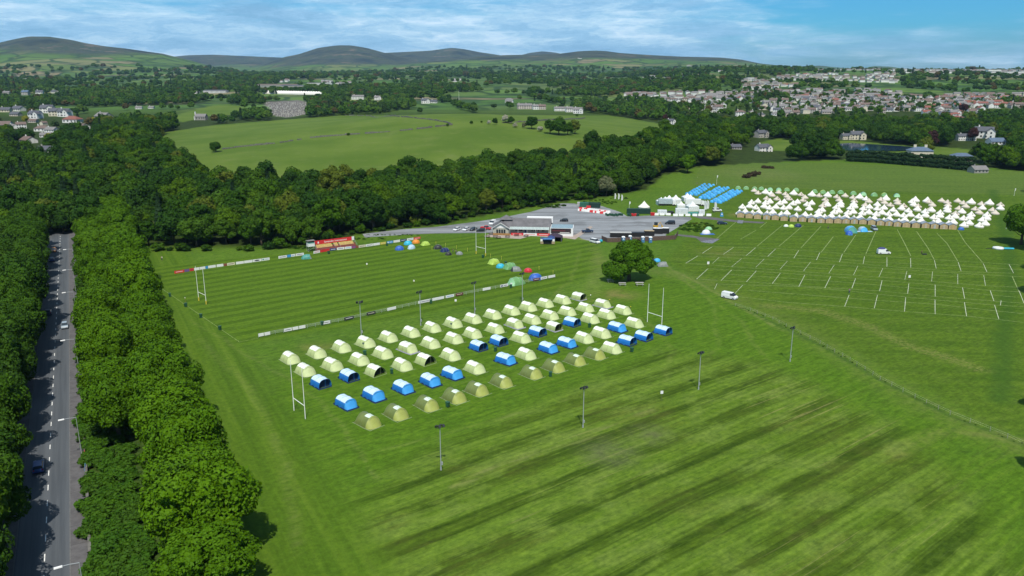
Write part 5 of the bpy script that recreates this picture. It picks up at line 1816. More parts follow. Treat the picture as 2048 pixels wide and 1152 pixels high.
def wheelie_bin(colm='bin_green'):
    e_ = empty('wheelie_bin', (0, 0, 0), 0, 'bin', 'wheelie bin')
    m = MB()
    m.rings([[(-0.24, -0.28, 0.06), (0.24, -0.28, 0.06), (0.24, 0.24, 0.06), (-0.24, 0.24, 0.06)], [(-0.30, -0.36, 1.0), (0.30, -0.36, 1.0), (0.30, 0.36, 1.0), (-0.30, 0.36, 1.0)]])
    m.build('body', MATS[colm], e_, bevel=0.02)
    m = MB()
    m.prism([(-0.33, 1.01), (0.33, 1.01), (0.30, 1.08), (-0.30, 1.08)], -0.40, 0.38)
    l = m.build('lid', MATS[colm], e_)
    m = MB()
    m.tube((-0.2, 0.42, 1.0), (0.2, 0.42, 1.0), 0.02, n=5)
    m.build('handle', MATS[colm], l)
    for s in (-1, 1):
        m = MB()
        m.tube((s * 0.26, 0.26, 0.11), (s * 0.31, 0.26, 0.11), 0.11, n=8)
        m.build('wheel', MATS['rubber'], e_)
    return e_


bp_ = wheelie_bin()
BINS = [(729.7, 710, 'in the gap behind the second row of tents'), (783.5, 747.5, 'beside the open lime tent'), (895.6, 814, 'between the third and fourth olive tents'), (644.5, 650.5, 'against the touch line rail near its left end'),
        (862, 607, 'against the middle of the touch line rail'), (1179, 655, 'in front of a lime tent in the third row'), (991, 703, 'in front of the fourth open blue tent'), (1263.5, 704, 'below the open blue tents of the front row'), (1101, 753, 'below the seventh olive tent'),
        (1021.8, 576, 'beside the rail under the green tunnel tent'), (314.6, 576, 'highest of the goal line bins'), (340, 593.5, 'second highest on the goal line by the avenue'), (371.5, 613.5, 'midway down the goal line by the avenue'), (402, 635.5, 'second lowest on the goal line by the avenue'),
        (440, 660, 'lowest on the goal line by the avenue'), (657.5, 508, 'in front of the grandstand hoardings'), (774, 492, 'at the far touch line beside the yellow hoarding'), (966, 516, 'under the posts near the clubhouse'), (1011.5, 529, 'beside the cyan tent'), (912, 604, 'near the white notice on the grass')]
for x, y, lab in BINS[:19]:
    p = G(x, y)
    place(bp_, (p.x, p.y, 0), rte.uniform(0, 6.28), f'dark green wheelie bin {lab}', 'green wheelie bins dotted round the fields', 1.15)
# ------------------------------------------------------------------ vehicles
for nm, c in (('car_white', (0.74, 0.75, 0.76)), ('car_black', (0.015, 0.016, 0.02)), ('car_navy', (0.015, 0.03, 0.07)), ('car_silver', (0.30, 0.36, 0.42)), ('car_red', (0.50, 0.02, 0.025)), ('car_blue', (0.02, 0.06, 0.22)), ('car_orange', (0.5, 0.2, 0.04)), ('car_steelblue', (0.16, 0.24, 0.36))):
    mat(nm, c, 0.28, var=0.02, spec=0.6)
mat('rim', (0.45, 0.46, 0.48), 0.35, 0.6)
mat('light_glass', (0.7, 0.72, 0.74), 0.15)
mat('tail_red', (0.4, 0.01, 0.01), 0.3)
VEH = {  # length, width, lower profile, glass base x0,x1,z, roof x0,x1,z, wheel x, wheel radius
    'hatch': (4.2, 1.78, [(-2.1, 0.35), (2.05, 0.32), (2.1, 0.62), (1.95, 0.80), (1.0, 0.98), (-2.0, 1.02), (-2.1, 0.7)], (-1.95, 1.15, 0.98), (-1.35, 0.25, 1.47), (-1.28, 1.32), 0.32),
    'estate': (4.7, 1.82, [(-2.35, 0.35), (2.3, 0.32), (2.35, 0.62), (2.2, 0.78), (1.15, 0.96), (-2.25, 1.0), (-2.35, 0.7)], (-2.25, 1.2, 0.96), (-2.0, 0.2, 1.47), (-1.4, 1.45), 0.33),
    'people': (4.8, 1.90, [(-2.4, 0.38), (2.35, 0.35), (2.4, 0.75), (2.2, 0.95), (1.45, 1.15), (-2.35, 1.18), (-2.4, 0.8)], (-2.35, 1.6, 1.13), (-2.2, 0.6, 1.88), (-1.45, 1.5), 0.35),
    'van': (5.1, 2.0, [(-2.55, 0.35), (2.45, 0.32), (2.55, 0.75), (2.35, 1.02), (1.75, 1.25), (-2.55, 1.27), (-2.55, 0.7)], (-2.53, 1.85, 1.23), (-2.45, 0.95, 2.05), (-1.55, 1.6), 0.36),
    'pickup': (5.2, 1.9, [(-2.6, 0.45), (2.5, 0.42), (2.6, 0.8), (2.45, 1.05), (1.2, 1.15), (-2.55, 1.18), (-2.6, 0.8)], (-0.75, 1.3, 1.13), (-0.55, 0.55, 1.80), (-1.6, 1.6), 0.40),
    '4x4': (4.7, 1.9, [(-2.35, 0.5), (2.25, 0.45), (2.35, 0.85), (2.25, 1.05), (1.1, 1.15), (-2.3, 1.18), (-2.35, 0.8)], (-2.28, 1.25, 1.13), (-2.15, 0.75, 1.90), (-1.4, 1.45), 0.40)}


def vehicle(name, kind, paint, loc, rz, label, cat='car', group=None):
    L, W_, prof, gb_, rf, wx, wr = VEH[kind]
    e_ = empty(name, loc, rz, label, cat, group)
    m = MB()
    n = len(prof)
    rings = []
    for y, k in ((-W_ / 2, 0.93), (-W_ / 2 + 0.12, 1.0), (W_ / 2 - 0.12, 1.0), (W_ / 2, 0.93)):
        rings.append([(x * (0.975 if k < 1 else 1), y, 0.35 + (z - 0.35) * (0.94 if k < 1 else 1)) for x, z in prof])
    m.rings(rings)
    panel = kind == 'van'
    x0, x1, zb = gb_
    rx0, rx1, zt = rf
    b, t = W_ / 2 - 0.06, W_ / 2 - 0.26
    if panel:
        t = W_ / 2 - 0.14
        m.rings([[(x0, -b, zb - 0.02), (0.45, -b, zb - 0.02), (0.45, b, zb - 0.02), (x0, b, zb - 0.02)], [(rx0, -t, zt), (0.45, -t, zt), (0.45, t, zt), (rx0, t, zt)]])
        x0, rx0 = 0.46, 0.46
    m.build('body', MATS[paint], e_)
    m = MB()
    m.rings([[(x0, -b, zb - 0.02), (x1, -b, zb - 0.02), (x1, b, zb - 0.02), (x0, b, zb - 0.02)], [(rx0, -t, zt), (rx1, -t, zt), (rx1, t, zt), (rx0, t, zt)]])
    m.build('window', MATS['glass_dark'], e_)
    m = MB()
    m.box((rx0 if not panel else rf[0]) - 0.02, rx1 + 0.02, -t - 0.02, t + 0.02, zt + 0.003, zt + 0.06, taper=0.08)
    m.build('roof', MATS[paint], e_)
    for sx in wx:
        for sy in (-1, 1):
            m = MB()
            m.tube((sx, sy * (W_ / 2 - 0.22), wr), (sx, sy * (W_ / 2 + 0.01), wr), wr, n=12)
            w_ = m.build('wheel', MATS['rubber'], e_)
            m = MB()
            m.tube((sx, sy * (W_ / 2 + 0.012), wr), (sx, sy * (W_ / 2 + 0.03), wr), wr * 0.58, n=10)
            m.build('rim', MATS['rim'], w_)
    zl = prof[2][1] + 0.02
    for sy in (-1, 1):
        m = MB()
        m.box(L / 2 - 0.14, L / 2 + 0.01, sy * (W_ / 2 - 0.33) - 0.2, sy * (W_ / 2 - 0.33) + 0.2, zl - 0.06, zl + 0.1)
        m.build('headlight', MATS['light_glass'], e_)
        m = MB()
        m.box(-L / 2 - 0.02, -L / 2 + 0.1, sy * (W_ / 2 - 0.22) - 0.12, sy * (W_ / 2 - 0.22) + 0.12, 0.72, 0.95)
        m.build('tail_light', MATS['tail_red'], e_)
    return e_


def gp3(x, y, z=0.0):
    p = G(x, y)
    return (p.x, p.y, z)


CARS = [('parked_car', 'hatch', 'car_white', 913.5, 461, -118, 'white hatchback, leftmost of the cars parked beside the clubhouse', 'car'), ('parked_car', 'hatch', 'car_white', 932, 461, -118, 'white hatchback between the other white car and the black one', 'car'),
        ('parked_car', 'hatch', 'car_black', 946.5, 461, -125, 'black hatchback right of the two white cars', 'car'), ('parked_car', 'estate', 'car_black', 962, 463, -170, 'low black car seen between the rugby posts', 'car'),
        ('parked_pickup', 'pickup', 'car_red', 972, 459, -30, 'red pickup with white top beside the clubhouse gable', 'pickup'), ('parked_van', 'van', 'car_white', 985, 449, -110, 'white van half hidden behind the clubhouse gable', 'van'),
        ('parked_pickup', 'pickup', 'car_navy', 1175, 465, 8, 'dark blue pickup parked on the gravel right of the clubhouse', 'pickup'), ('parked_van', 'people', 'car_white', 1190, 486, -50, 'white people carrier on the grass at the fence corner', 'car'),
        ('parked_car', 'people', 'car_black', 1340, 448.5, 175, 'big black people carrier at the right side of the car park', 'car'), ('parked_car', 'estate', 'car_navy', 1444, 448.5, -5, 'dark estate car on the grass below the tent village', 'car'),
        ('parked_car', '4x4', 'car_white', 1434, 423, 0, 'white four-wheel drive beside the flag and blue tents', 'car'), ('parked_car', 'hatch', 'car_black', 1128, 443, 175, 'black car roof showing behind the white annex', 'car'),
        ('camper_van', 'van', 'car_white', 1767, 508, -3, 'white van with a navy bundle on its roof among the plot lines', 'van'), ('parked_van', 'van', 'car_white', 1459, 597, -42, 'white van alone by the start of the rope fence', 'van'),
        ('parked_car', 'people', 'car_silver', 1748, 460, -96, 'silver blue car parked in front of the wooden cabins', 'car')]
for nm, kd, pt_, x, y, hd_, lab, cat_ in CARS:
    vehicle(nm, kd, pt_, gp3(x, y, 0.02 if y < 470 and x < 1400 else 0.0), R_(hd_), lab, cat_)
# roof bundle
p = gp3(1762, 508, 2.12)
m = MB(); m.rings([[(1.5 * math.cos(a * .6283) * k, 0.75 * math.sin(a * .6283) * k, z) for a in range(10)] for k, z in ((1.0, 0.0), (1.05, 0.25), (0.75, 0.55), (0.3, 0.66))])
mat('navy_tarp', (0.05, 0.06, 0.22), 0.6)
o = m.build('roof_bundle', MATS['navy_tarp'], None, True); o.location = p
tag(o, 'navy blue bundle lashed on the roof of the white van', 'luggage')
# road traffic: positions along the road
def on_road(d, off):
    q = R0 + RDV * d + RNV * off
    return (q.x, q.y, 0.02)
def road_d(x, y):
    q = G(x, y) - R0
    return q.dot(RDV), q.dot(RNV)
for kd, pt_, x, y, rev, lab in (('hatch', 'car_silver', 130, 655, True, 'silver car driving down the sunlit lane of the road'), ('hatch', 'car_navy', 97, 628, False, 'dark car in tree shadow across from the silver one'), ('estate', 'car_blue', 78, 938, False, 'blue car in deep shade near the bottom of the road'),
                           ('hatch', 'car_blue', 104, 522, False, 'blue car under the trees near the top of the road'), ('hatch', 'car_orange', 108, 503, True, 'orange car where the road meets the trees')):
    d, o_ = road_d(x, y)
    vehicle('moving_car', kd, pt_, on_road(d, o_), ROAD + (math.pi if rev else 0), lab, 'car')

# ------------------------------------------------------------------ street lamps, banners and people's clutter along the footway
def street_lamp(h=8.5, arm=2.2):
    e_ = empty('street_lamp', (0, 0, 0), 0, 'street lamp', 'street lamp')
    m = MB()
    m.tube((0, 0, 0), (0, 0, 1.4), 0.11, 0.10)
    m.tube((0, 0, 1.4), (0, 0, h), 0.075, 0.055)
    m.tube((0, 0, h), (-arm * 0.5, 0, h + 0.12), 0.05)
    m.tube((-arm * 0.5, 0, h + 0.12), (-arm, 0, h + 0.1), 0.05)
    m.build('pole', MATS['galvanised'], e_)
    m = MB()
    m.rings([[(-arm + 0.25, -0.16, h + 0.02), (-arm + 0.25, 0.16, h + 0.02), (-arm + 0.25, 0.12, h + 0.2), (-arm + 0.25, -0.12, h + 0.2)], [(-arm - 0.75, -0.18, h + 0.0), (-arm - 0.75, 0.18, h + 0.0), (-arm - 0.75, 0.12, h + 0.16), (-arm - 0.75, -0.12, h + 0.16)]])
    m.build('lamp_head', MATS['white_paint'], e_)
    return e_


sl = street_lamp()
for k, (x, y) in enumerate(((142, 545), (150, 590), (152, 640), (158, 745), (168, 918), (183, 1235))):
    d, o_ = road_d(x, y)
    q = R0 + RDV * d + RNV * 5.55
    place(sl, (q.x, q.y, 0.1), ROAD - math.pi / 2, f'grey street lamp on the footway, {ORD[5 - k]} from the bottom of the photo', 'street lamps along the footway')
mat('banner_cloth', (0.66, 0.68, 0.70), 0.6)


def text_obj(name, txt, size, mt, parent, loc, rot, spacing=1.0):
    cu = bpy.data.curves.new(name, 'FONT')
    cu.body = txt
    cu.size = size
    cu.extrude = 0.004
    cu.align_x, cu.align_y = 'CENTER', 'CENTER'
    cu.space_character = spacing
    cu.offset = size * 0.012
    o_ = bpy.data.objects.new(name, cu)
    COL.objects.link(o_)
    dg = bpy.context.evaluated_depsgraph_get()
    me_ = bpy.data.meshes.new_from_object(o_.evaluated_get(dg))
    bpy.data.objects.remove(o_)
    o_ = bpy.data.objects.new(name, me_)
    COL.objects.link(o_)
    me_.materials.clear()
    me_.materials.append(mt)
    o_.parent = parent
    o_.location = loc
    o_.rotation_euler = rot
    return o_


def wall_banner(x, y, L, cm, lab, txt=None, h=1.0):
    d, o_ = road_d(x, y)
    q = R0 + RDV * d + RNV * 5.8
    e_ = empty('banner', (q.x, q.y, 0.35), ROAD, lab, 'banner')
    m = MB()
    m.add([(-L / 2, 0.0, 0), (L / 2, 0.0, 0), (L / 2, -0.25, h), (-L / 2, -0.25, h), (-L / 2, -0.04, 0), (L / 2, -0.04, 0), (L / 2, -0.29, h), (-L / 2, -0.29, h)], [(3, 2, 1, 0), (4, 5, 6, 7), (0, 1, 5, 4), (1, 2, 6, 5), (2, 3, 7, 6), (3, 0, 4, 7)])
    m.build('panel', MATS[cm], e_)
    if txt:
        text_obj('lettering', txt, h * 0.62, MATS['ad_white'], e_, (0, 0.02, h * 0.5), (math.pi / 2 + 0.24, 0, math.pi))
    return e_


wall_banner(166, 922, 3.4, 'ad_red', 'red banner with white capitals on the footway wall', 'MOTUL', 1.15)
wall_banner(168, 943, 1.2, 'ad_blue', 'small blue board below the red banner')
wall_banner(154.5, 655, 1.3, 'ad_red', 'small red and white board beside the footway, past the silver car')
wall_banner(150, 532, 3.0, 'ad_red', 'long red banner near the top of the footway')
wall_banner(151.5, 515, 3.0, 'ad_cream', 'cream and red banner at the top of the footway')
wall_banner(152.5, 588, 2.2, 'ad_white', 'white board against the avenue trees')
wall_banner(159, 772, 1.2, 'ad_brown', 'brown sign on the footway wall under the trees')

# ------------------------------------------------------------------ grandstand
mat('step_red', (0.24, 0.075, 0.065), 0.8)
mat('seat_yellow', (0.70, 0.52, 0.20), 0.6)
O_, X1 = G(634, 504.5), G(717, 494)
vx = (X1 - O_); LS = vx.length; vx.normalize()
srz = math.atan2(vx.y, vx.x)
st_e = empty('grandstand', (O_.x, O_.y, 0), srz, 'small open grandstand with red steps, yellow seats and a red name board', 'grandstand')
m = MB()
for k in range(4):
    m.box(0.4, LS - 0.4, 0.4 + k * 0.8, 0.4 + (k + 1) * 0.8, 0, 0.35 + 0.42 * k, 0)
m.build('terrace_step', MATS['step_red'], st_e)
for k in (1, 2, 3):
    for a, b in ((0.9, LS * 0.44), (LS * 0.47, LS * 0.56), (LS * 0.60, LS - 0.9)):
        if k == 1: continue
        m = MB()
        x = a
        while x < b - 0.5:
            m.box(x, x + 0.46, 0.62 + k * 0.8, 0.95 + k * 0.8, 0.36 + 0.42 * k, 0.72 + 0.42 * k)
            m.box(x, x + 0.46, 0.95 + k * 0.8, 1.03 + k * 0.8, 0.42 + 0.42 * k, 1.10 + 0.42 * k)
            x += 0.56
        m.build('seat_row', MATS['seat_yellow'], st_e)
sg = MB()
sg.box(0.0, LS - 1.3, 3.72, 3.84, 2.35, 3.95)
sg_o = sg.build('name_board', MATS['ad_red'], st_e)
text_obj('lettering', 'Santander international', 1.02, MATS['ad_white'], sg_o, (LS * 0.53, 3.70, 3.12), (math.pi / 2, 0, 0), 1.02)
m = MB()
m.add([(2.1 + 0.40 * math.cos(a * math.pi / 8), 3.70, 2.98 + 0.26 * math.sin(a * math.pi / 8)) for a in range(16)], [tuple(range(16))])
m.add([(1.80, 3.695, 3.1), (2.4, 3.695, 3.1), (2.28, 3.695, 3.45), (2.12, 3.695, 3.72), (2.0, 3.695, 3.40)], [(0, 1, 2, 3, 4)])
m.build('emblem', MATS['ad_white'], sg_o)
m = MB(); m.box(LS - 1.28, LS - 0.2, 3.72, 3.84, 2.4, 3.95); m.build('end_panel', MATS['ad_white'], st_e)
m = MB()
for x in (0.1, LS * 0.35, LS * 0.68, LS - 0.2):
    m.tube((x, 3.9, 0), (x, 3.9, 3.9), 0.05, n=5)
    m.tube((x, 3.9, 2.2), (x, 5.0, 0), 0.04, n=5)
m.build('frame', MATS['galvanised'], st_e)
for x in (0.3, LS * 0.46, LS * 0.58, LS - 0.3):
    m = MB()
    for k in range(4):
        m.tube((x, 0.5 + k * 0.8, 0.3 + 0.42 * k), (x, 0.5 + k * 0.8, 1.3 + 0.42 * k), 0.03, n=4)
    m.tube((x, 0.5, 1.3), (x, 2.9, 2.56), 0.03, n=4)
    m.build('handrail', MATS['galvanised'], st_e)
cb = empty('commentary_box', (O_ + vx * -2.9).to_tuple(), srz, 'small white commentary box on a scaffold at the grandstand end', 'commentary box')
cb.location.z = 0
m = MB()
for x in (0.1, 3.0):
    for y in (2.2, 4.0):
        m.tube((x, y, 0), (x, y, 4.6), 0.05, n=5)
m.tube((0.1, 2.2, 0.2), (3.0, 2.2, 2.2), 0.035, n=4); m.tube((0.1, 4.0, 0.2), (3.0, 4.0, 2.2), 0.035, n=4); m.tube((0.1, 2.2, 1.2), (3.0, 2.2, 1.2), 0.035, n=4)
m.build('scaffold', MATS['galvanised'], cb)
m = MB(); m.box(0.15, 2.95, 2.25, 3.95, 2.1, 3.7); m.build('wall', MATS['ad_white'], cb)
m = MB(); m.box(0.25, 2.85, 2.3, 3.9, 3.7, 4.35); m.build('window', MATS['glass_dark'], cb)
m = MB(); m.box(-0.15, 3.2, 1.95, 4.2, 4.45, 4.58); m.build('roof', MATS['roof_grey'], cb)
m = MB(); m.box(0.3, 2.8, 2.18, 2.24, 3.45, 3.75); m.build('notice', MATS['ad_teal'], cb)

# ------------------------------------------------------------------ clubhouse
mat('weatherboard', (0.46, 0.46, 0.40), 0.85)
mat('polycarbonate', (0.34, 0.42, 0.40), 0.25, var=0.05)
mat('annex_roof', (0.24, 0.34, 0.40), 0.6)
mat('dark_board', (0.045, 0.03, 0.035), 0.4)
c0, c1 = G(985, 469.5), G(1099, 471.5)
cv = (c1 - c0); CL = cv.length; cv.normalize(); crz = math.atan2(cv.y, cv.x)
cl_e = empty('clubhouse', (c0.x, c0.y, 0.0), crz, 'long low clubhouse with grey roofs, white gable and glass verandah', 'clubhouse')
m = MB()
m.box(0, 7.2, 1.2, 12, 0, 2.9)
m.box(7.2, CL, 3.2, 12, 0, 2.9)
m.build('wall', MATS['weatherboard'], cl_e)
m = MB()
m.add([(-0.1, 1.15, 2.9), (7.3, 1.15, 2.9), (3.6, 1.15, 5.1)], [(0, 1, 2)])
m.add([(-0.1, 1.35, 2.9), (7.3, 1.35, 2.9), (3.6, 1.35, 5.1)], [(2, 1, 0)])
m.build('gable', MATS['white_paint'], cl_e)
m = MB()
def slab(m, a, b, c, d, t=0.16):
    vs_ = [a, b, c, d]
    m.add([(p[0], p[1], p[2] + t) for p in vs_] + vs_, [(0, 1, 2, 3), (7, 6, 5, 4), (0, 4, 5, 1), (1, 5, 6, 2), (2, 6, 7, 3), (3, 7, 4, 0)])
# main ridge along x
slab(m, (3.6, 2.9, 2.75), (CL + 0.5, 2.9, 2.75), (CL + 0.5, 7.6, 6.3), (5.0, 7.6, 6.3))
slab(m, (-0.4, 12.4, 2.75), (CL + 0.5, 12.4, 2.75), (CL + 0.5, 7.6, 6.3), (5.0, 7.6, 6.3))
m.add([(-0.5, 2.0, 2.8), (-0.5, 12.4, 2.8), (5.0, 7.6, 6.45)], [(0, 1, 2)])
# wing
slab(m, (-0.5, 0.6, 2.7), (3.6, 0.6, 5.2), (3.6, 7.0, 5.2), (-0.5, 7.0, 2.7))
slab(m, (7.7, 0.6, 2.7), (3.6, 0.6, 5.2), (3.6, 7.0, 5.2), (7.7, 7.0, 2.7))
# pinnacle hip behind
m.add([(2.5, 5.5, 5.9), (8.6, 5.5, 5.9), (8.6, 10.5, 5.9), (2.5, 10.5, 5.9), (5.5, 8.0, 7.8)], [(0, 1, 4), (1, 2, 4), (2, 3, 4), (3, 0, 4)])
ro = m.build('roof', MATS['roof_slate'], cl_e)
ro.data.materials[0] = mat('roof_club', (0.15, 0.145, 0.155), 0.85, scale=0.5)
m = MB()
m.tube((-0.55, 0.55, 2.75), (3.6, 0.55, 5.3), 0.13, n=4); m.tube((3.6, 0.55, 5.3), (7.75, 0.55, 2.75), 0.13, n=4)
m.build('bargeboard', MATS['white_paint'], cl_e)
m = MB(); m.add([(CL + 0.02, 3.2, 2.9), (CL + 0.02, 12.0, 2.9), (CL + 0.02, 7.6, 6.2)], [(0, 1, 2)]); m.build('gable', MATS['white_paint'], cl_e)
vr = MB()
slab(vr, (7.6, 0.4, 2.55), (CL - 0.2, 0.4, 2.55), (CL - 0.2, 3.2, 3.15), (7.6, 3.2, 3.15), 0.06)
v_o = vr.build('verandah_roof', MATS['polycarbonate'], cl_e)
m = MB()
x = 7.6
while x < CL - 0.1:
    m.tube((x, 0.4, 2.66), (x, 3.2, 3.26), 0.05, n=4)
    x += 0.62
m.tube((7.6, 0.4, 2.6), (CL - 0.2, 0.4, 2.6), 0.06, n=4)
m.build('glazing_bar', MATS['white_paint'], v_o)
for x in (7.8, 11.5, 15.5, 19.5, CL - 0.4):
    m = MB(); m.tube((x, 0.45, 0), (x, 0.45, 2.6), 0.06, n=6); m.build('verandah_post', MATS['white_paint'], cl_e)
for x in (1.6, 2.7, 3.8, 4.9):
    m = MB(); m.box(x, x + 0.85, 1.12, 1.19, 0.15, 2.25); m.build('glass_door', MATS['glass_dark'], cl_e)
for x, w_ in ((10.0, 3.2), (17.4, 0.5), (18.4, 0.5), (19.3, 0.5), (20.3, 0.5), (22.0, 1.2)):
    m = MB(); m.box(x, x + w_, 3.12, 3.19, 1.3, 2.3); m.build('window', MATS['glass_dark'], cl_e)
m = MB(); m.box(14.2, 15.3, 3.12, 3.19, 0.05, 2.3); m.build('door', MATS['ad_navy'], cl_e)
for a, b, c_, lab in ((8.4, 13.9, 'ad_red', None), (14.0, 20.0, 'ad_white', None), (20.1, 25.8, 'ad_red', None)):
    q = c0 + cv * ((a + b) / 2) + Vector((cv.y, -cv.x, 0)) * 0.4
    board(q, crz, b - a, 1.05, c_, ('ad_white' if c_ == 'ad_red' else 'ad_red', 'stripe'), {8.4: 'red banner on the terrace rail under the verandah', 14.0: 'white banner between the two red terrace banners', 20.1: 'red banner at the annex end of the terrace rail'}[a], 0.05)
m = MB(); m.box(0.3, 8.0, -0.9, -0.8, 0.0, 0.95); q_ = m.build('terrace_rail', mat('rail_wood', (0.34, 0.19, 0.07), 0.8), None)
q_.location = (c0.x, c0.y, 0); q_.rotation_euler = (0, 0, crz); tag(q_, 'orange brown timber rail in front of the glass doors', 'railing')

an = empty('annex', (c0 + cv * (CL + 0.35)).to_tuple(), crz - 0.02, 'flat-roofed white annex with a large dark signboard', 'annex building')
an.location.z = 0
m = MB(); m.box(0, 10.2, -0.6, 8.5, 0, 3.6); m.build('wall', MATS['white_paint'], an)
m = MB(); m.box(0.25, 9.95, -0.35, 8.25, 3.604, 3.75); m.build('roof', MATS['annex_roof'], an)
m = MB()
m.box(0.3, 9.2, -0.74, -0.62, 1.4, 3.5)
sb = m.build('signboard', MATS['dark_board'], an)
m = MB(); m.box(0.9, 6.6, -0.80, -0.745, 2.3, 2.75); m.build('lettering_band', MATS['ad_maroon'], sb)
m = MB(); m.box(4.3, 8.6, -0.80, -0.745, 1.62, 1.85); m.build('lettering_band', MATS['ad_white'], sb)
m = MB(); m.box(0.7, 1.2, -0.66, -0.6, 0.6, 1.35); m.build('window', MATS['glass_dark'], an)
m = MB(); m.box(1.4, 4.0, -0.70, -0.61, 0.75, 1.9); m.build('white_panel', MATS['ad_white'], an)
m = MB(); m.box(10.2, 10.26, 1.0, 2.2, 0, 2.2); m.build('door', MATS['glass_dark'], an)
# white trailer roof behind the clubhouse
tl = empty('box_trailer', gp3(1080, 449), crz, 'long white trailer parked behind the clubhouse ridge', 'trailer')
m = MB(); m.box(-6.2, 6.2, -1.25, 1.25, 1.1, 6.3 * 0.6 + 0.2); m.build('body', MATS['white_paint'], tl, bevel=0.05)
m = MB(); m.box(-6.0, 6.0, -0.5, 0.5, 0.75, 1.1); m.build('chassis', MATS['black_paint'], tl)
for x in (-4.6, -3.3, 4.5):
    m = MB(); m.tube((x, -1.25, 0.5), (x, 1.25, 0.5), 0.5, n=12); m.build('wheel', MATS['rubber'], tl)
tl.scale = (1, 1, 0.95)

# picnic tables
def picnic_table(light=False):
    e_ = empty('picnic_table', (0, 0, 0), 0, 'picnic table', 'picnic table')
    mt = MATS['timber_dark'] if not light else mat('timber_pale', (0.42, 0.41, 0.38), 0.9)
    m = MB(); m.box(-0.95, 0.95, -0.38, 0.38, 0.71, 0.76); m.build('table_top', mt, e_)
    for s in (-1, 1):
        m = MB(); m.box(-0.95, 0.95, s * 0.72 - 0.14, s * 0.72 + 0.14, 0.43, 0.47); m.build('bench', mt, e_)
    for x in (-0.65, 0.65):
        m = MB()
        m.tube((x, -0.75, 0), (x, -0.25, 0.72), 0.045, n=4); m.tube((x, 0.75, 0), (x, 0.25, 0.72), 0.045, n=4); m.tube((x, -0.8, 0.41), (x, 0.8, 0.41), 0.045, n=4)
        m.build('leg', mt, e_)
    return e_


pt_d, pt_l = picnic_table(), picnic_table(True)
for x, y, lab in ((982, 469.5, 'at the foot of the white gable'), (991, 474.5, 'nearest the rugby posts on the terrace edge'), (997, 477, 'on the grass below the glass doors'), (1015, 475, 'below the first red banner'), (975, 475, 'furthest toward the parked cars'), (1033, 472, 'on the terrace by the first red banner'), (1052, 473.5, 'by the white banner')):
    place(pt_d, gp3(x, y), crz + rte.uniform(-0.3, 0.3), f'dark picnic table {lab}', 'picnic tables round the clubhouse', 1.15)
for x, y, lab in ((1244.5, 571, 'pale picnic table in the sun below the lone tree'), (1279, 571, 'weathered picnic table beside the little post below the lone tree'), (1221, 564, 'grey bench table in the shade at the left of the lone tree')):
    place(pt_l, gp3(x, y), 0.0, lab, None, 1.3 if x < 1260 else 1.45)

# ------------------------------------------------------------------ food trailer and dark gazebo
ft = empty('food_trailer', gp3(1095, 489), R_(-3), 'food trailer with raised blue awning and tan end panels', 'food trailer')
m = MB(); m.box(-3.0, 3.0, 0.2, 2.6, 0.4, 2.5); m.build('body', MATS['ad_navy'], ft)
for s in (-1, 1):
    m = MB(); m.box(s * 2.4 - 0.65, s * 2.4 + 0.65, -0.25, 0.18, 0.3, 1.4); m.build('tan_panel', mat('tan_board', (0.42, 0.33, 0.20), 0.8), ft)
    m = MB(); m.box(s * 2.55 - 0.45, s * 2.55 + 0.45, -0.22, 0.16, 1.42, 2.3); m.build('menu_board', MATS['ad_white'], ft)
m = MB(); m.box(-1.7, 1.7, -0.1, 0.19, 0.3, 1.7); m.build('counter', MATS['black_paint'], ft)
m = MB(); slab(m, (-1.95, -1.1, 2.35), (1.95, -1.1, 2.35), (1.95, 0.3, 2.75), (-1.95, 0.3, 2.75), 0.06); m.build('awning', mat('awning_blue', (0.06, 0.16, 0.36), 0.5), ft)
gz_ = empty('gazebo', gp3(1110, 482), R_(-12), 'dark purple gazebo behind the food trailer', 'gazebo')
mat('gazebo_cloth', (0.045, 0.03, 0.055), 0.8)
m = MB()
m.add([(-3, -2, 2.1), (3, -2, 2.1), (3, 2.4, 2.1), (-3, 2.4, 2.1), (-1.2, 0.2, 3.4), (1.2, 0.2, 3.4)], [(0, 1, 5, 4), (1, 2, 5), (2, 3, 4, 5), (3, 0, 4)]); m.build('canopy', MATS['gazebo_cloth'], gz_)
m = MB(); m.add([(3, -2, 0), (3, 2.4, 0), (3, 2.4, 2.1), (3, -2, 2.1), (-3, 2.4, 0), (-3, 2.4, 2.1), (-3, -2, 0), (-3, -2, 2.1)], [(0, 1, 2, 3), (1, 4, 5, 2), (4, 6, 7, 5)]); m.build('side_wall', MATS['gazebo_cloth'], gz_)
for x in (-3, 3):
    m = MB(); m.tube((x, -2, 0), (x, -2, 2.1), 0.05, n=5); m.build('pole', MATS['galvanised'], gz_)
g2 = empty('gazebo', gp3(1102, 486), R_(-8), 'small grey peaked gazebo attached to the food trailer', 'gazebo')
m = MB(); m.add([(-1.5, -1.0, 2.5), (1.5, -1.0, 2.5), (1.5, 1.5, 2.5), (-1.5, 1.5, 2.5), (0, 0.2, 3.3)], [(0, 1, 4), (1, 2, 4), (2, 3, 4), (3, 0, 4)]); m.build('canopy', MATS['ad_navy'], g2)
for x in (-1.5, 1.5):
    for y in (-1.0, 1.5):
        m = MB(); m.tube((x, y, 0), (x, y, 2.5), 0.04, n=5); m.build('pole', MATS['galvanised'], g2)

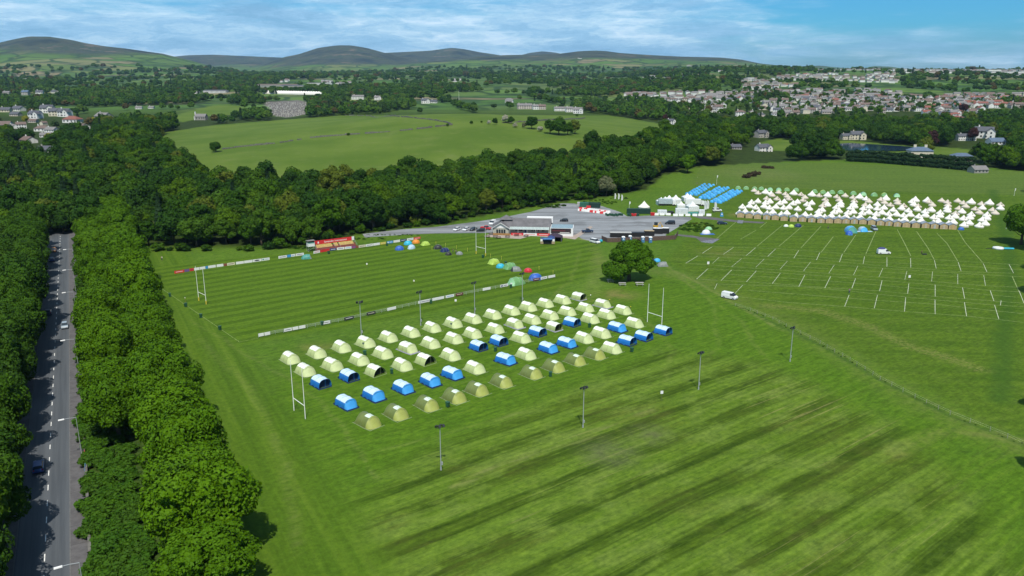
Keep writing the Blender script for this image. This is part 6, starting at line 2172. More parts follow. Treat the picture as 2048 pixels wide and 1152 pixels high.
# ------------------------------------------------------------------ yard fence with skips and cabins behind
mat('fence_wood', (0.135, 0.085, 0.07), 0.9, var=0.15, scale=2.5)
fe = empty('board_fence', gp3(1214.7, 485), 0, 'brown close-board fence round the yard behind the lone tree', 'fence')
fo = G(1214.7, 485)
fpts = [G(1203, 480), fo, G(1283, 483), G(1351, 479), G(1356, 470)]
pm_, bm_ = MB(), MB()
for a, b in zip(fpts[:-1], fpts[1:]):
    d_ = b - a; L = d_.length; d_.normalize(); rz = math.atan2(d_.y, d_.x)
    x = 0.0
    while x < L - 0.05:
        w_ = min(0.22, L - x)
        q = a + d_ * (x + w_ / 2) - fo
        bm_.box(-w_ / 2 + 0.012, w_ / 2 - 0.012, -0.02, 0.02, 0.05, 1.95 + rte.uniform(-0.03, 0.03), 0, rz, q)
        x += 0.22
    x = 0.0
    while x < L:
        q = a + d_ * x - fo
        n_ = Vector((-d_.y, d_.x, 0)) * 0.09
        pm_.box(-0.06, 0.06, -0.06, 0.06, 0, 2.05, 0, rz, q + n_)
        x += 2.4
bm_.build('board_panel', MATS['fence_wood'], fe)
pm_.build('post', MATS['timber_dark'], fe)
mat('container_green', (0.03, 0.13, 0.09), 0.6, var=0.1)
mat('container_dark', (0.012, 0.045, 0.035), 0.6, var=0.1)


def container(loc, rz, L, colm, lab, h=2.55, w=2.44, name='shipping_container', roofc=None):
    e_ = empty(name, loc, rz, lab, 'container')
    m = MB()
    m.box(-L / 2, L / 2, -w / 2, w / 2, 0.08, h)
    x = -L / 2 + 0.2
    while x < L / 2 - 0.3:
        m.box(x, x + 0.18, -w / 2 - 0.035, w / 2 + 0.035, 0.2, h - 0.12)
        x += 0.42
    m.build('body', MATS[colm], e_)
    m = MB()
    for s in (-1, 1):
        m.box(L / 2 + 0.002, L / 2 + 0.06, s * 0.6 - 0.55, s * 0.6 + 0.55, 0.2, h - 0.1)
    m.build('door', MATS[colm], e_)
    if roofc:
        m = MB(); m.box(-L / 2 + 0.15, L / 2 - 0.15, -w / 2 + 0.12, w / 2 - 0.12, h + 0.003, h + 0.05); m.build('roof', MATS[roofc], e_)
    return e_


sk_e = empty('skip', gp3(1241, 474), R_(-3), 'long dark open skip with a white rim behind the fence', 'skip')
m = MB(); m.box(-4.6, 4.6, -1.2, 1.2, 0.1, 0.3); m.box(-4.6, 4.6, -1.2, -1.1, 0.3, 2.1); m.box(-4.6, 4.6, 1.1, 1.2, 0.3, 2.1); m.box(-4.6, -4.5, -1.1, 1.1, 0.3, 2.1); m.box(4.5, 4.6, -1.1, 1.1, 0.3, 2.1); m.build('body', MATS['black_paint'], sk_e)
m = MB(); m.box(-4.7, 4.7, -1.32, -1.04, 2.104, 2.35); m.box(-4.7, 4.7, 1.04, 1.32, 2.104, 2.2); m.build('rim', MATS['white_paint'], sk_e)
container(gp3(1275, 473), R_(-3), 6.2, 'black_paint', 'low dark grey container between the skip and the tan-roofed one', 1.9)
container(gp3(1298, 471), R_(-8), 4.6, 'black_paint', 'dark cabin with a tan flat roof behind the fence', 2.2, roofc='tan_board')
container(gp3(1315, 467), R_(-8), 4.4, 'black_paint', 'dark cabin with white flat roof, left of the two', 2.5, roofc='white_paint')
container(gp3(1329, 466.5), R_(-8), 3.9, 'black_paint', 'dark cabin with white flat roof, right of the two', 2.5, roofc='white_paint')
mat('loo_blue', (0.08, 0.22, 0.42), 0.5)


def portaloo():
    e_ = empty('portable_toilet', (0, 0, 0), 0, 'loo', 'portable toilet')
    m = MB(); m.box(-0.6, 0.6, -0.6, 0.6, 0.05, 2.1); m.build('wall', MATS['loo_blue'], e_, bevel=0.05)
    m = MB(); m.box(-0.42, 0.42, -0.64, -0.605, 0.15, 1.95)
    d_ = m.build('door', MATS['loo_blue'], e_)
    m = MB(); m.box(-0.25, 0.25, -0.66, -0.645, 1.3, 1.7); m.build('door_sign', MATS['white_paint'], d_)
    m = MB(); m.rings([[(-0.66, -0.66, 2.11), (0.66, -0.66, 2.11), (0.66, 0.66, 2.11), (-0.66, 0.66, 2.11)], [(-0.45, -0.5, 2.4), (0.45, -0.5, 2.4), (0.45, 0.5, 2.4), (-0.45, 0.5, 2.4)]]); m.build('roof', MATS['white_paint'], e_)
    return e_


pl_ = portaloo()
for x, y, lab in ((1246.5, 485, 'blue portable toilet with white roof half hidden left of the lone tree top'), (1285.5, 485, 'blue portable toilet with white roof, left one right of the tree top'), (1300.5, 485.5, 'blue portable toilet with white roof, rightmost against the fence'), (1260, 483, 'portable toilet mostly hidden behind the tree top')):
    place(pl_, gp3(x, y), rte.uniform(-0.1, 0.1), lab, None, 1.12)
mat('turquoise', (0.02, 0.38, 0.55), 0.5)
m = MB(); m.sphere((0, 0, 0.6), 0.75, 10, 6); o = m.build('water_tank', MATS['turquoise'], None, True); o.location = gp3(1202, 484.5)
tag(o, 'turquoise tank standing beside the white people carrier', 'tank')

# mini digger in the car park
dg = empty('mini_digger', gp3(1312, 457), R_(20), 'small yellow digger standing in the car park', 'digger')
mat('digger_yellow', (0.62, 0.36, 0.03), 0.5)
for s in (-1, 1):
    m = MB(); m.rings([[(x, s * 0.6 - 0.18, z) for x, z in ((-0.9, 0.25), (-0.7, 0.02), (0.7, 0.02), (0.9, 0.25), (0.7, 0.5), (-0.7, 0.5))], [(x, s * 0.6 + 0.18, z) for x, z in ((-0.9, 0.25), (-0.7, 0.02), (0.7, 0.02), (0.9, 0.25), (0.7, 0.5), (-0.7, 0.5))]]); m.build('track', MATS['rubber'], dg)
m = MB(); m.box(-0.9, 0.5, -0.7, 0.7, 0.55, 1.3); m.build('body', MATS['digger_yellow'], dg, bevel=0.06)
m = MB(); m.box(-0.6, 0.4, -0.5, 0.5, 1.3, 2.35, taper=0.06); m.build('cab', MATS['glass_dark'], dg)
m = MB(); m.box(-0.6, 0.45, -0.55, 0.55, 2.352, 2.45); m.build('roof', MATS['black_paint'], dg)
m = MB(); m.tube((0.5, 0, 1.0), (1.6, 0, 2.4), 0.12, n=5); m.tube((1.6, 0, 2.4), (2.4, 0, 1.0), 0.10, n=5); m.build('boom', MATS['digger_yellow'], dg)
m = MB(); m.box(2.2, 2.75, -0.3, 0.3, 0.45, 1.0, taper=0.08); m.build('bucket', MATS['digger_yellow'], dg)
dg.scale = (1.3, 1.3, 1.2)
m = MB(); m.box(-0.9, 0.9, -0.6, 0.6, 0.15, 0.9, taper=0.2); o = m.build('roller', MATS['digger_yellow'], None, bevel=0.1); o.location = gp3(1316, 462)
tag(o, 'small orange yellow machine in front of the mini digger', 'roller')
# ------------------------------------------------------------------ the lone tree
lone_l = [(0, 0, 9.6, 3.6), (-4.2, 0, 8.6, 2.7), (4.2, 0.5, 8.8, 2.9), (-1.5, 2.6, 10.4, 2.7), (2.0, 2.4, 11.0, 2.6), (0.5, -2.8, 9.0, 2.7), (5.6, -1.2, 6.4, 2.3), (7.3, 0.4, 6.0, 1.7), (3.2, -3.0, 6.4, 2.2), (-6.3, -1.8, 4.4, 3.0), (-4.6, -3.6, 3.4, 2.5), (-7.4, -0.6, 4.6, 2.1), (-2.2, -3.8, 5.0, 2.2), (3.6, -3.8, 5.2, 2.0),
          (-0.8, 0.5, 12.1, 1.9), (6.4, 2.4, 8.2, 2.0), (-3.2, 3.2, 8.0, 2.4), (0.0, -4.2, 6.6, 1.7), (5.0, 3.2, 10.0, 1.8)]
lone = crown_mesh(300, nleaf=15000, leaf=0.33, jit=0.55, lobes=lone_l, z0=1.2)
pl0 = G(1258, 561)
le = empty('lone_tree', (pl0.x, pl0.y, 0), 0, 'broad round tree standing alone on the grass between tents and car park', 'tree')
c = bpy.data.objects.new('crown', lone); COL.objects.link(c); c.parent = le
lone.materials.append(MATS['leaf_lone'])
t_ = bpy.data.objects.new('trunk', trunk_mesh(301, 9.0, 0.55, 5.2, 9)); COL.objects.link(t_); t_.parent = le
le.scale = (1.02, 1.02, 1.05)
# trees at the right-hand edge of the camping field
for k, (x, y, s, lab) in enumerate(((2042, 489, 1.38, 'dark round tree at the edge of the tent village'), (2075, 502, 1.2, 'tall dark tree behind the tent village corner'), (2085, 462, 1.1, 'dark tree past the end of the bell tent rows'), (2110, 545, 1.1, 'tree casting shade by the white inflatable'), (2092, 590, 1.0, 'tree shading the right border of the camping field'),
                                    (2100, 430, 1.0, 'tree behind the right end of the bell tents'), (2078, 815, 0.42, 'dark bush at the right border above the rope fence'), (2082, 940, 0.42, 'dark bush at the right border below the rope fence'), (2070, 385, 0.95, 'tree by the far right corner of the meadow'))):
    p = G(x, y)
    add_tree('field_tree', CROWN_NEAR[k % 4], 'leaf_dark' if k != 0 else 'leaf_lone', (p.x, p.y, 0), s * 0.9, k * 1.3, lab)

# ------------------------------------------------------------------ bell tents
mat('canvas_white', (0.74, 0.72, 0.67), 0.8, var=0.03)
mat('canvas_tan', (0.56, 0.50, 0.43), 0.8, var=0.04)
mat('canvas_inside_shade', (0.20, 0.18, 0.15), 0.9)


def bell_tent(tan, door):
    e_ = empty('bell_tent', (0, 0, 0), 0, 'bell tent', 'bell tent')
    mt = MATS['canvas_tan' if tan else 'canvas_white']
    n, R_t, hw = 16, 2.0, 0.55
    H_t = 2.65 if not tan else 2.35
    ring = lambda r, z, sq=0.0: [(r * math.cos(2 * math.pi * k / n) * (1 + sq * (k % 2)), r * math.sin(2 * math.pi * k / n) * (1 + sq * (k % 2)), z) for k in range(n)]
    m = MB()
    m.rings([ring(R_t * 1.06, hw - 0.05, -0.02), ring(R_t * 0.50, hw + (H_t - hw) * 0.46, -0.015), ring(0.07, H_t)], 0, True, (False, True))
    m.build('canvas_roof', mt, e_)
    m = MB(); m.rings([ring(R_t, 0.0), ring(R_t * 0.98, hw)], 0, True, (False, False)); m.build('wall', mt, e_)
    if door:
        m = MB()
        a = R_t * 1.1
        m.add([(-0.75, -a, 0), (0.75, -a, 0), (0.0, -R_t * 0.42, H_t * 0.80), (-0.7, -a * 0.90, 0.5), (0.7, -a * 0.90, 0.5)], [(0, 1, 2)])
        m.add([(-0.95, -a * 0.98, 0), (0.0, -R_t * 0.40, H_t * 0.84), (-0.75, -a * 1.0, 0)], [(0, 1, 2)])
        m.build('open_door', MATS['canvas_inside_shade' if door == 2 else 'render_grey' if not tan else 'canvas_inside_shade'], e_)  # door triangle coloured darker to stand for shade inside the tent
    m = MB()
    m.tube((0, 0, H_t), (0, 0, H_t + 0.12), 0.09, 0.06, 6)
    m.build('vent_cap', mt, e_)
    return e_


bt_ = {(0, 0): bell_tent(False, 0), (0, 1): bell_tent(False, 1), (1, 0): bell_tent(True, 0), (1, 1): bell_tent(True, 2)}
CA, CB, CC = (10.24, 1460, 360), (10.24, 1640, 360), (8.982, 1820, 360)
BT = [
    (CA, 'back', '500,160,t 580,210,td 735,170,W 845,215,wd 870,255,t 1000,195,t 1140,230,td 1310,190,W 1180,280,t 1460,240,td 1685,215,W 1830,260,td'),
    (CA, 'second', '755,320,td 970,325,td 1220,325,td 1540,295,t 1500,355,td'),
    (CA, 'third', '445,390,wd 575,365,w 735,400,wd 825,370,w 1030,405,wd 1115,375,w 1300,410,wd 1385,380,w 1585,430,wd 1680,400,w'),
    (CA, 'fourth', '260,480,wd 405,460,w 535,490,wd 705,465,w 815,500,wd 945,480,w 1105,500,wd 1215,485,w 1395,520,wd 1630,510,w'),
    (CA, 'front', '200,595,wd 320,570,w 465,605,wd 600,585,w 765,615,wd 885,585,w 1055,630,wd 1170,600,w 1365,660,wd 1545,635,w 1660,675,wd 1830,650,w 1945,685,wd'),
    (CB, 'back', '165,230,W 350,285,td 520,260,t 680,300,td 820,265,W 950,320,wd 1010,375,t 1250,340,td 1360,295,W 1330,400,t 1590,360,td 1600,410,t 1890,375,wd 1960,325,W'),
    (CB, 'second', '115,340,td 130,400,t 400,350,t 430,405,w 710,370,td 700,420,wd 935,450,td 1180,430,w 1450,450,td 1720,465,td 1930,430,w'),
    (CB, 'third', '60,465,td 160,430,w 340,490,wd 430,450,w 635,500,wd 715,465,w 895,515,wd 1020,480,w 1180,515,wd 1320,495,w 1510,540,wd 1680,505,w 1820,555,wd'),
    (CB, 'fourth', '-20,575,wd 50,540,w 300,585,wd 395,560,w 580,600,wd 690,575,w 875,605,wd 1010,585,w 1160,625,wd 1280,590,w 1415,625,wd 1580,625,w 1720,655,wd 1860,635,w'),
    (CB, 'front', '-50,650,w 100,690,wd 240,660,w 400,700,wd 540,675,w 700,715,wd 830,685,w 1025,735,wd 1120,710,w 1315,760,wd 1430,720,w 1620,775,wd 1745,735,w'),
    (CC, 'back', '320,295,W 345,335,td 575,315,t 680,345,td 865,320,t 965,360,td 1110,320,W 1290,375,td 1440,335,W 1635,390,td'),
    (CC, 'second', '410,390,t 150,415,td 380,465,td 690,400,t 680,440,wd 885,455,td 1010,415,t 1180,465,td 1310,435,w 1490,480,td 1635,440,w'),
    (CC, 'third', '140,460,w 280,505,wd 400,475,w 550,525,wd 680,485,w 825,545,td 945,500,w 1110,555,wd 1255,525,t 1395,560,wd 1540,530,t'),
    (CC, 'fourth', '165,590,wd 285,565,w 440,605,wd 545,575,w 715,610,wd 820,585,w 970,625,wd 1085,605,w 1310,645,wd 1390,615,w'),
    (CC, 'front', '70,685,wd 215,665,w 430,705,wd 520,675,w 700,720,wd 790,685,w 980,735,wd 1075,700,w 1255,745,wd 1365,710,w')]
bt_rows = {}
for (sc_, ox, oy), r_, txt in BT:
    for q in txt.split():
        x, y, c_ = q.split(',')
        bt_rows.setdefault(r_, []).append((ox + float(x) / sc_, oy + float(y) / sc_, c_))
for r_, lst in bt_rows.items():
    lst.sort()
    cnt = {}
    for x, y, c_ in lst:
        tan, dr = int(c_[0] == 't'), int('d' in c_)
        big = c_ == 'W'
        cnt[c_] = cnt.get(c_, 0) + 1
        ht = (2.75 if not tan else 2.45) * (1.18 if big else 1.0)
        p = G(x, y, ht)         # the tip is what the photo shows best
        place(bt_[(tan, dr)], (p.x, p.y, 0), R_(12) + rte.uniform(-0.25, 0.25), f'{"large " if big else ""}{"tan" if tan else "white"} bell tent {"with door open" if dr else "seen from behind"}, {ORD[cnt[c_] - 1] if cnt[c_] <= 40 else "later"} alike from the left, {r_} row',
              'bell tents of the tent village', (1.18 if big else 1.0) * 1.0)

# wooden cabins in front
mat('cabin_orange', (0.50, 0.34, 0.16), 0.8); mat('cabin_tan', (0.50, 0.38, 0.22), 0.8); mat('cabin_pale', (0.48, 0.42, 0.35), 0.8); mat('cabin_grey', (0.40, 0.42, 0.42), 0.8); mat('felt', (0.26, 0.30, 0.36), 0.9)


def cabin():
    e_ = empty('cabin', (0, 0, 0), 0, 'cabin', 'cabin')
    w, d, h, r = 1.65, 2.2, 1.95, 0.75
    m = MB(); m.rings([[(-w, -d, 0), (w, -d, 0), (w, -d, h), (0, -d, h + r), (-w, -d, h)], [(-w, d, 0), (w, d, 0), (w, d, h), (0, d, h + r), (-w, d, h)]])
    k = -w + 0.12
    while k < w:
        m.box(k, k + 0.14, -d - 0.02, -d - 0.003, 0.03, h - 0.05)
        k += 0.30
    wl_ = m.build('wall', MATS['cabin_tan'], e_)
    m = MB()
    for s in (-1, 1):
        m.add([(0, -d - 0.15, h + r + 0.02), (s * (w + 0.22), -d - 0.15, h - 0.06), (s * (w + 0.22), d + 0.15, h - 0.06), (0, d + 0.15, h + r + 0.02), (0, -d - 0.15, h + r + 0.12), (s * (w + 0.22), -d - 0.15, h + 0.04), (s * (w + 0.22), d + 0.15, h + 0.04), (0, d + 0.15, h + r + 0.12)],
              [(0, 1, 2, 3), (7, 6, 5, 4), (0, 4, 5, 1), (1, 5, 6, 2), (2, 6, 7, 3), (3, 7, 4, 0)])
    m.build('roof', MATS['felt'], e_)
    m = MB(); m.box(-0.42, 0.42, -d - 0.05, -d - 0.022, 0.1, 1.85)
    m.build('door', MATS['cabin_pale'], e_)
    return e_


cabp = {}
CBN = {'o': ('cabin_orange', 'orange brown'), 't': ('cabin_tan', 'tan'), 'p': ('cabin_pale', 'pale'), 'g': ('cabin_grey', 'grey')}
k = 0
cnt = {}
for (sc_, ox, oy), txt in ((CA, '222,770,t 395,785,t 568,800,t 755,812,g 930,820,t 1112,838,t 1305,855,t 1490,855,p 1678,868,g 1868,882,p'), (CB, '195,887,t 370,888,t 537,893,p 707,898,g 882,908,t 1062,920,t 1245,932,p 1420,942,g 1592,957,p 1772,972,t 1968,982,t'), (CC, '285,865,p 445,875,g 612,885,p 770,892,o')):
    for q in txt.split():
        x, y, c_ = q.split(',')
        mt, nm = CBN[c_]
        if c_ not in cabp:
            cabp[c_] = cabin()
            cabp[c_].children[0].data.materials[0] = MATS[mt]
        cnt[nm] = cnt.get(nm, 0) + 1
        p = G(ox + float(x) / sc_, oy + float(y) / sc_)
        place(cabp[c_], (p.x + 0.4, p.y + 2.2, 0), R_(-14), f'{nm} wooden cabin with grey roof, {ORD[cnt[nm] - 1]} of that colour from the left', 'wooden cabins along the front of the tent village', 1.0)
        k += 1

# ------------------------------------------------------------------ small dome tents
def dome_tent(col_, porch=None, Lx=1.3, Wy=1.0, h=1.15, name='dome_tent', squash=1.0):
    e_ = empty(name, (0, 0, 0), 0, 'tent', 'tent')
    m = MB()
    n = 12
    rings = []
    for j in range(6):
        t = j / 5 * math.pi / 2
        r = math.cos(t) ** 0.85
        rings.append([(Lx * r * math.cos(2 * math.pi * i / n), Wy * r * math.sin(2 * math.pi * i / n) * squash, h * math.sin(t)) for i in range(n)])
    rings[-1] = [(0.05 * math.cos(2 * math.pi * i / n), 0.05 * math.sin(2 * math.pi * i / n), h) for i in range(n)]
    m.rings(rings, 0, True, (False, True))
    m.build('flysheet', MATS[col_], e_, True)
    m = MB()
    x = Lx * 0.90
    m.add([(x * 1.04, -0.5 * Wy, 0.02), (x * 1.04, 0.5 * Wy, 0.02), (Lx * 0.72, 0.28 * Wy, h * 0.66), (Lx * 0.72, -0.28 * Wy, h * 0.66)], [(0, 1, 2, 3)])
    d_ = m.build('door', MATS[porch or col_], e_)
    m = MB()
    for a0 in (0.6, -0.6):
        pts_ = [(Lx * 1.01 * math.cos(t) * math.cos(a0), Wy * 1.01 * math.cos(t) * math.sin(a0), h * 1.015 * math.sin(t)) for t in [k * math.pi / 8 for k in range(9)]]
        for a, b in zip(pts_[:-1], pts_[1:]):
            m.tube(a, b, 0.018, n=3)
    m.build('pole', MATS['rope'], e_)
    return e_


def arch_tent(col_, inside, L=4.0, w=1.3, h=1.7):
    e_ = empty('arch_tent', (0, 0, 0), 0, 'tent', 'tent')
    hs = [hoop(-L / 2, w * 0.7, 0.25, 10, 2.1), hoop(-L / 2 + 0.8, w, h * 0.85, 10, 2.1), hoop(0, w * 1.05, h, 10, 2.1), hoop(L / 2 - 0.7, w, h * 0.95, 10, 2.1)]
    m = MB(); skin(m, hs, 0, 10); m.build('flysheet', MATS[col_], e_, True)
    m = MB(); foot = [(L / 2 - 0.1 + 0.1 * math.sin(math.pi * k / 10), p[1], 0.03) for k, p in enumerate(hs[-1])]; mid = [((a[0] + b[0]) / 2 - 0.1, a[1], a[2] * 0.6) for a, b in zip(hs[-1], foot)]
    m.rings([hs[-1], mid, foot], 0, False, (False, False)); m.build('door', MATS[inside], e_, True)
    m = MB()
    for hp in hs[1:]:
        for a, b in zip(hp[:-1], hp[1:]): m.tube((a[0], a[1], a[2] + 0.01), (b[0], b[1], b[2] + 0.01), 0.02, n=3)
    m.tube((hs[1][5][0], 0, hs[1][5][2]), (hs[3][5][0], 0, hs[3][5][2]), 0.012, n=3)
    m.build('pole', MATS['rope'], e_)
    return e_


for nm, c in (('t_cyan', (0.03, 0.42, 0.62)), ('t_sky', (0.06, 0.40, 0.80)), ('t_orange', (0.72, 0.25, 0.03)), ('t_pale', (0.42, 0.58, 0.72)), ('t_royal', (0.03, 0.12, 0.48)), ('t_limeb', (0.42, 0.60, 0.10)), ('t_navy', (0.015, 0.03, 0.12)), ('t_black', (0.025, 0.03, 0.03)),
              ('t_grey', (0.22, 0.24, 0.24)), ('t_green', (0.16, 0.36, 0.14)), ('t_mint', (0.30, 0.58, 0.32)), ('t_red', (0.55, 0.02, 0.04)), ('t_teal', (0.06, 0.28, 0.24)), ('t_white', (0.74, 0.76, 0.76)), ('t_darkgreen', (0.03, 0.09, 0.05)), ('t_olive', (0.26, 0.36, 0.14))):
    mat(nm, c, 0.5, var=0.12, scale=2.0)
for kind_, c_, d_, x, y, rz, s, lab in (
        ('d', 't_cyan', 't_sky', 816, 489, 200, 1.45, 'cyan dome tent against the far touch line'), ('d', 't_orange', 't_white', 832, 486, 200, 1.35, 'orange dome tent beside the cyan one'), ('d', 't_pale', 't_white', 823, 497, 240, 1.45, 'pale blue dome tent below the cyan one'),
        ('d', 't_royal', 't_navy', 799, 499.5, 200, 1.5, 'dark royal blue dome tent, leftmost of the touch line group'), ('a', 't_limeb', 't_limeb', 851, 490, 215, 0.95, 'bright lime tunnel tent in the touch line group'), ('d', 't_black', 't_white', 876, 497.5, 10, 1.5, 'black dome tent with a white end'),
        ('a', 't_navy', 't_navy', 890, 503, 215, 0.95, 'navy tent in the far pitch corner'), ('d', 't_black', 't_grey', 897, 510, 200, 1.1, 'small charcoal tent below the navy one'), ('d', 't_grey', 't_black', 919, 509, 0, 1.1, 'little grey tent rightmost in the pitch corner'),
        ('a', 't_teal', 't_grey', 613, 517, 20, 1.0, 'green and grey tunnel tent left of the grandstand'), ('a', 't_limeb', 't_limeb', 988, 527, 225, 1.15, 'yellow green tunnel tent beside the clubhouse end posts'), ('d', 't_cyan', 't_cyan', 1001, 535, 190, 1.35, 'bright cyan small tent beside the green tunnel tent'),
        ('a', 't_green', 't_green', 1020, 536.5, 215, 1.3, 'soft green tunnel tent between cyan and dark grey tents'), ('a', 't_grey', 't_black', 1032, 541.5, 190, 1.0, 'dark grey tent right of the green tunnel tent'), ('d', 't_red', 't_black', 1056, 543.5, 0, 1.25, 'small red tent on the striped pitch'),
        ('a', 't_green', 't_mint', 1033, 568, 215, 1.5, 'large pale green tent touching the near rail'), ('d', 't_royal', 't_royal', 1071, 559, 200, 1.95, 'large royal blue dome tent behind the near rail end'), ('a', 't_grey', 't_grey', 1325, 532, 10, 1.0, 'grey tent right of the lone tree'),
        ('d', 't_sky', 't_navy', 1314, 523, 190, 1.1, 'blue tent half hidden by the lone tree'), ('d', 't_navy', 't_navy', 1303, 523, 190, 1.1, 'navy tent in the shade of the lone tree'), ('d', 't_white', 't_mint', 1572, 453, 0, 0.9, 'tiny white tent in front of the cabins'),
        ('d', 't_limeb', 't_mint', 1582.5, 454, 0, 1.1, 'tiny lime pop-up tent in front of the cabins'), ('d', 't_navy', 't_teal', 1596, 453.5, 180, 1.3, 'tiny navy tent in front of the cabins'), ('a', 't_sky', 't_teal', 1701, 464, -95, 1.7, 'blue and teal arch tent with a big blue porch by the cabins'),
        ('d', 't_royal', 't_sky', 1698, 469, -95, 1.6, 'blue porch dome in front of the teal arch tent'), ('a', 't_pale', 't_sky', 1725, 462, -90, 1.25, 'light blue tent on a blue sheet beside the silver car'), ('d', 't_mint', 't_teal', 1417, 460, 200, 1.4, 'white and green dome tent by the trackway'),
        ('d', 't_white', 't_pale', 1412, 467, 200, 1.6, 'white and blue tent below the green dome by the trackway'), ('d', 't_royal', 't_sky', 1922, 459.5, 0, 1.1, 'lone small blue tent past the last cabin')):
    e_ = dome_tent(c_, d_) if kind_ == 'd' else arch_tent(c_, d_)
    p = G(x, y); e_.location = (p.x, p.y, 0); e_.rotation_euler.z = R_(rz); e_.scale = (s, s, s)
    tag(e_, lab, 'tent')
q = sheet_poly('groundsheet', [(-4, -1.2), (4.2, -1.0), (4.2, 1.4), (-4, 1.2)], 0.04, MATS['t_pale'], 0.03); q.location = gp3(1726, 463); tag(q, 'pale blue groundsheet under the light blue tent', 'groundsheet')
q = sheet_poly('groundsheet', [(-3.2, -1.8), (3.4, -1.6), (3.2, 1.4), (-3, 1.2)], 0.04, MATS['t_royal'], 0.03); q.location = gp3(1414, 468); tag(q, 'blue tarpaulin spread under the two tents by the trackway', 'tarpaulin')

# blue festival tents in three blocks
mat('t_royalb', (0.04, 0.30, 0.66), 0.45, var=0.12, scale=1.5)
bl = [dome_tent('t_sky', 't_white', 1.45, 1.2, 1.7), dome_tent('t_royalb', 't_sky', 1.45, 1.2, 1.7)]
mat('t_bright', (0.10, 0.46, 0.82), 0.45, var=0.15, scale=1.5)
bl[0].children[0].data.materials[0] = MATS['t_bright']
k = 0
for bi, ((x0, y0), (x1, y1), n_) in enumerate((((1383, 390), (1418, 371), 8), ((1409, 397), (1447, 377), 9), ((1432, 405), (1474, 383), 10))):
    for j in range(n_):
        for i, (ox_, oy_) in enumerate(((-8.5, 0.0), (0.0, 0.6), (8.5, 1.2))):
            t = j / (n_ - 1)
            p = G(x0 + (x1 - x0) * t + ox_ + rte.uniform(-0.8, 0.8), y0 + (y1 - y0) * t + oy_ + rte.uniform(-0.4, 0.4))
            place(bl[(i + j + (0 if bi else 1) * j) % 2 if bi else (1 if rte.random() < 0.6 else 0)], (p.x, p.y, 0), rte.choice([-0.8, 2.3]) + rte.uniform(-0.2, 0.2), f'blue dome tent in the {["leftmost", "middle", "rightmost"][bi]} of the three packed blue blocks', f'blue dome tents of the {["leftmost", "middle", "rightmost"][bi]} block', rte.uniform(0.80, 1.0))
# green arched tents along the back
ga = [arch_tent('t_mint', 't_green', 3.2, 1.5, 1.9), arch_tent('t_teal', 't_mint', 3.2, 1.5, 1.9), arch_tent('t_limeb', 't_green', 3.2, 1.5, 1.9)]
for k, (x, y, c_) in enumerate(((1476, 378.5, 0), (1492, 379, 0), (1509, 380, 0), (1522.5, 380, 0), (1540, 381.5, 1), (1557, 382, 1), (1573.5, 382, 2), (1592, 382.5, 0), (1629, 385.5, 0), (1645.5, 386.5, 2), (1664, 387, 0), (1681, 387, 0), (1706.5, 389, 0), (1726, 390.5, 1), (1748, 392, 0), (1768, 392, 2), (1793, 393.5, 1))):
    p = G(x, y)
    place(ga[c_], (p.x, p.y, 0), R_(-100) + rte.uniform(-0.2, 0.2), f'{["mint", "teal", "lime"][c_]} green arched tent, {ORD[k]} from the left along the back of the bell tents', 'green arched tents behind the bell tents', 1.08)

# ------------------------------------------------------------------ service area between car park and tent village
def lorry(x, y, rz, L, colm, lab):
    e_ = empty('lorry', gp3(x, y), rz, lab, 'lorry')
    m = MB(); m.box(-L / 2, L / 2 - 2.0, -1.25, 1.25, 1.05, 3.7); m.build('cargo_box', MATS[colm], e_, bevel=0.04)
    c_ = MB(); c_.rings([[(L / 2 - 1.8, s * 1.15, 0.6), (L / 2 + 0.1, s * 1.15, 0.6), (L / 2 + 0.1, s * 1.15, 1.6), (L / 2 - 0.15, s * 1.1, 2.7), (L / 2 - 1.8, s * 1.1, 2.8)] for s in (-1, 1)]); cb_ = c_.build('cab', MATS['car_white'], e_)
    m = MB(); m.box(L / 2 - 0.02, L / 2 + 0.09, -0.98, 0.98, 1.65, 2.5, taper=0.0); m.build('windscreen', MATS['glass_dark'], cb_)
    m = MB(); m.box(-L / 2, L / 2 - 0.4, -0.45, 0.45, 0.65, 1.05); m.build('chassis', MATS['black_paint'], e_)
    for x_ in (-L / 2 + 1.2, -L / 2 + 2.4, L / 2 - 1.0):
        for s in (-1, 1):
            m = MB(); m.tube((x_, s * 0.85, 0.48), (x_, s * 1.2, 0.48), 0.48, n=12); m.build('wheel', MATS['rubber'], e_)
    return e_


mat('lorry_grey', (0.40, 0.48, 0.52), 0.5)
lorry(1334, 411, R_(-4), 9.4, 'lorry_grey', 'grey horsebox lorry in front of the white marquee peaks')
lorry(1389, 411.5, R_(-4), 10.4, 'car_white', 'large white box lorry behind the white canopy')


def pagoda(x, y, s, lab):
    e_ = empty('marquee', gp3(x, y), rte.uniform(-0.2, 0.2), lab, 'marquee')
    m = MB(); m.rings([[(-2.5, -2.5, 2.2), (2.5, -2.5, 2.2), (2.5, 2.5, 2.2), (-2.5, 2.5, 2.2)], [(-1.0, -1.0, 3.0), (1.0, -1.0, 3.0), (1.0, 1.0, 3.0), (-1.0, 1.0, 3.0)], [(-0.06, -0.06, 4.3), (0.06, -0.06, 4.3), (0.06, 0.06, 4.3), (-0.06, 0.06, 4.3)]], 0, True, (False, True)); m.build('canopy', MATS['t_white'], e_)
    m = MB(); m.rings([[(-2.45, -2.45, 0), (2.45, -2.45, 0), (2.45, 2.45, 0), (-2.45, 2.45, 0)], [(-2.45, -2.45, 2.2), (2.45, -2.45, 2.2), (2.45, 2.45, 2.2), (-2.45, 2.45, 2.2)]], 0, True, (False, False)); m.build('side_wall', MATS['t_white'], e_)
    e_.scale = (s, s, s)


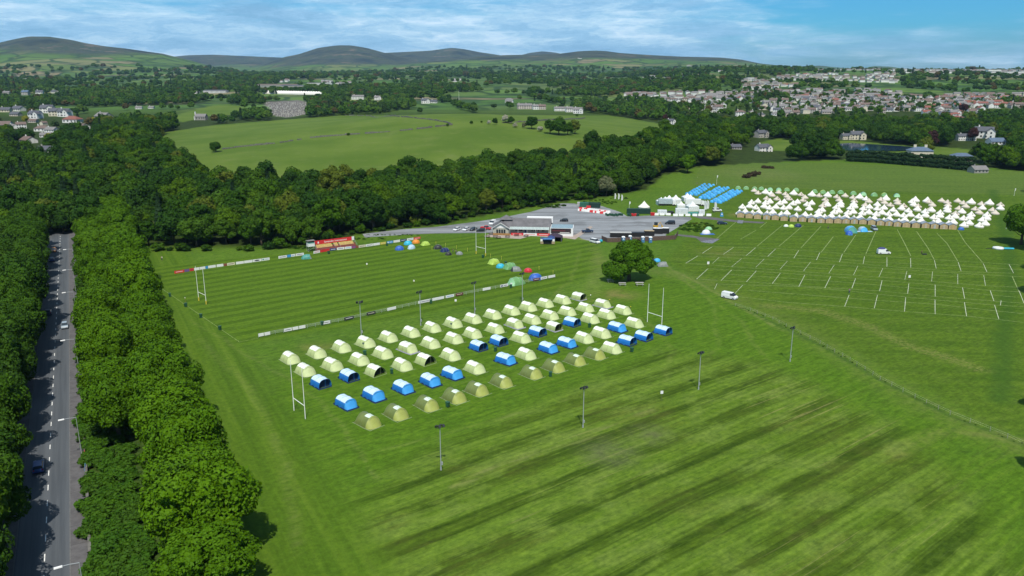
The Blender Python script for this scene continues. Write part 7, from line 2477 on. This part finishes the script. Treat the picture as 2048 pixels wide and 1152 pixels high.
for k, (x, y, s) in enumerate(((1322, 409, 0.95), (1330, 407.5, 0.95), (1338, 406.5, 1.05), (1351, 406.5, 1.1), (1374, 402, 1.05), (1380, 404, 1.0), (1384, 421, 1.15), (1362, 417, 0.9))):
    pagoda(x, y, s, f'white peaked marquee of the service area, {ORD[k]} counted from the grey lorry' if k < 6 else ['white canopy over the serving counter between cabin and lorry', 'small white marquee behind the white cabin'][k - 6])
bell = copy_tree(bt_[(0, 0)]); bell.location = gp3(1288, 416); bell.scale = (1.5, 1.5, 1.4); bell['label'] = 'large white bell tent behind the long dark green container'; bell['group'] = 'bell tents'
mat('cabin_white', (0.70, 0.74, 0.76), 0.6)
container(gp3(1363, 428), R_(-6), 6.4, 'cabin_white', 'white site cabin behind the water barriers', 2.9, name='site_cabin')
container(gp3(1324, 428.5), R_(-6), 4.6, 'cabin_white', 'white trailer box next to the red bins', 2.2, name='site_cabin')
container(gp3(1403, 430), R_(-6), 2.8, 'cabin_white', 'narrow white cabin by the banner flags', 2.7, name='site_cabin')
container(gp3(1341, 427.5), R_(-6), 3.0, 'black_paint', 'dark low trailer between the white box and the site cabin', 1.3, name='flat_trailer')
container(gp3(1386, 429.5), R_(-6), 5.0, 't_teal', 'teal serving counter below the white canopy', 1.3, name='serving_counter')
container(gp3(1277, 427), R_(-2), 12.0, 'container_dark', 'long dark green container below the white bell tent')
container(gp3(1170, 414), R_(-8), 5.6, 'container_green', 'green container half in front of the wood edge')
container(gp3(1189, 415), R_(-14), 6.0, 'container_dark', 'dark green container right of the brighter green one')
container(gp3(1160, 412.5), R_(-8), 3.0, 'cabin_grey', 'small grey store left of the green containers', 2.2, name='site_cabin')
rb = container(gp3(1177, 416), R_(-8), 2.2, 'ad_red', 'red skip in front of the green containers', 1.1, name='skip')


def barrier(colm):
    e_ = empty('road_barrier', (0, 0, 0), 0, 'barrier', 'barrier')
    m = MB(); m.prism([(-0.30, 0), (0.30, 0), (0.22, 0.35), (0.10, 0.95), (-0.10, 0.95), (-0.22, 0.35)], -1.0, 1.0); m.v = [(y, x, z) for x, y, z in m.v]
    m.build('body', MATS[colm], e_)
    m = MB(); m.box(-0.15, 0.15, -0.16, 0.16, 0.951, 1.02); m.build('cap', MATS[colm], e_)
    return e_


bw, br = barrier('ad_white'), barrier('ad_red')
k = 0
for j in range(17):
    for i in (0, 1):
        t = j / 16
        p = G(1160 + 54 * t + i * 2.0, 421.5 + 6.8 * t - i * 3.0)
        c_ = (j + i) % 3 != 0
        r_ = rte.random() < 0.5
        place(br if (c_ and r_) else bw, (p.x, p.y, 0.02), rte.uniform(-0.4, 0.4), f'{"red" if (c_ and r_) else "white"} plastic road barrier in the stack along the car park edge', f'{"red" if (c_ and r_) else "white"} stacked road barriers', 1.15)
for k, x in enumerate((1312.5, 1324, 1336.5, 1351, 1362, 1375.5, 1389.5, 1401, 1417.5)):
    p = G(x, 432 - (k < 3) * 1.5)
    place(bw, (p.x, p.y, 0.02), R_(-4), f'white water barrier in front of the service area, {ORD[k]} from the left', 'white water barriers', 1.2)
for k in range(14):
    p = G(1212 + k * 2.5 + rte.uniform(-0.5, 0.5), 432 + rte.uniform(-1.6, 1.2))
    place(bp_, (p.x, p.y, 0.02), rte.uniform(0, 6.28), 'dark green wheelie bin in the crowd of bins beyond the car park', 'wheelie bins crowded beyond the car park', 1.1)
rbin = wheelie_bin('ad_red')
for k in range(9):
    p = G(1256 + k * 2.6, 432 + rte.uniform(-1.2, 1.2))
    red = 3 <= k <= 6
    place(rbin if red else bp_, (p.x, p.y, 0.02), rte.uniform(0, 6.28), f'{"red" if red else "dark green"} wheelie bin in the small group by the dark container', f'{"red" if red else "green"} wheelie bins by the dark container', 1.1)
for k, x in enumerate((1303, 1307)):
    p = G(x, 431.5); place(rbin, (p.x, p.y, 0.02), 0.4, f'red bin beside the white trailer box, {["left", "right"][k]} of two', None, 1.5)


def feather_flag(colm, h=3.8):
    e_ = empty('feather_flag', (0, 0, 0), 0, 'flag', 'flag')
    m = MB(); m.tube((0, 0, 0), (0, 0, h), 0.03, n=4); m.build('pole', MATS['galvanised'], e_)
    m = MB(); m.add([(0.03, 0, 0.7), (0.75, 0.12, 0.9), (0.85, -0.06, 2.4), (0.55, 0.04, h - 0.2), (0.03, 0, h)], [(0, 1, 2, 3, 4)]); m.build('cloth', MATS[colm], e_)
    return e_


ff = feather_flag('t_white')
for x, y, rz, s, lab in ((1229, 401, 0.2, 1.1, 'white feather flag, left of three on the far grass'), (1236, 401.5, 0.2, 1.1, 'white feather flag, middle of three on the far grass'), (1242.5, 404, 0.2, 1.1, 'white feather flag, right of three on the far grass'), (1408, 424, -0.5, 1.6, 'white feather flag tallest by the service area'),
                         (1413, 422, -0.3, 1.5, 'white feather flag beside the tallest one'), (1428, 426, -0.2, 1.5, 'white feather flag in front of the four-wheel drive')):
    place(ff, gp3(x, y), rz, lab, None, s)


def flagpole(x, y, h, lab, flag=True):
    e_ = empty('flagpole', gp3(x, y), 0.2, lab, 'flagpole')
    m = MB(); m.tube((0, 0, 0), (0, 0, h), 0.07, 0.04, 6); m.build('pole', MATS['post_white'], e_)
    if flag:
        m = MB(); m.add([(0, 0, h), (0.75, 0.1, h - 0.1), (0.6, 0, h - 1.2), (0, 0, h - 1.5)], [(0, 1, 2, 3)]); m.build('flag', MATS['t_white'], e_)


flagpole(1433, 371, 6.5, 'white pole with a flag beyond the blue tent blocks')
flagpole(1258, 424, 5.5, 'white pole with pennant left of the white bell tent')
flagpole(2012, 458, 7.0, 'white pole with a hanging flag by the right-hand trees')
flagpole(2028, 392, 4.5, 'white pole with a flag at the far right meadow')
flagpole(1231, 520, 3.0, 'plain white pole just left of the lone tree crown', False)

# ------------------------------------------------------------------ posts, notices, fence ropes, people
def notice(x, y, h, lab, orange=False, s=1.0, colm='white_paint'):
    e_ = empty('notice_post', gp3(x, y), 0.1, lab, 'notice post')
    m = MB(); m.tube((0, 0, 0), (0, 0, h), 0.04, n=4); m.build('stake', MATS['timber_dark' if not orange else 'ad_brown'], e_)
    m = MB(); m.box(-0.28 * s, 0.28 * s, -0.03, 0.03, h, h + 0.65 * s); m.build('panel', MATS[colm], e_)


for x, y, h, lab, o_, s in ((1323, 800, 1.5, 'white notice on a stake on the mown grass right of the second mast', False, 1.1), (911.5, 612, 1.5, 'white notice on a stake by the touch line rail', False, 1.1), (1416, 534, 1.1, 'white notice at the left end of the plot lines', True, 1.5), (1818, 562, 1.2, 'white notice amid the lower plot lines', True, 1.4),
                            (734, 535, 1.1, 'white marker with brown base in the middle of the striped pitch', True, 0.9), (828, 569, 1.1, 'white marker on the striped pitch near the rail', True, 0.8), (1181, 598, 1.2, 'small teal-topped marker behind the last lime tent', False, 0.5), (1219, 607, 1.2, 'yellow slim marker behind the last lime tents', False, 0.4),
                            (1261, 622, 1.3, 'slim yellow marker at the end of the second row', False, 0.4), (371, 606, 1.6, 'brown marker on the goal line near the avenue', True, 0.4)):
    notice(x, y, h, lab, o_, s, 'pad_yellow' if 'yellow' in lab else 'white_paint')
flags = []
mat('corner_yellow', (0.6, 0.58, 0.12), 0.6)
cpost = empty('corner_post', (0, 0, 0), 0, 'slim yellow corner post', 'corner post')
m = MB(); m.tube((0, 0, 0), (0, 0, 1.25), 0.05, n=5); m.build('post', MATS['corner_yellow'], cpost)
m = MB(); m.box(-0.07, 0.07, -0.02, 0.02, 1.25, 1.5); m.build('tip', MATS['ad_yellow'], cpost)
for k, (x, y) in enumerate(((872, 490), (891, 493), (913, 498), (935, 503), (981, 515), (1003, 520), (1078, 540), (1106, 549), (864, 500))):
    place(cpost, gp3(x, y), 0, 'slim yellow corner post on the clubhouse end of the striped pitch', 'yellow corner posts at the pitch end')

# rope fence between the fields
rf_e = empty('rope_fence', gp3(1470, 612), 0, 'low post and wire fence running down between the two fields', 'fence')
fo = G(1470, 612)
line_ = [(1470, 612), (1500, 622), (1545, 640), (1600, 668), (1640, 688), (1700, 722), (1760, 760), (1830, 796), (1900, 830), (1980, 862), (2050, 892), (2160, 935)]
fp, fr_ = MB(), MB()
prev = None
for a, b in zip(line_[:-1], line_[1:]):
    A, B = G(*a), G(*b)
    n_ = max(1, int((B - A).length / 3.2))
    for k in range(n_):
        q = A + (B - A) * (k / n_) - fo
        q = q + Vector((rte.uniform(-0.1, 0.1), rte.uniform(-0.1, 0.1), 0))
        fp.tube((q.x, q.y, 0), (q.x + rte.uniform(-0.06, 0.06), q.y, 1.05), 0.05, n=5)
        if prev is not None:
            for z in (0.55, 0.95):
                fr_.tube((prev.x, prev.y, z), (q.x, q.y, z), 0.012, n=3)
        prev = q
fp.build('post', mat('post_grey', (0.30, 0.31, 0.27), 0.9), rf_e)
fr_.build('wire', MATS['rope'], rf_e)
tufts = []
for k in range(70):
    i = rte.randrange(len(line_) - 1)
    t = rte.random()
    A, B = G(*line_[i]), G(*line_[i + 1])
    q = A + (B - A) * t
    tufts.append((q.x + rte.uniform(-0.7, 0.7), q.y + rte.uniform(-0.7, 0.7), -0.1, rte.uniform(0.05, 0.12), rte.uniform(0, 6), rte.uniform(0.5, 1.0)))
wood_stuff('rough_grass', tufts, src_b, 'leaf_wood', 'tufts of rough grass along the rope fence')

# rough banks near the car park
bank = []
for (cx, cy, rx, ry, n_, s_) in ((1395, 455, 42, 9, 150, 0.34), (1200, 405, 34, 5, 60, 0.30), (600, 495, 26, 3.5, 70, 0.28), (1100, 412, 30, 4, 30, 0.5), (790, 470, 60, 2.0, 60, 0.20), (740, 478, 40, 3, 20, 0.3), (1240, 396, 20, 3, 20, 0.3)):
    for k in range(n_):
        a, r = rte.uniform(0, 6.28), math.sqrt(rte.random())
        p = G(cx + rx * r * math.cos(a), cy + ry * r * math.sin(a))
        bank.append((p.x, p.y, -0.25, rte.uniform(0.6, 1.3) * s_, rte.uniform(0, 6), rte.uniform(0.35, 0.7)))
wood_stuff('rough_bank', bank, src_b, 'leaf_wood', 'rough green banks round the car park and grandstand')


def person(name, loc, rz, top, legs, lab, walk=0.25, arm=0.15, carry=False):
    """One continuous skinned body with hair, shirt and trousers as clothing."""
    e_ = empty(name, loc, rz, lab, 'person')
    def skinned(nm, V_, E_, Rr, mt, root=0):
        me_ = bpy.data.meshes.new(nm)
        me_.from_pydata(V_, E_, [])
        o_ = bpy.data.objects.new(nm, me_)
        COL.objects.link(o_)
        sk_ = o_.modifiers.new('skin', 'SKIN')
        for i, r in enumerate(Rr):
            me_.skin_vertices[0].data[i].radius = r if isinstance(r, tuple) else (r, r)
            me_.skin_vertices[0].data[i].use_root = (i == root)
        o_.modifiers.new('sub', 'SUBSURF').levels = 1
        o_.modifiers['sub'].render_levels = 1
        o_.parent = e_
        me_.materials.append(mt)
        return o_
    w = walk
    V_ = [(0, 0, 0.95), (0, 0, 1.15), (0.02, 0, 1.38), (0.02, 0, 1.50), (0.03, 0, 1.58), (0.04, 0, 1.72),
          (0.02, 0.19, 1.42), (arm, 0.26, 1.16), (arm + 0.16, 0.25, 0.93), (arm + 0.20, 0.25, 0.85), (0.02, -0.19, 1.42), (-arm, -0.26, 1.16), (0.05 - arm, -0.25, 0.93), (0.08 - arm, -0.25, 0.85),
          (0, 0.10, 0.90), (w * 0.6, 0.11, 0.50), (w * 0.5, 0.11, 0.09), (w * 0.5 + 0.15, 0.11, 0.04), (0, -0.10, 0.90), (-w * 0.2, -0.11, 0.50), (-w, -0.11, 0.10), (-w + 0.15, -0.11, 0.04)]
    E_ = [(0, 1), (1, 2), (2, 3), (3, 4), (4, 5), (2, 6), (6, 7), (7, 8), (8, 9), (2, 10), (10, 11), (11, 12), (12, 13), (0, 14), (14, 15), (15, 16), (16, 17), (0, 18), (18, 19), (19, 20), (20, 21)]
    Rr = [(0.13, 0.10), (0.13, 0.10), (0.15, 0.11), 0.055, 0.085, 0.08, 0.06, 0.042, 0.032, 0.035, 0.06, 0.042, 0.032, 0.035, 0.09, 0.06, 0.045, 0.04, 0.09, 0.06, 0.045, 0.04]
    skinned('body', V_, E_, Rr, mat('skin', (0.45, 0.27, 0.19), 0.6))
    skinned('shirt', V_[0:4] + V_[6:8] + V_[10:12], [(0, 1), (1, 2), (2, 3), (2, 4), (4, 5), (2, 6), (6, 7)], [(0.145, 0.115), (0.145, 0.115), (0.165, 0.125), 0.065, 0.075, 0.055, 0.075, 0.055], MATS[top])
    skinned('trousers', [V_[0]] + V_[14:17] + V_[18:21], [(0, 1), (1, 2), (2, 3), (0, 4), (4, 5), (5, 6)], [(0.142, 0.112), 0.10, 0.072, 0.056, 0.10, 0.072, 0.056], MATS[legs])
    m = MB(); m.sphere((0.02, 0, 1.70), 0.105, 10, 6); m.build('hair', mat('hair_dark', (0.04, 0.025, 0.015), 0.7), e_, True)
    return e_


person('person', gp3(1698, 587), 0.9, 'ad_purple', 't_navy', 'person in dark purple clothes walking across the plot lines')
person('person', gp3(324, 521), -1.2, 'ad_white', 't_navy', 'person in a white shirt near the avenue, behind the striped pitch')
pe = person('person', gp3(1843, 509), 2.0, 't_black', 't_black', 'person in black beside gear on the plot lines', 0.1)
m = MB(); m.box(-0.9, 0.9, -0.35, 0.35, 0.0, 0.55, taper=0.1); o = m.build('kit_bag', MATS['t_black'], None, bevel=0.08); o.location = gp3(1849, 509.5); tag(o, 'black kit bag on the grass beside the person in black', 'bag')
for k, (x, y, c_) in enumerate(((906, 505, 't_black'), (912, 508, 't_navy'), (1656, 458, 't_black'), (1394, 370, 't_black'), (1395, 358, 'ad_white'))):
    person('person', gp3(x, y), k * 1.3, c_, 't_navy', ['person in black among the far corner tents', 'person in navy beside the small charcoal tent', 'person in black left of the teal arch tent by the cabins', 'dark figure on the grass left of the blue tent blocks', 'person in white on the far grass above the blue tents'][k])
# white inflatable disc with a turquoise tube
inf = empty('inflatable', gp3(1996, 498), 0, 'white round inflatable lying on the grass with a turquoise tail', 'inflatable')
m = MB(); m.rings([[(1.9 * k * math.cos(a * math.pi / 8), 1.9 * k * math.sin(a * math.pi / 8), z) for a in range(16)] for k, z in ((0.9, 0.0), (1.0, 0.35), (0.9, 0.8), (0.45, 0.95), (0.25, 0.7))]); m.build('ring', MATS['t_white'], inf, True)
m = MB(); m.tube((1.8, -0.3, 0.35), (5.2, -0.7, 0.3), 0.42, 0.38, 8); m.build('tail', MATS['t_cyan'], inf)
m = MB(); m.tube((-2.0, 0.2, 0.15), (-4.2, 0.4, 0.12), 0.12, 0.1, 6); m.build('hose', MATS['t_black'], inf)
inf.scale = (1.15, 1.15, 1.0)
# blue sign trolley by the trackway
bs = empty('sign_stand', gp3(1443.5, 433), 0, 'blue standing sign beside the white four-wheel drive', 'sign')
m = MB(); m.add([(-0.8, 0, 0), (0.8, 0, 0), (0.45, 0.1, 2.0), (-0.45, 0.1, 2.0), (-0.8, 0.8, 0), (0.8, 0.8, 0)], [(0, 1, 2, 3), (4, 5, 2, 3)]); m.build('panel', MATS['ad_blue'], bs)
m = MB(); m.box(-0.35, 0.35, -0.08, -0.03, 0.8, 1.4); m.build('emblem', MATS['ad_white'], bs)

# ------------------------------------------------------------------ pasture hill: stone wall, thorns, church, gravestones
sw_e = empty('field_wall', P(620, 276).to_tuple(), 0, 'old stone field wall crossing the pasture hill', 'wall')
so = sw_e.location.copy()


def wall_run(pts, e_, name='wall_run'):
    m = MB()
    w = [P(*q) for q in pts]
    for a, b in zip(w[:-1], w[1:]):
        d_ = b - a; L = math.hypot(d_.x, d_.y); rz = math.atan2(d_.y, d_.x)
        n_ = max(1, int(L / 4))
        for k in range(n_):
            if rte.random() < 0.12: continue
            c_ = a + d_ * ((k + 0.5) / n_)
            zg = float(ground_z(c_.x, c_.y))
            m.box(-L / n_ / 2, L / n_ / 2, -0.35, 0.35, -0.5, rte.uniform(0.7, 1.5), 0, rz, (c_.x - so.x, c_.y - so.y, zg - so.z))
    return m.build(name, MATS['wall_stone'], e_)


wall_run([(445, 299), (480, 294), (560, 286), (620, 276), (680, 271), (740, 267), (800, 262), (850, 257), (905, 250)], sw_e)
wall_run([(905, 250), (895, 246), (870, 241), (835, 237), (800, 234), (740, 232), (690, 231)], sw_e)
wall_run([(1005, 246), (1060, 244), (1130, 240), (1170, 236)], sw_e)
for k, (x, y, s, mt, lab) in enumerate(((432, 304, 0.72, 'leaf_wood', 'lone round bush at the left end of the field wall'), (1010, 246, 0.62, 'leaf_blossom', 'hawthorn white with blossom on the pasture hill'), (1022, 247, 0.5, 'leaf_wood', 'green thorn beside the blossoming hawthorn'), (978, 249, 0.42, 'leaf_blossom', 'small blossoming thorn at the bend of the wall'),
                                          (990, 250, 0.45, 'leaf_wood', 'small thorn tree between two blossoming ones'), (1030, 255, 0.4, 'leaf_blossom', 'low pale thorn below the hawthorn'), (1048, 256, 0.42, 'leaf_grey', 'greyish thorn left of the round field tree'), (1063, 258, 0.85, 'leaf_wood', 'round green tree midway along the pasture hedge'),
                                          (1080, 263, 0.42, 'leaf_blossom', 'pale thorn in front of the tree clump'), (1100, 268, 1.0, 'leaf_dark', 'leftmost dark tree of the pasture clump'), (1118, 270, 1.15, 'leaf_dark', 'second dark tree of the pasture clump'), (1136, 270, 1.1, 'leaf_dark', 'third dark tree of the pasture clump'),
                                          (1150, 268, 0.85, 'leaf_wood', 'rightmost tree of the pasture clump'), (943, 248, 0.28, 'leaf_dark', 'tiny thorn bush near the wall junction'), (963, 246, 0.2, 'leaf_dark', 'tiny bush right of the wall junction'), (1154, 234, 0.35, 'leaf_wood', 'single small tree near the pasture crest'), (697, 271, 0.22, 'leaf_dark', 'tiny bush growing in the field wall'),
                                          (895, 254, 0.28, 'leaf_dark', 'dark bush where the walls meet'))):
    p = P(x, y)
    add_tree('field_tree', CROWN_MID[k % 8], mt, (p.x, p.y, p.z - 0.3), s, k * 1.1, lab, None, 0.9, trunk=s > 0.5)
# brown gorse on the meadow
for k, (x, y, s) in enumerate(((1492, 358, 0.5), (1502, 355, 0.55), (1512, 352, 0.5), (1530, 340, 0.5), (1541, 340, 0.45))):
    p = G(x, y); add_tree('shrub', BUSH, 'leaf_gorse', (p.x, p.y, -0.2), s * 3.2, k, f'reddish brown shrub on the meadow above the bell tents, {ORD[k]} from the left', None, 0.62, trunk=False, cat='shrub')
# accents in the woods: yellow garden shrubs, copper beeches, a bare grey tree
for k, (x, y, s, mt, lab) in enumerate(((52, 245, 0.7, 'leaf_yellow', 'golden yellow garden tree between village houses'), (186, 250, 0.75, 'leaf_yellow', 'yellow tree right of the village'), (142, 276, 0.75, 'leaf_yellow', 'yellow flowering tree below the village lane'), (100, 288, 0.7, 'leaf_yellow', 'ochre tree below the village bungalows'), (14, 284, 0.6, 'leaf_yellow', 'yellow shrub below the village, at the photo edge'),
                                          (1862, 296, 1.15, 'leaf_copper', 'dark copper beech beyond the meadow hedge'), (1945, 282, 1.0, 'leaf_copper', 'copper beech in front of the large gabled house'), (1330, 243, 0.8, 'leaf_copper', 'copper beech at the right end of the pasture'), (1926, 226, 1.0, 'leaf_copper', 'copper beech between red-roofed houses'),
                                          (1212, 392, 0.9, 'leaf_grey', 'greyish half-bare tree in the wood edge'), (1222, 372, 0.95, 'leaf_grey', 'second greyish half-bare tree in the wood'), (1375, 346, 0.85, 'leaf_avenue', 'bright green tree at the meadow corner of the wood'))):
    p = P(x, y)
    add_tree('accent_tree', CROWN_MID[(k * 5) % 8], mt, (p.x, p.y, p.z), s, k * 0.9, lab, None, 1.0)
# church
pc = P(403, 240)
ch = empty('church', (pc.x, pc.y, pc.z), R_(-8), 'small stone chapel with grey roof and a white bell gable', 'church')
m = MB(); m.box(-8, 8, -4, 4, -1, 5); m.add([(-8, -4, 5), (-8, 4, 5), (-8, 0, 8.6), (8, -4, 5), (8, 4, 5), (8, 0, 8.6)], [(0, 1, 2), (5, 4, 3)]); m.build('wall', MATS['stone_wall'], ch)
m = MB(); slab(m, (-8.3, -4.4, 4.7), (8.3, -4.4, 4.7), (8.3, 0, 8.6), (-8.3, 0, 8.6)); slab(m, (-8.3, 4.4, 4.7), (8.3, 4.4, 4.7), (8.3, 0, 8.6), (-8.3, 0, 8.6)); m.build('roof', MATS['roof_grey'], ch)
m = MB(); m.box(-8.7, -8.0, -4.2, 4.2, -1, 5.5); m.box(-8.9, -7.9, -1.0, 1.0, 5.5, 11.5); m.build('bell_gable', MATS['white_paint'], ch)
for x in (-5, -1, 3, 6):
    m = MB(); m.box(x - 0.5, x + 0.5, -4.06, -3.98, 1.5, 4); m.build('window', MATS['glass_dark'], ch)
gs = MB()
for k in range(420):
    x, y = rte.uniform(530, 617), rte.uniform(205, 234)
    if not bool(in_poly(x, y, O_GRAVES)): continue
    p = P(x, y)
    w_ = rte.uniform(0.5, 1.3)
    gs.box(-w_ / 2, w_ / 2, -0.15, 0.15, 0, rte.uniform(0.9, 2.0), 0, rte.uniform(-0.2, 0.2), p)
tag(gs.build('gravestones', MATS['render_grey']), 'hillside full of grey gravestones', kind='stuff')
# radio mast and the white tents of the far showground
for x, y, h, lab in ((918, 205, 14, 'thin white mast above the pasture crest'), ):
    p = P(x, y); e_ = empty('mast', (p.x, p.y, p.z), 0, lab, 'mast'); m = MB(); m.tube((0, 0, 0), (0, 0, h * 1.6), 0.25, 0.12, 5); m.build('pole', MATS['post_white'], e_)
mq = MB()
for k in range(22):
    p = P(533 + k * 5.0, 187 + k * 0.12)
    mq.rings([[(p.x + a * 7, p.y + b * 7, p.z - 2) for a, b in ((-1, -1), (1, -1), (1, 1), (-1, 1))], [(p.x + a * 7, p.y + b * 7, p.z + 3) for a, b in ((-1, -1), (1, -1), (1, 1), (-1, 1))], [(p.x + a * 0.5, p.y + b * 0.5, p.z + 8) for a, b in ((-1, -1), (1, -1), (1, 1), (-1, 1))]], 0, True, (False, True))
tag(mq.build('distant_marquees', MATS['canvas_white']), 'long line of white pointed tents on the distant showground', kind='stuff')
for (x, y, L, Wd, h, wl_, rf, lab) in ((556, 174, 120, 24, 7, 'render_grey', 'roof_brown', 'long low brown-roofed school building in front of the hills'), (600, 177, 110, 22, 8, 'render_grey', 'roof_slate', 'second long dark-roofed building of the far school'), (432, 186, 62, 16, 6, 'render_white', 'roof_slate', 'long white clubhouse beyond the church'), (394, 187, 12, 10, 5, 'render_white', 'roof_grey', 'small white hall left of the long white building'),
                                       (2015, 152, 120, 22, 13, 'render_white', 'roof_grey', 'large white flat block on the skyline at the right'), (1985, 150, 40, 18, 16, 'render_white', 'roof_grey', 'white tower block beside the large skyline block'), (640, 170, 80, 16, 7, 'render_white', 'roof_grey', 'white works shed before the hills'), (1516, 164, 26, 14, 6, 'render_white', 'roof_grey', 'white flat-roofed house at the left of the upper town'),
                                       (1500, 162, 18, 12, 9, 'render_white', 'roof_grey', 'white cube-shaped house at the left of the upper town')):
    p = P(x, y)
    if p is None: continue
    e_ = empty('long_building', (p.x, p.y, p.z), rte.uniform(-0.1, 0.1), lab, 'building')
    m = MB(); m.box(-L / 2, L / 2, -Wd / 2, Wd / 2, -4, h)
    kx = -L / 2 + 1.5
    while kx < L / 2 - 2:
        m.box(kx, kx + 1.6, -Wd / 2 - 0.06, -Wd / 2 - 0.01, 1.2, h * 0.75, 1)
        kx += 3.4
    m.build('wall', [MATS[wl_], MATS['glass_dark']], e_)
    m = MB(); m.box(-L / 2 - 0.5, L / 2 + 0.5, -Wd / 2 - 0.5, Wd / 2 + 0.5, h + 0.004, h + 0.5 + 1.6 * (rf != 'roof_grey'), taper=0.2 if rf == 'roof_grey' else 5.0); m.build('roof', MATS[rf], e_)
# gothic house, villa by the pond, dark hedge
for (x, y, lab) in ((1524, 305, 'white gothic house with twin dark gables in a clearing'),):
    p = G(x, y)
    make_house('winged', p, 0.35, 'render_white', 'roof_slate', lab, None, 0.95, name='gothic_house')
    q = p + Vector((10, 2, 0)); 
p = G(1838, 314)
vi = empty('villa', (p.x, p.y, 0), R_(-6), 'cream villa with blue slate hipped roof and two stout chimneys', 'house')
m = MB(); m.box(-9, 9, -6, 6, 0, 5.6); m.build('wall', MATS['render_cream'], vi)
m = MB(); m.add([(-9.6, -6.6, 5.6), (9.6, -6.6, 5.6), (9.6, 6.6, 5.6), (-9.6, 6.6, 5.6), (-4.5, 0, 8.6), (4.5, 0, 8.6)], [(0, 1, 5, 4), (1, 2, 5), (2, 3, 4, 5), (3, 0, 4), (3, 2, 1, 0)]); rf_ = m.build('roof', MATS['roof_blue'], vi)
for s in (-1, 1):
    m = MB(); m.box(s * 4.4 - 1.1, s * 4.4 + 1.1, -0.6, 0.6, 7.4, 10.4); m.build('chimney', MATS['render_cream'], rf_)
p = G(1921, 322)
v2 = empty('villa', (p.x, p.y, 0), R_(-6), 'low blue-roofed lodge right of the cream villa', 'house')
m = MB(); m.box(-7, 7, -5, 5, 0, 4.4); m.build('wall', MATS['render_cream'], v2)
m = MB(); m.add([(-7.6, -5.6, 4.4), (7.6, -5.6, 4.4), (7.6, 5.6, 4.4), (-7.6, 5.6, 4.4), (-3.5, 0, 6.6), (3.5, 0, 6.6)], [(0, 1, 5, 4), (1, 2, 5), (2, 3, 4, 5), (3, 0, 4), (3, 2, 1, 0)]); m.build('roof', MATS['roof_blue'], v2)
hl = MB()
hpts = [G(x, y) for x, y in ((1700, 324), (1760, 327), (1830, 333), (1900, 339), (1955, 344))]
rg = np.random.default_rng(5)
lobs = []
for a, b in zip(hpts[:-1], hpts[1:]):
    n_ = int((b - a).length / 2.2)
    for k in range(n_):
        q = a + (b - a) * (k / n_) - hpts[0]
        lobs.append((q.x, q.y + 4, rte.uniform(2.0, 2.6), rte.uniform(1.7, 2.2)))
        lobs.append((q.x, q.y + 4, rte.uniform(4.8, 5.6), rte.uniform(1.6, 2.1)))
        lobs.append((q.x + 1, q.y + 4, rte.uniform(7.4, 8.8), rte.uniform(1.3, 1.8)))
hm_ = crown_mesh(400, nleaf=34000, leaf=0.55, lobes=lobs, z0=0.3)
hm_.materials.append(MATS['leaf_conifer'])
ho = bpy.data.objects.new('hedge', hm_); COL.objects.link(ho); ho.location = hpts[0]
tag(ho, 'tall dark clipped hedge along the far side of the meadow', 'hedge')
# air between the camera and the hills
hm = bpy.data.materials.new('haze_air')
hm.use_nodes = True
hn = hm.node_tree.nodes
hn.remove(hn['Principled BSDF'])
hv = hn.new('ShaderNodeVolumePrincipled')
hv.inputs['Color'].default_value = (0.42, 0.68, 1.0, 1)
hv.inputs['Density'].default_value = 0.000027
hv.inputs['Anisotropy'].default_value = 0.0
hm.node_tree.links.new(hv.outputs[0], hn['Material Output'].inputs['Volume'])
hb = MB()
hb.box(-20000, 20000, -600, 15500, -25, 430)
haze = hb.build('haze', hm)
tag(haze, 'pale blue air softening the distant hills', kind='stuff')
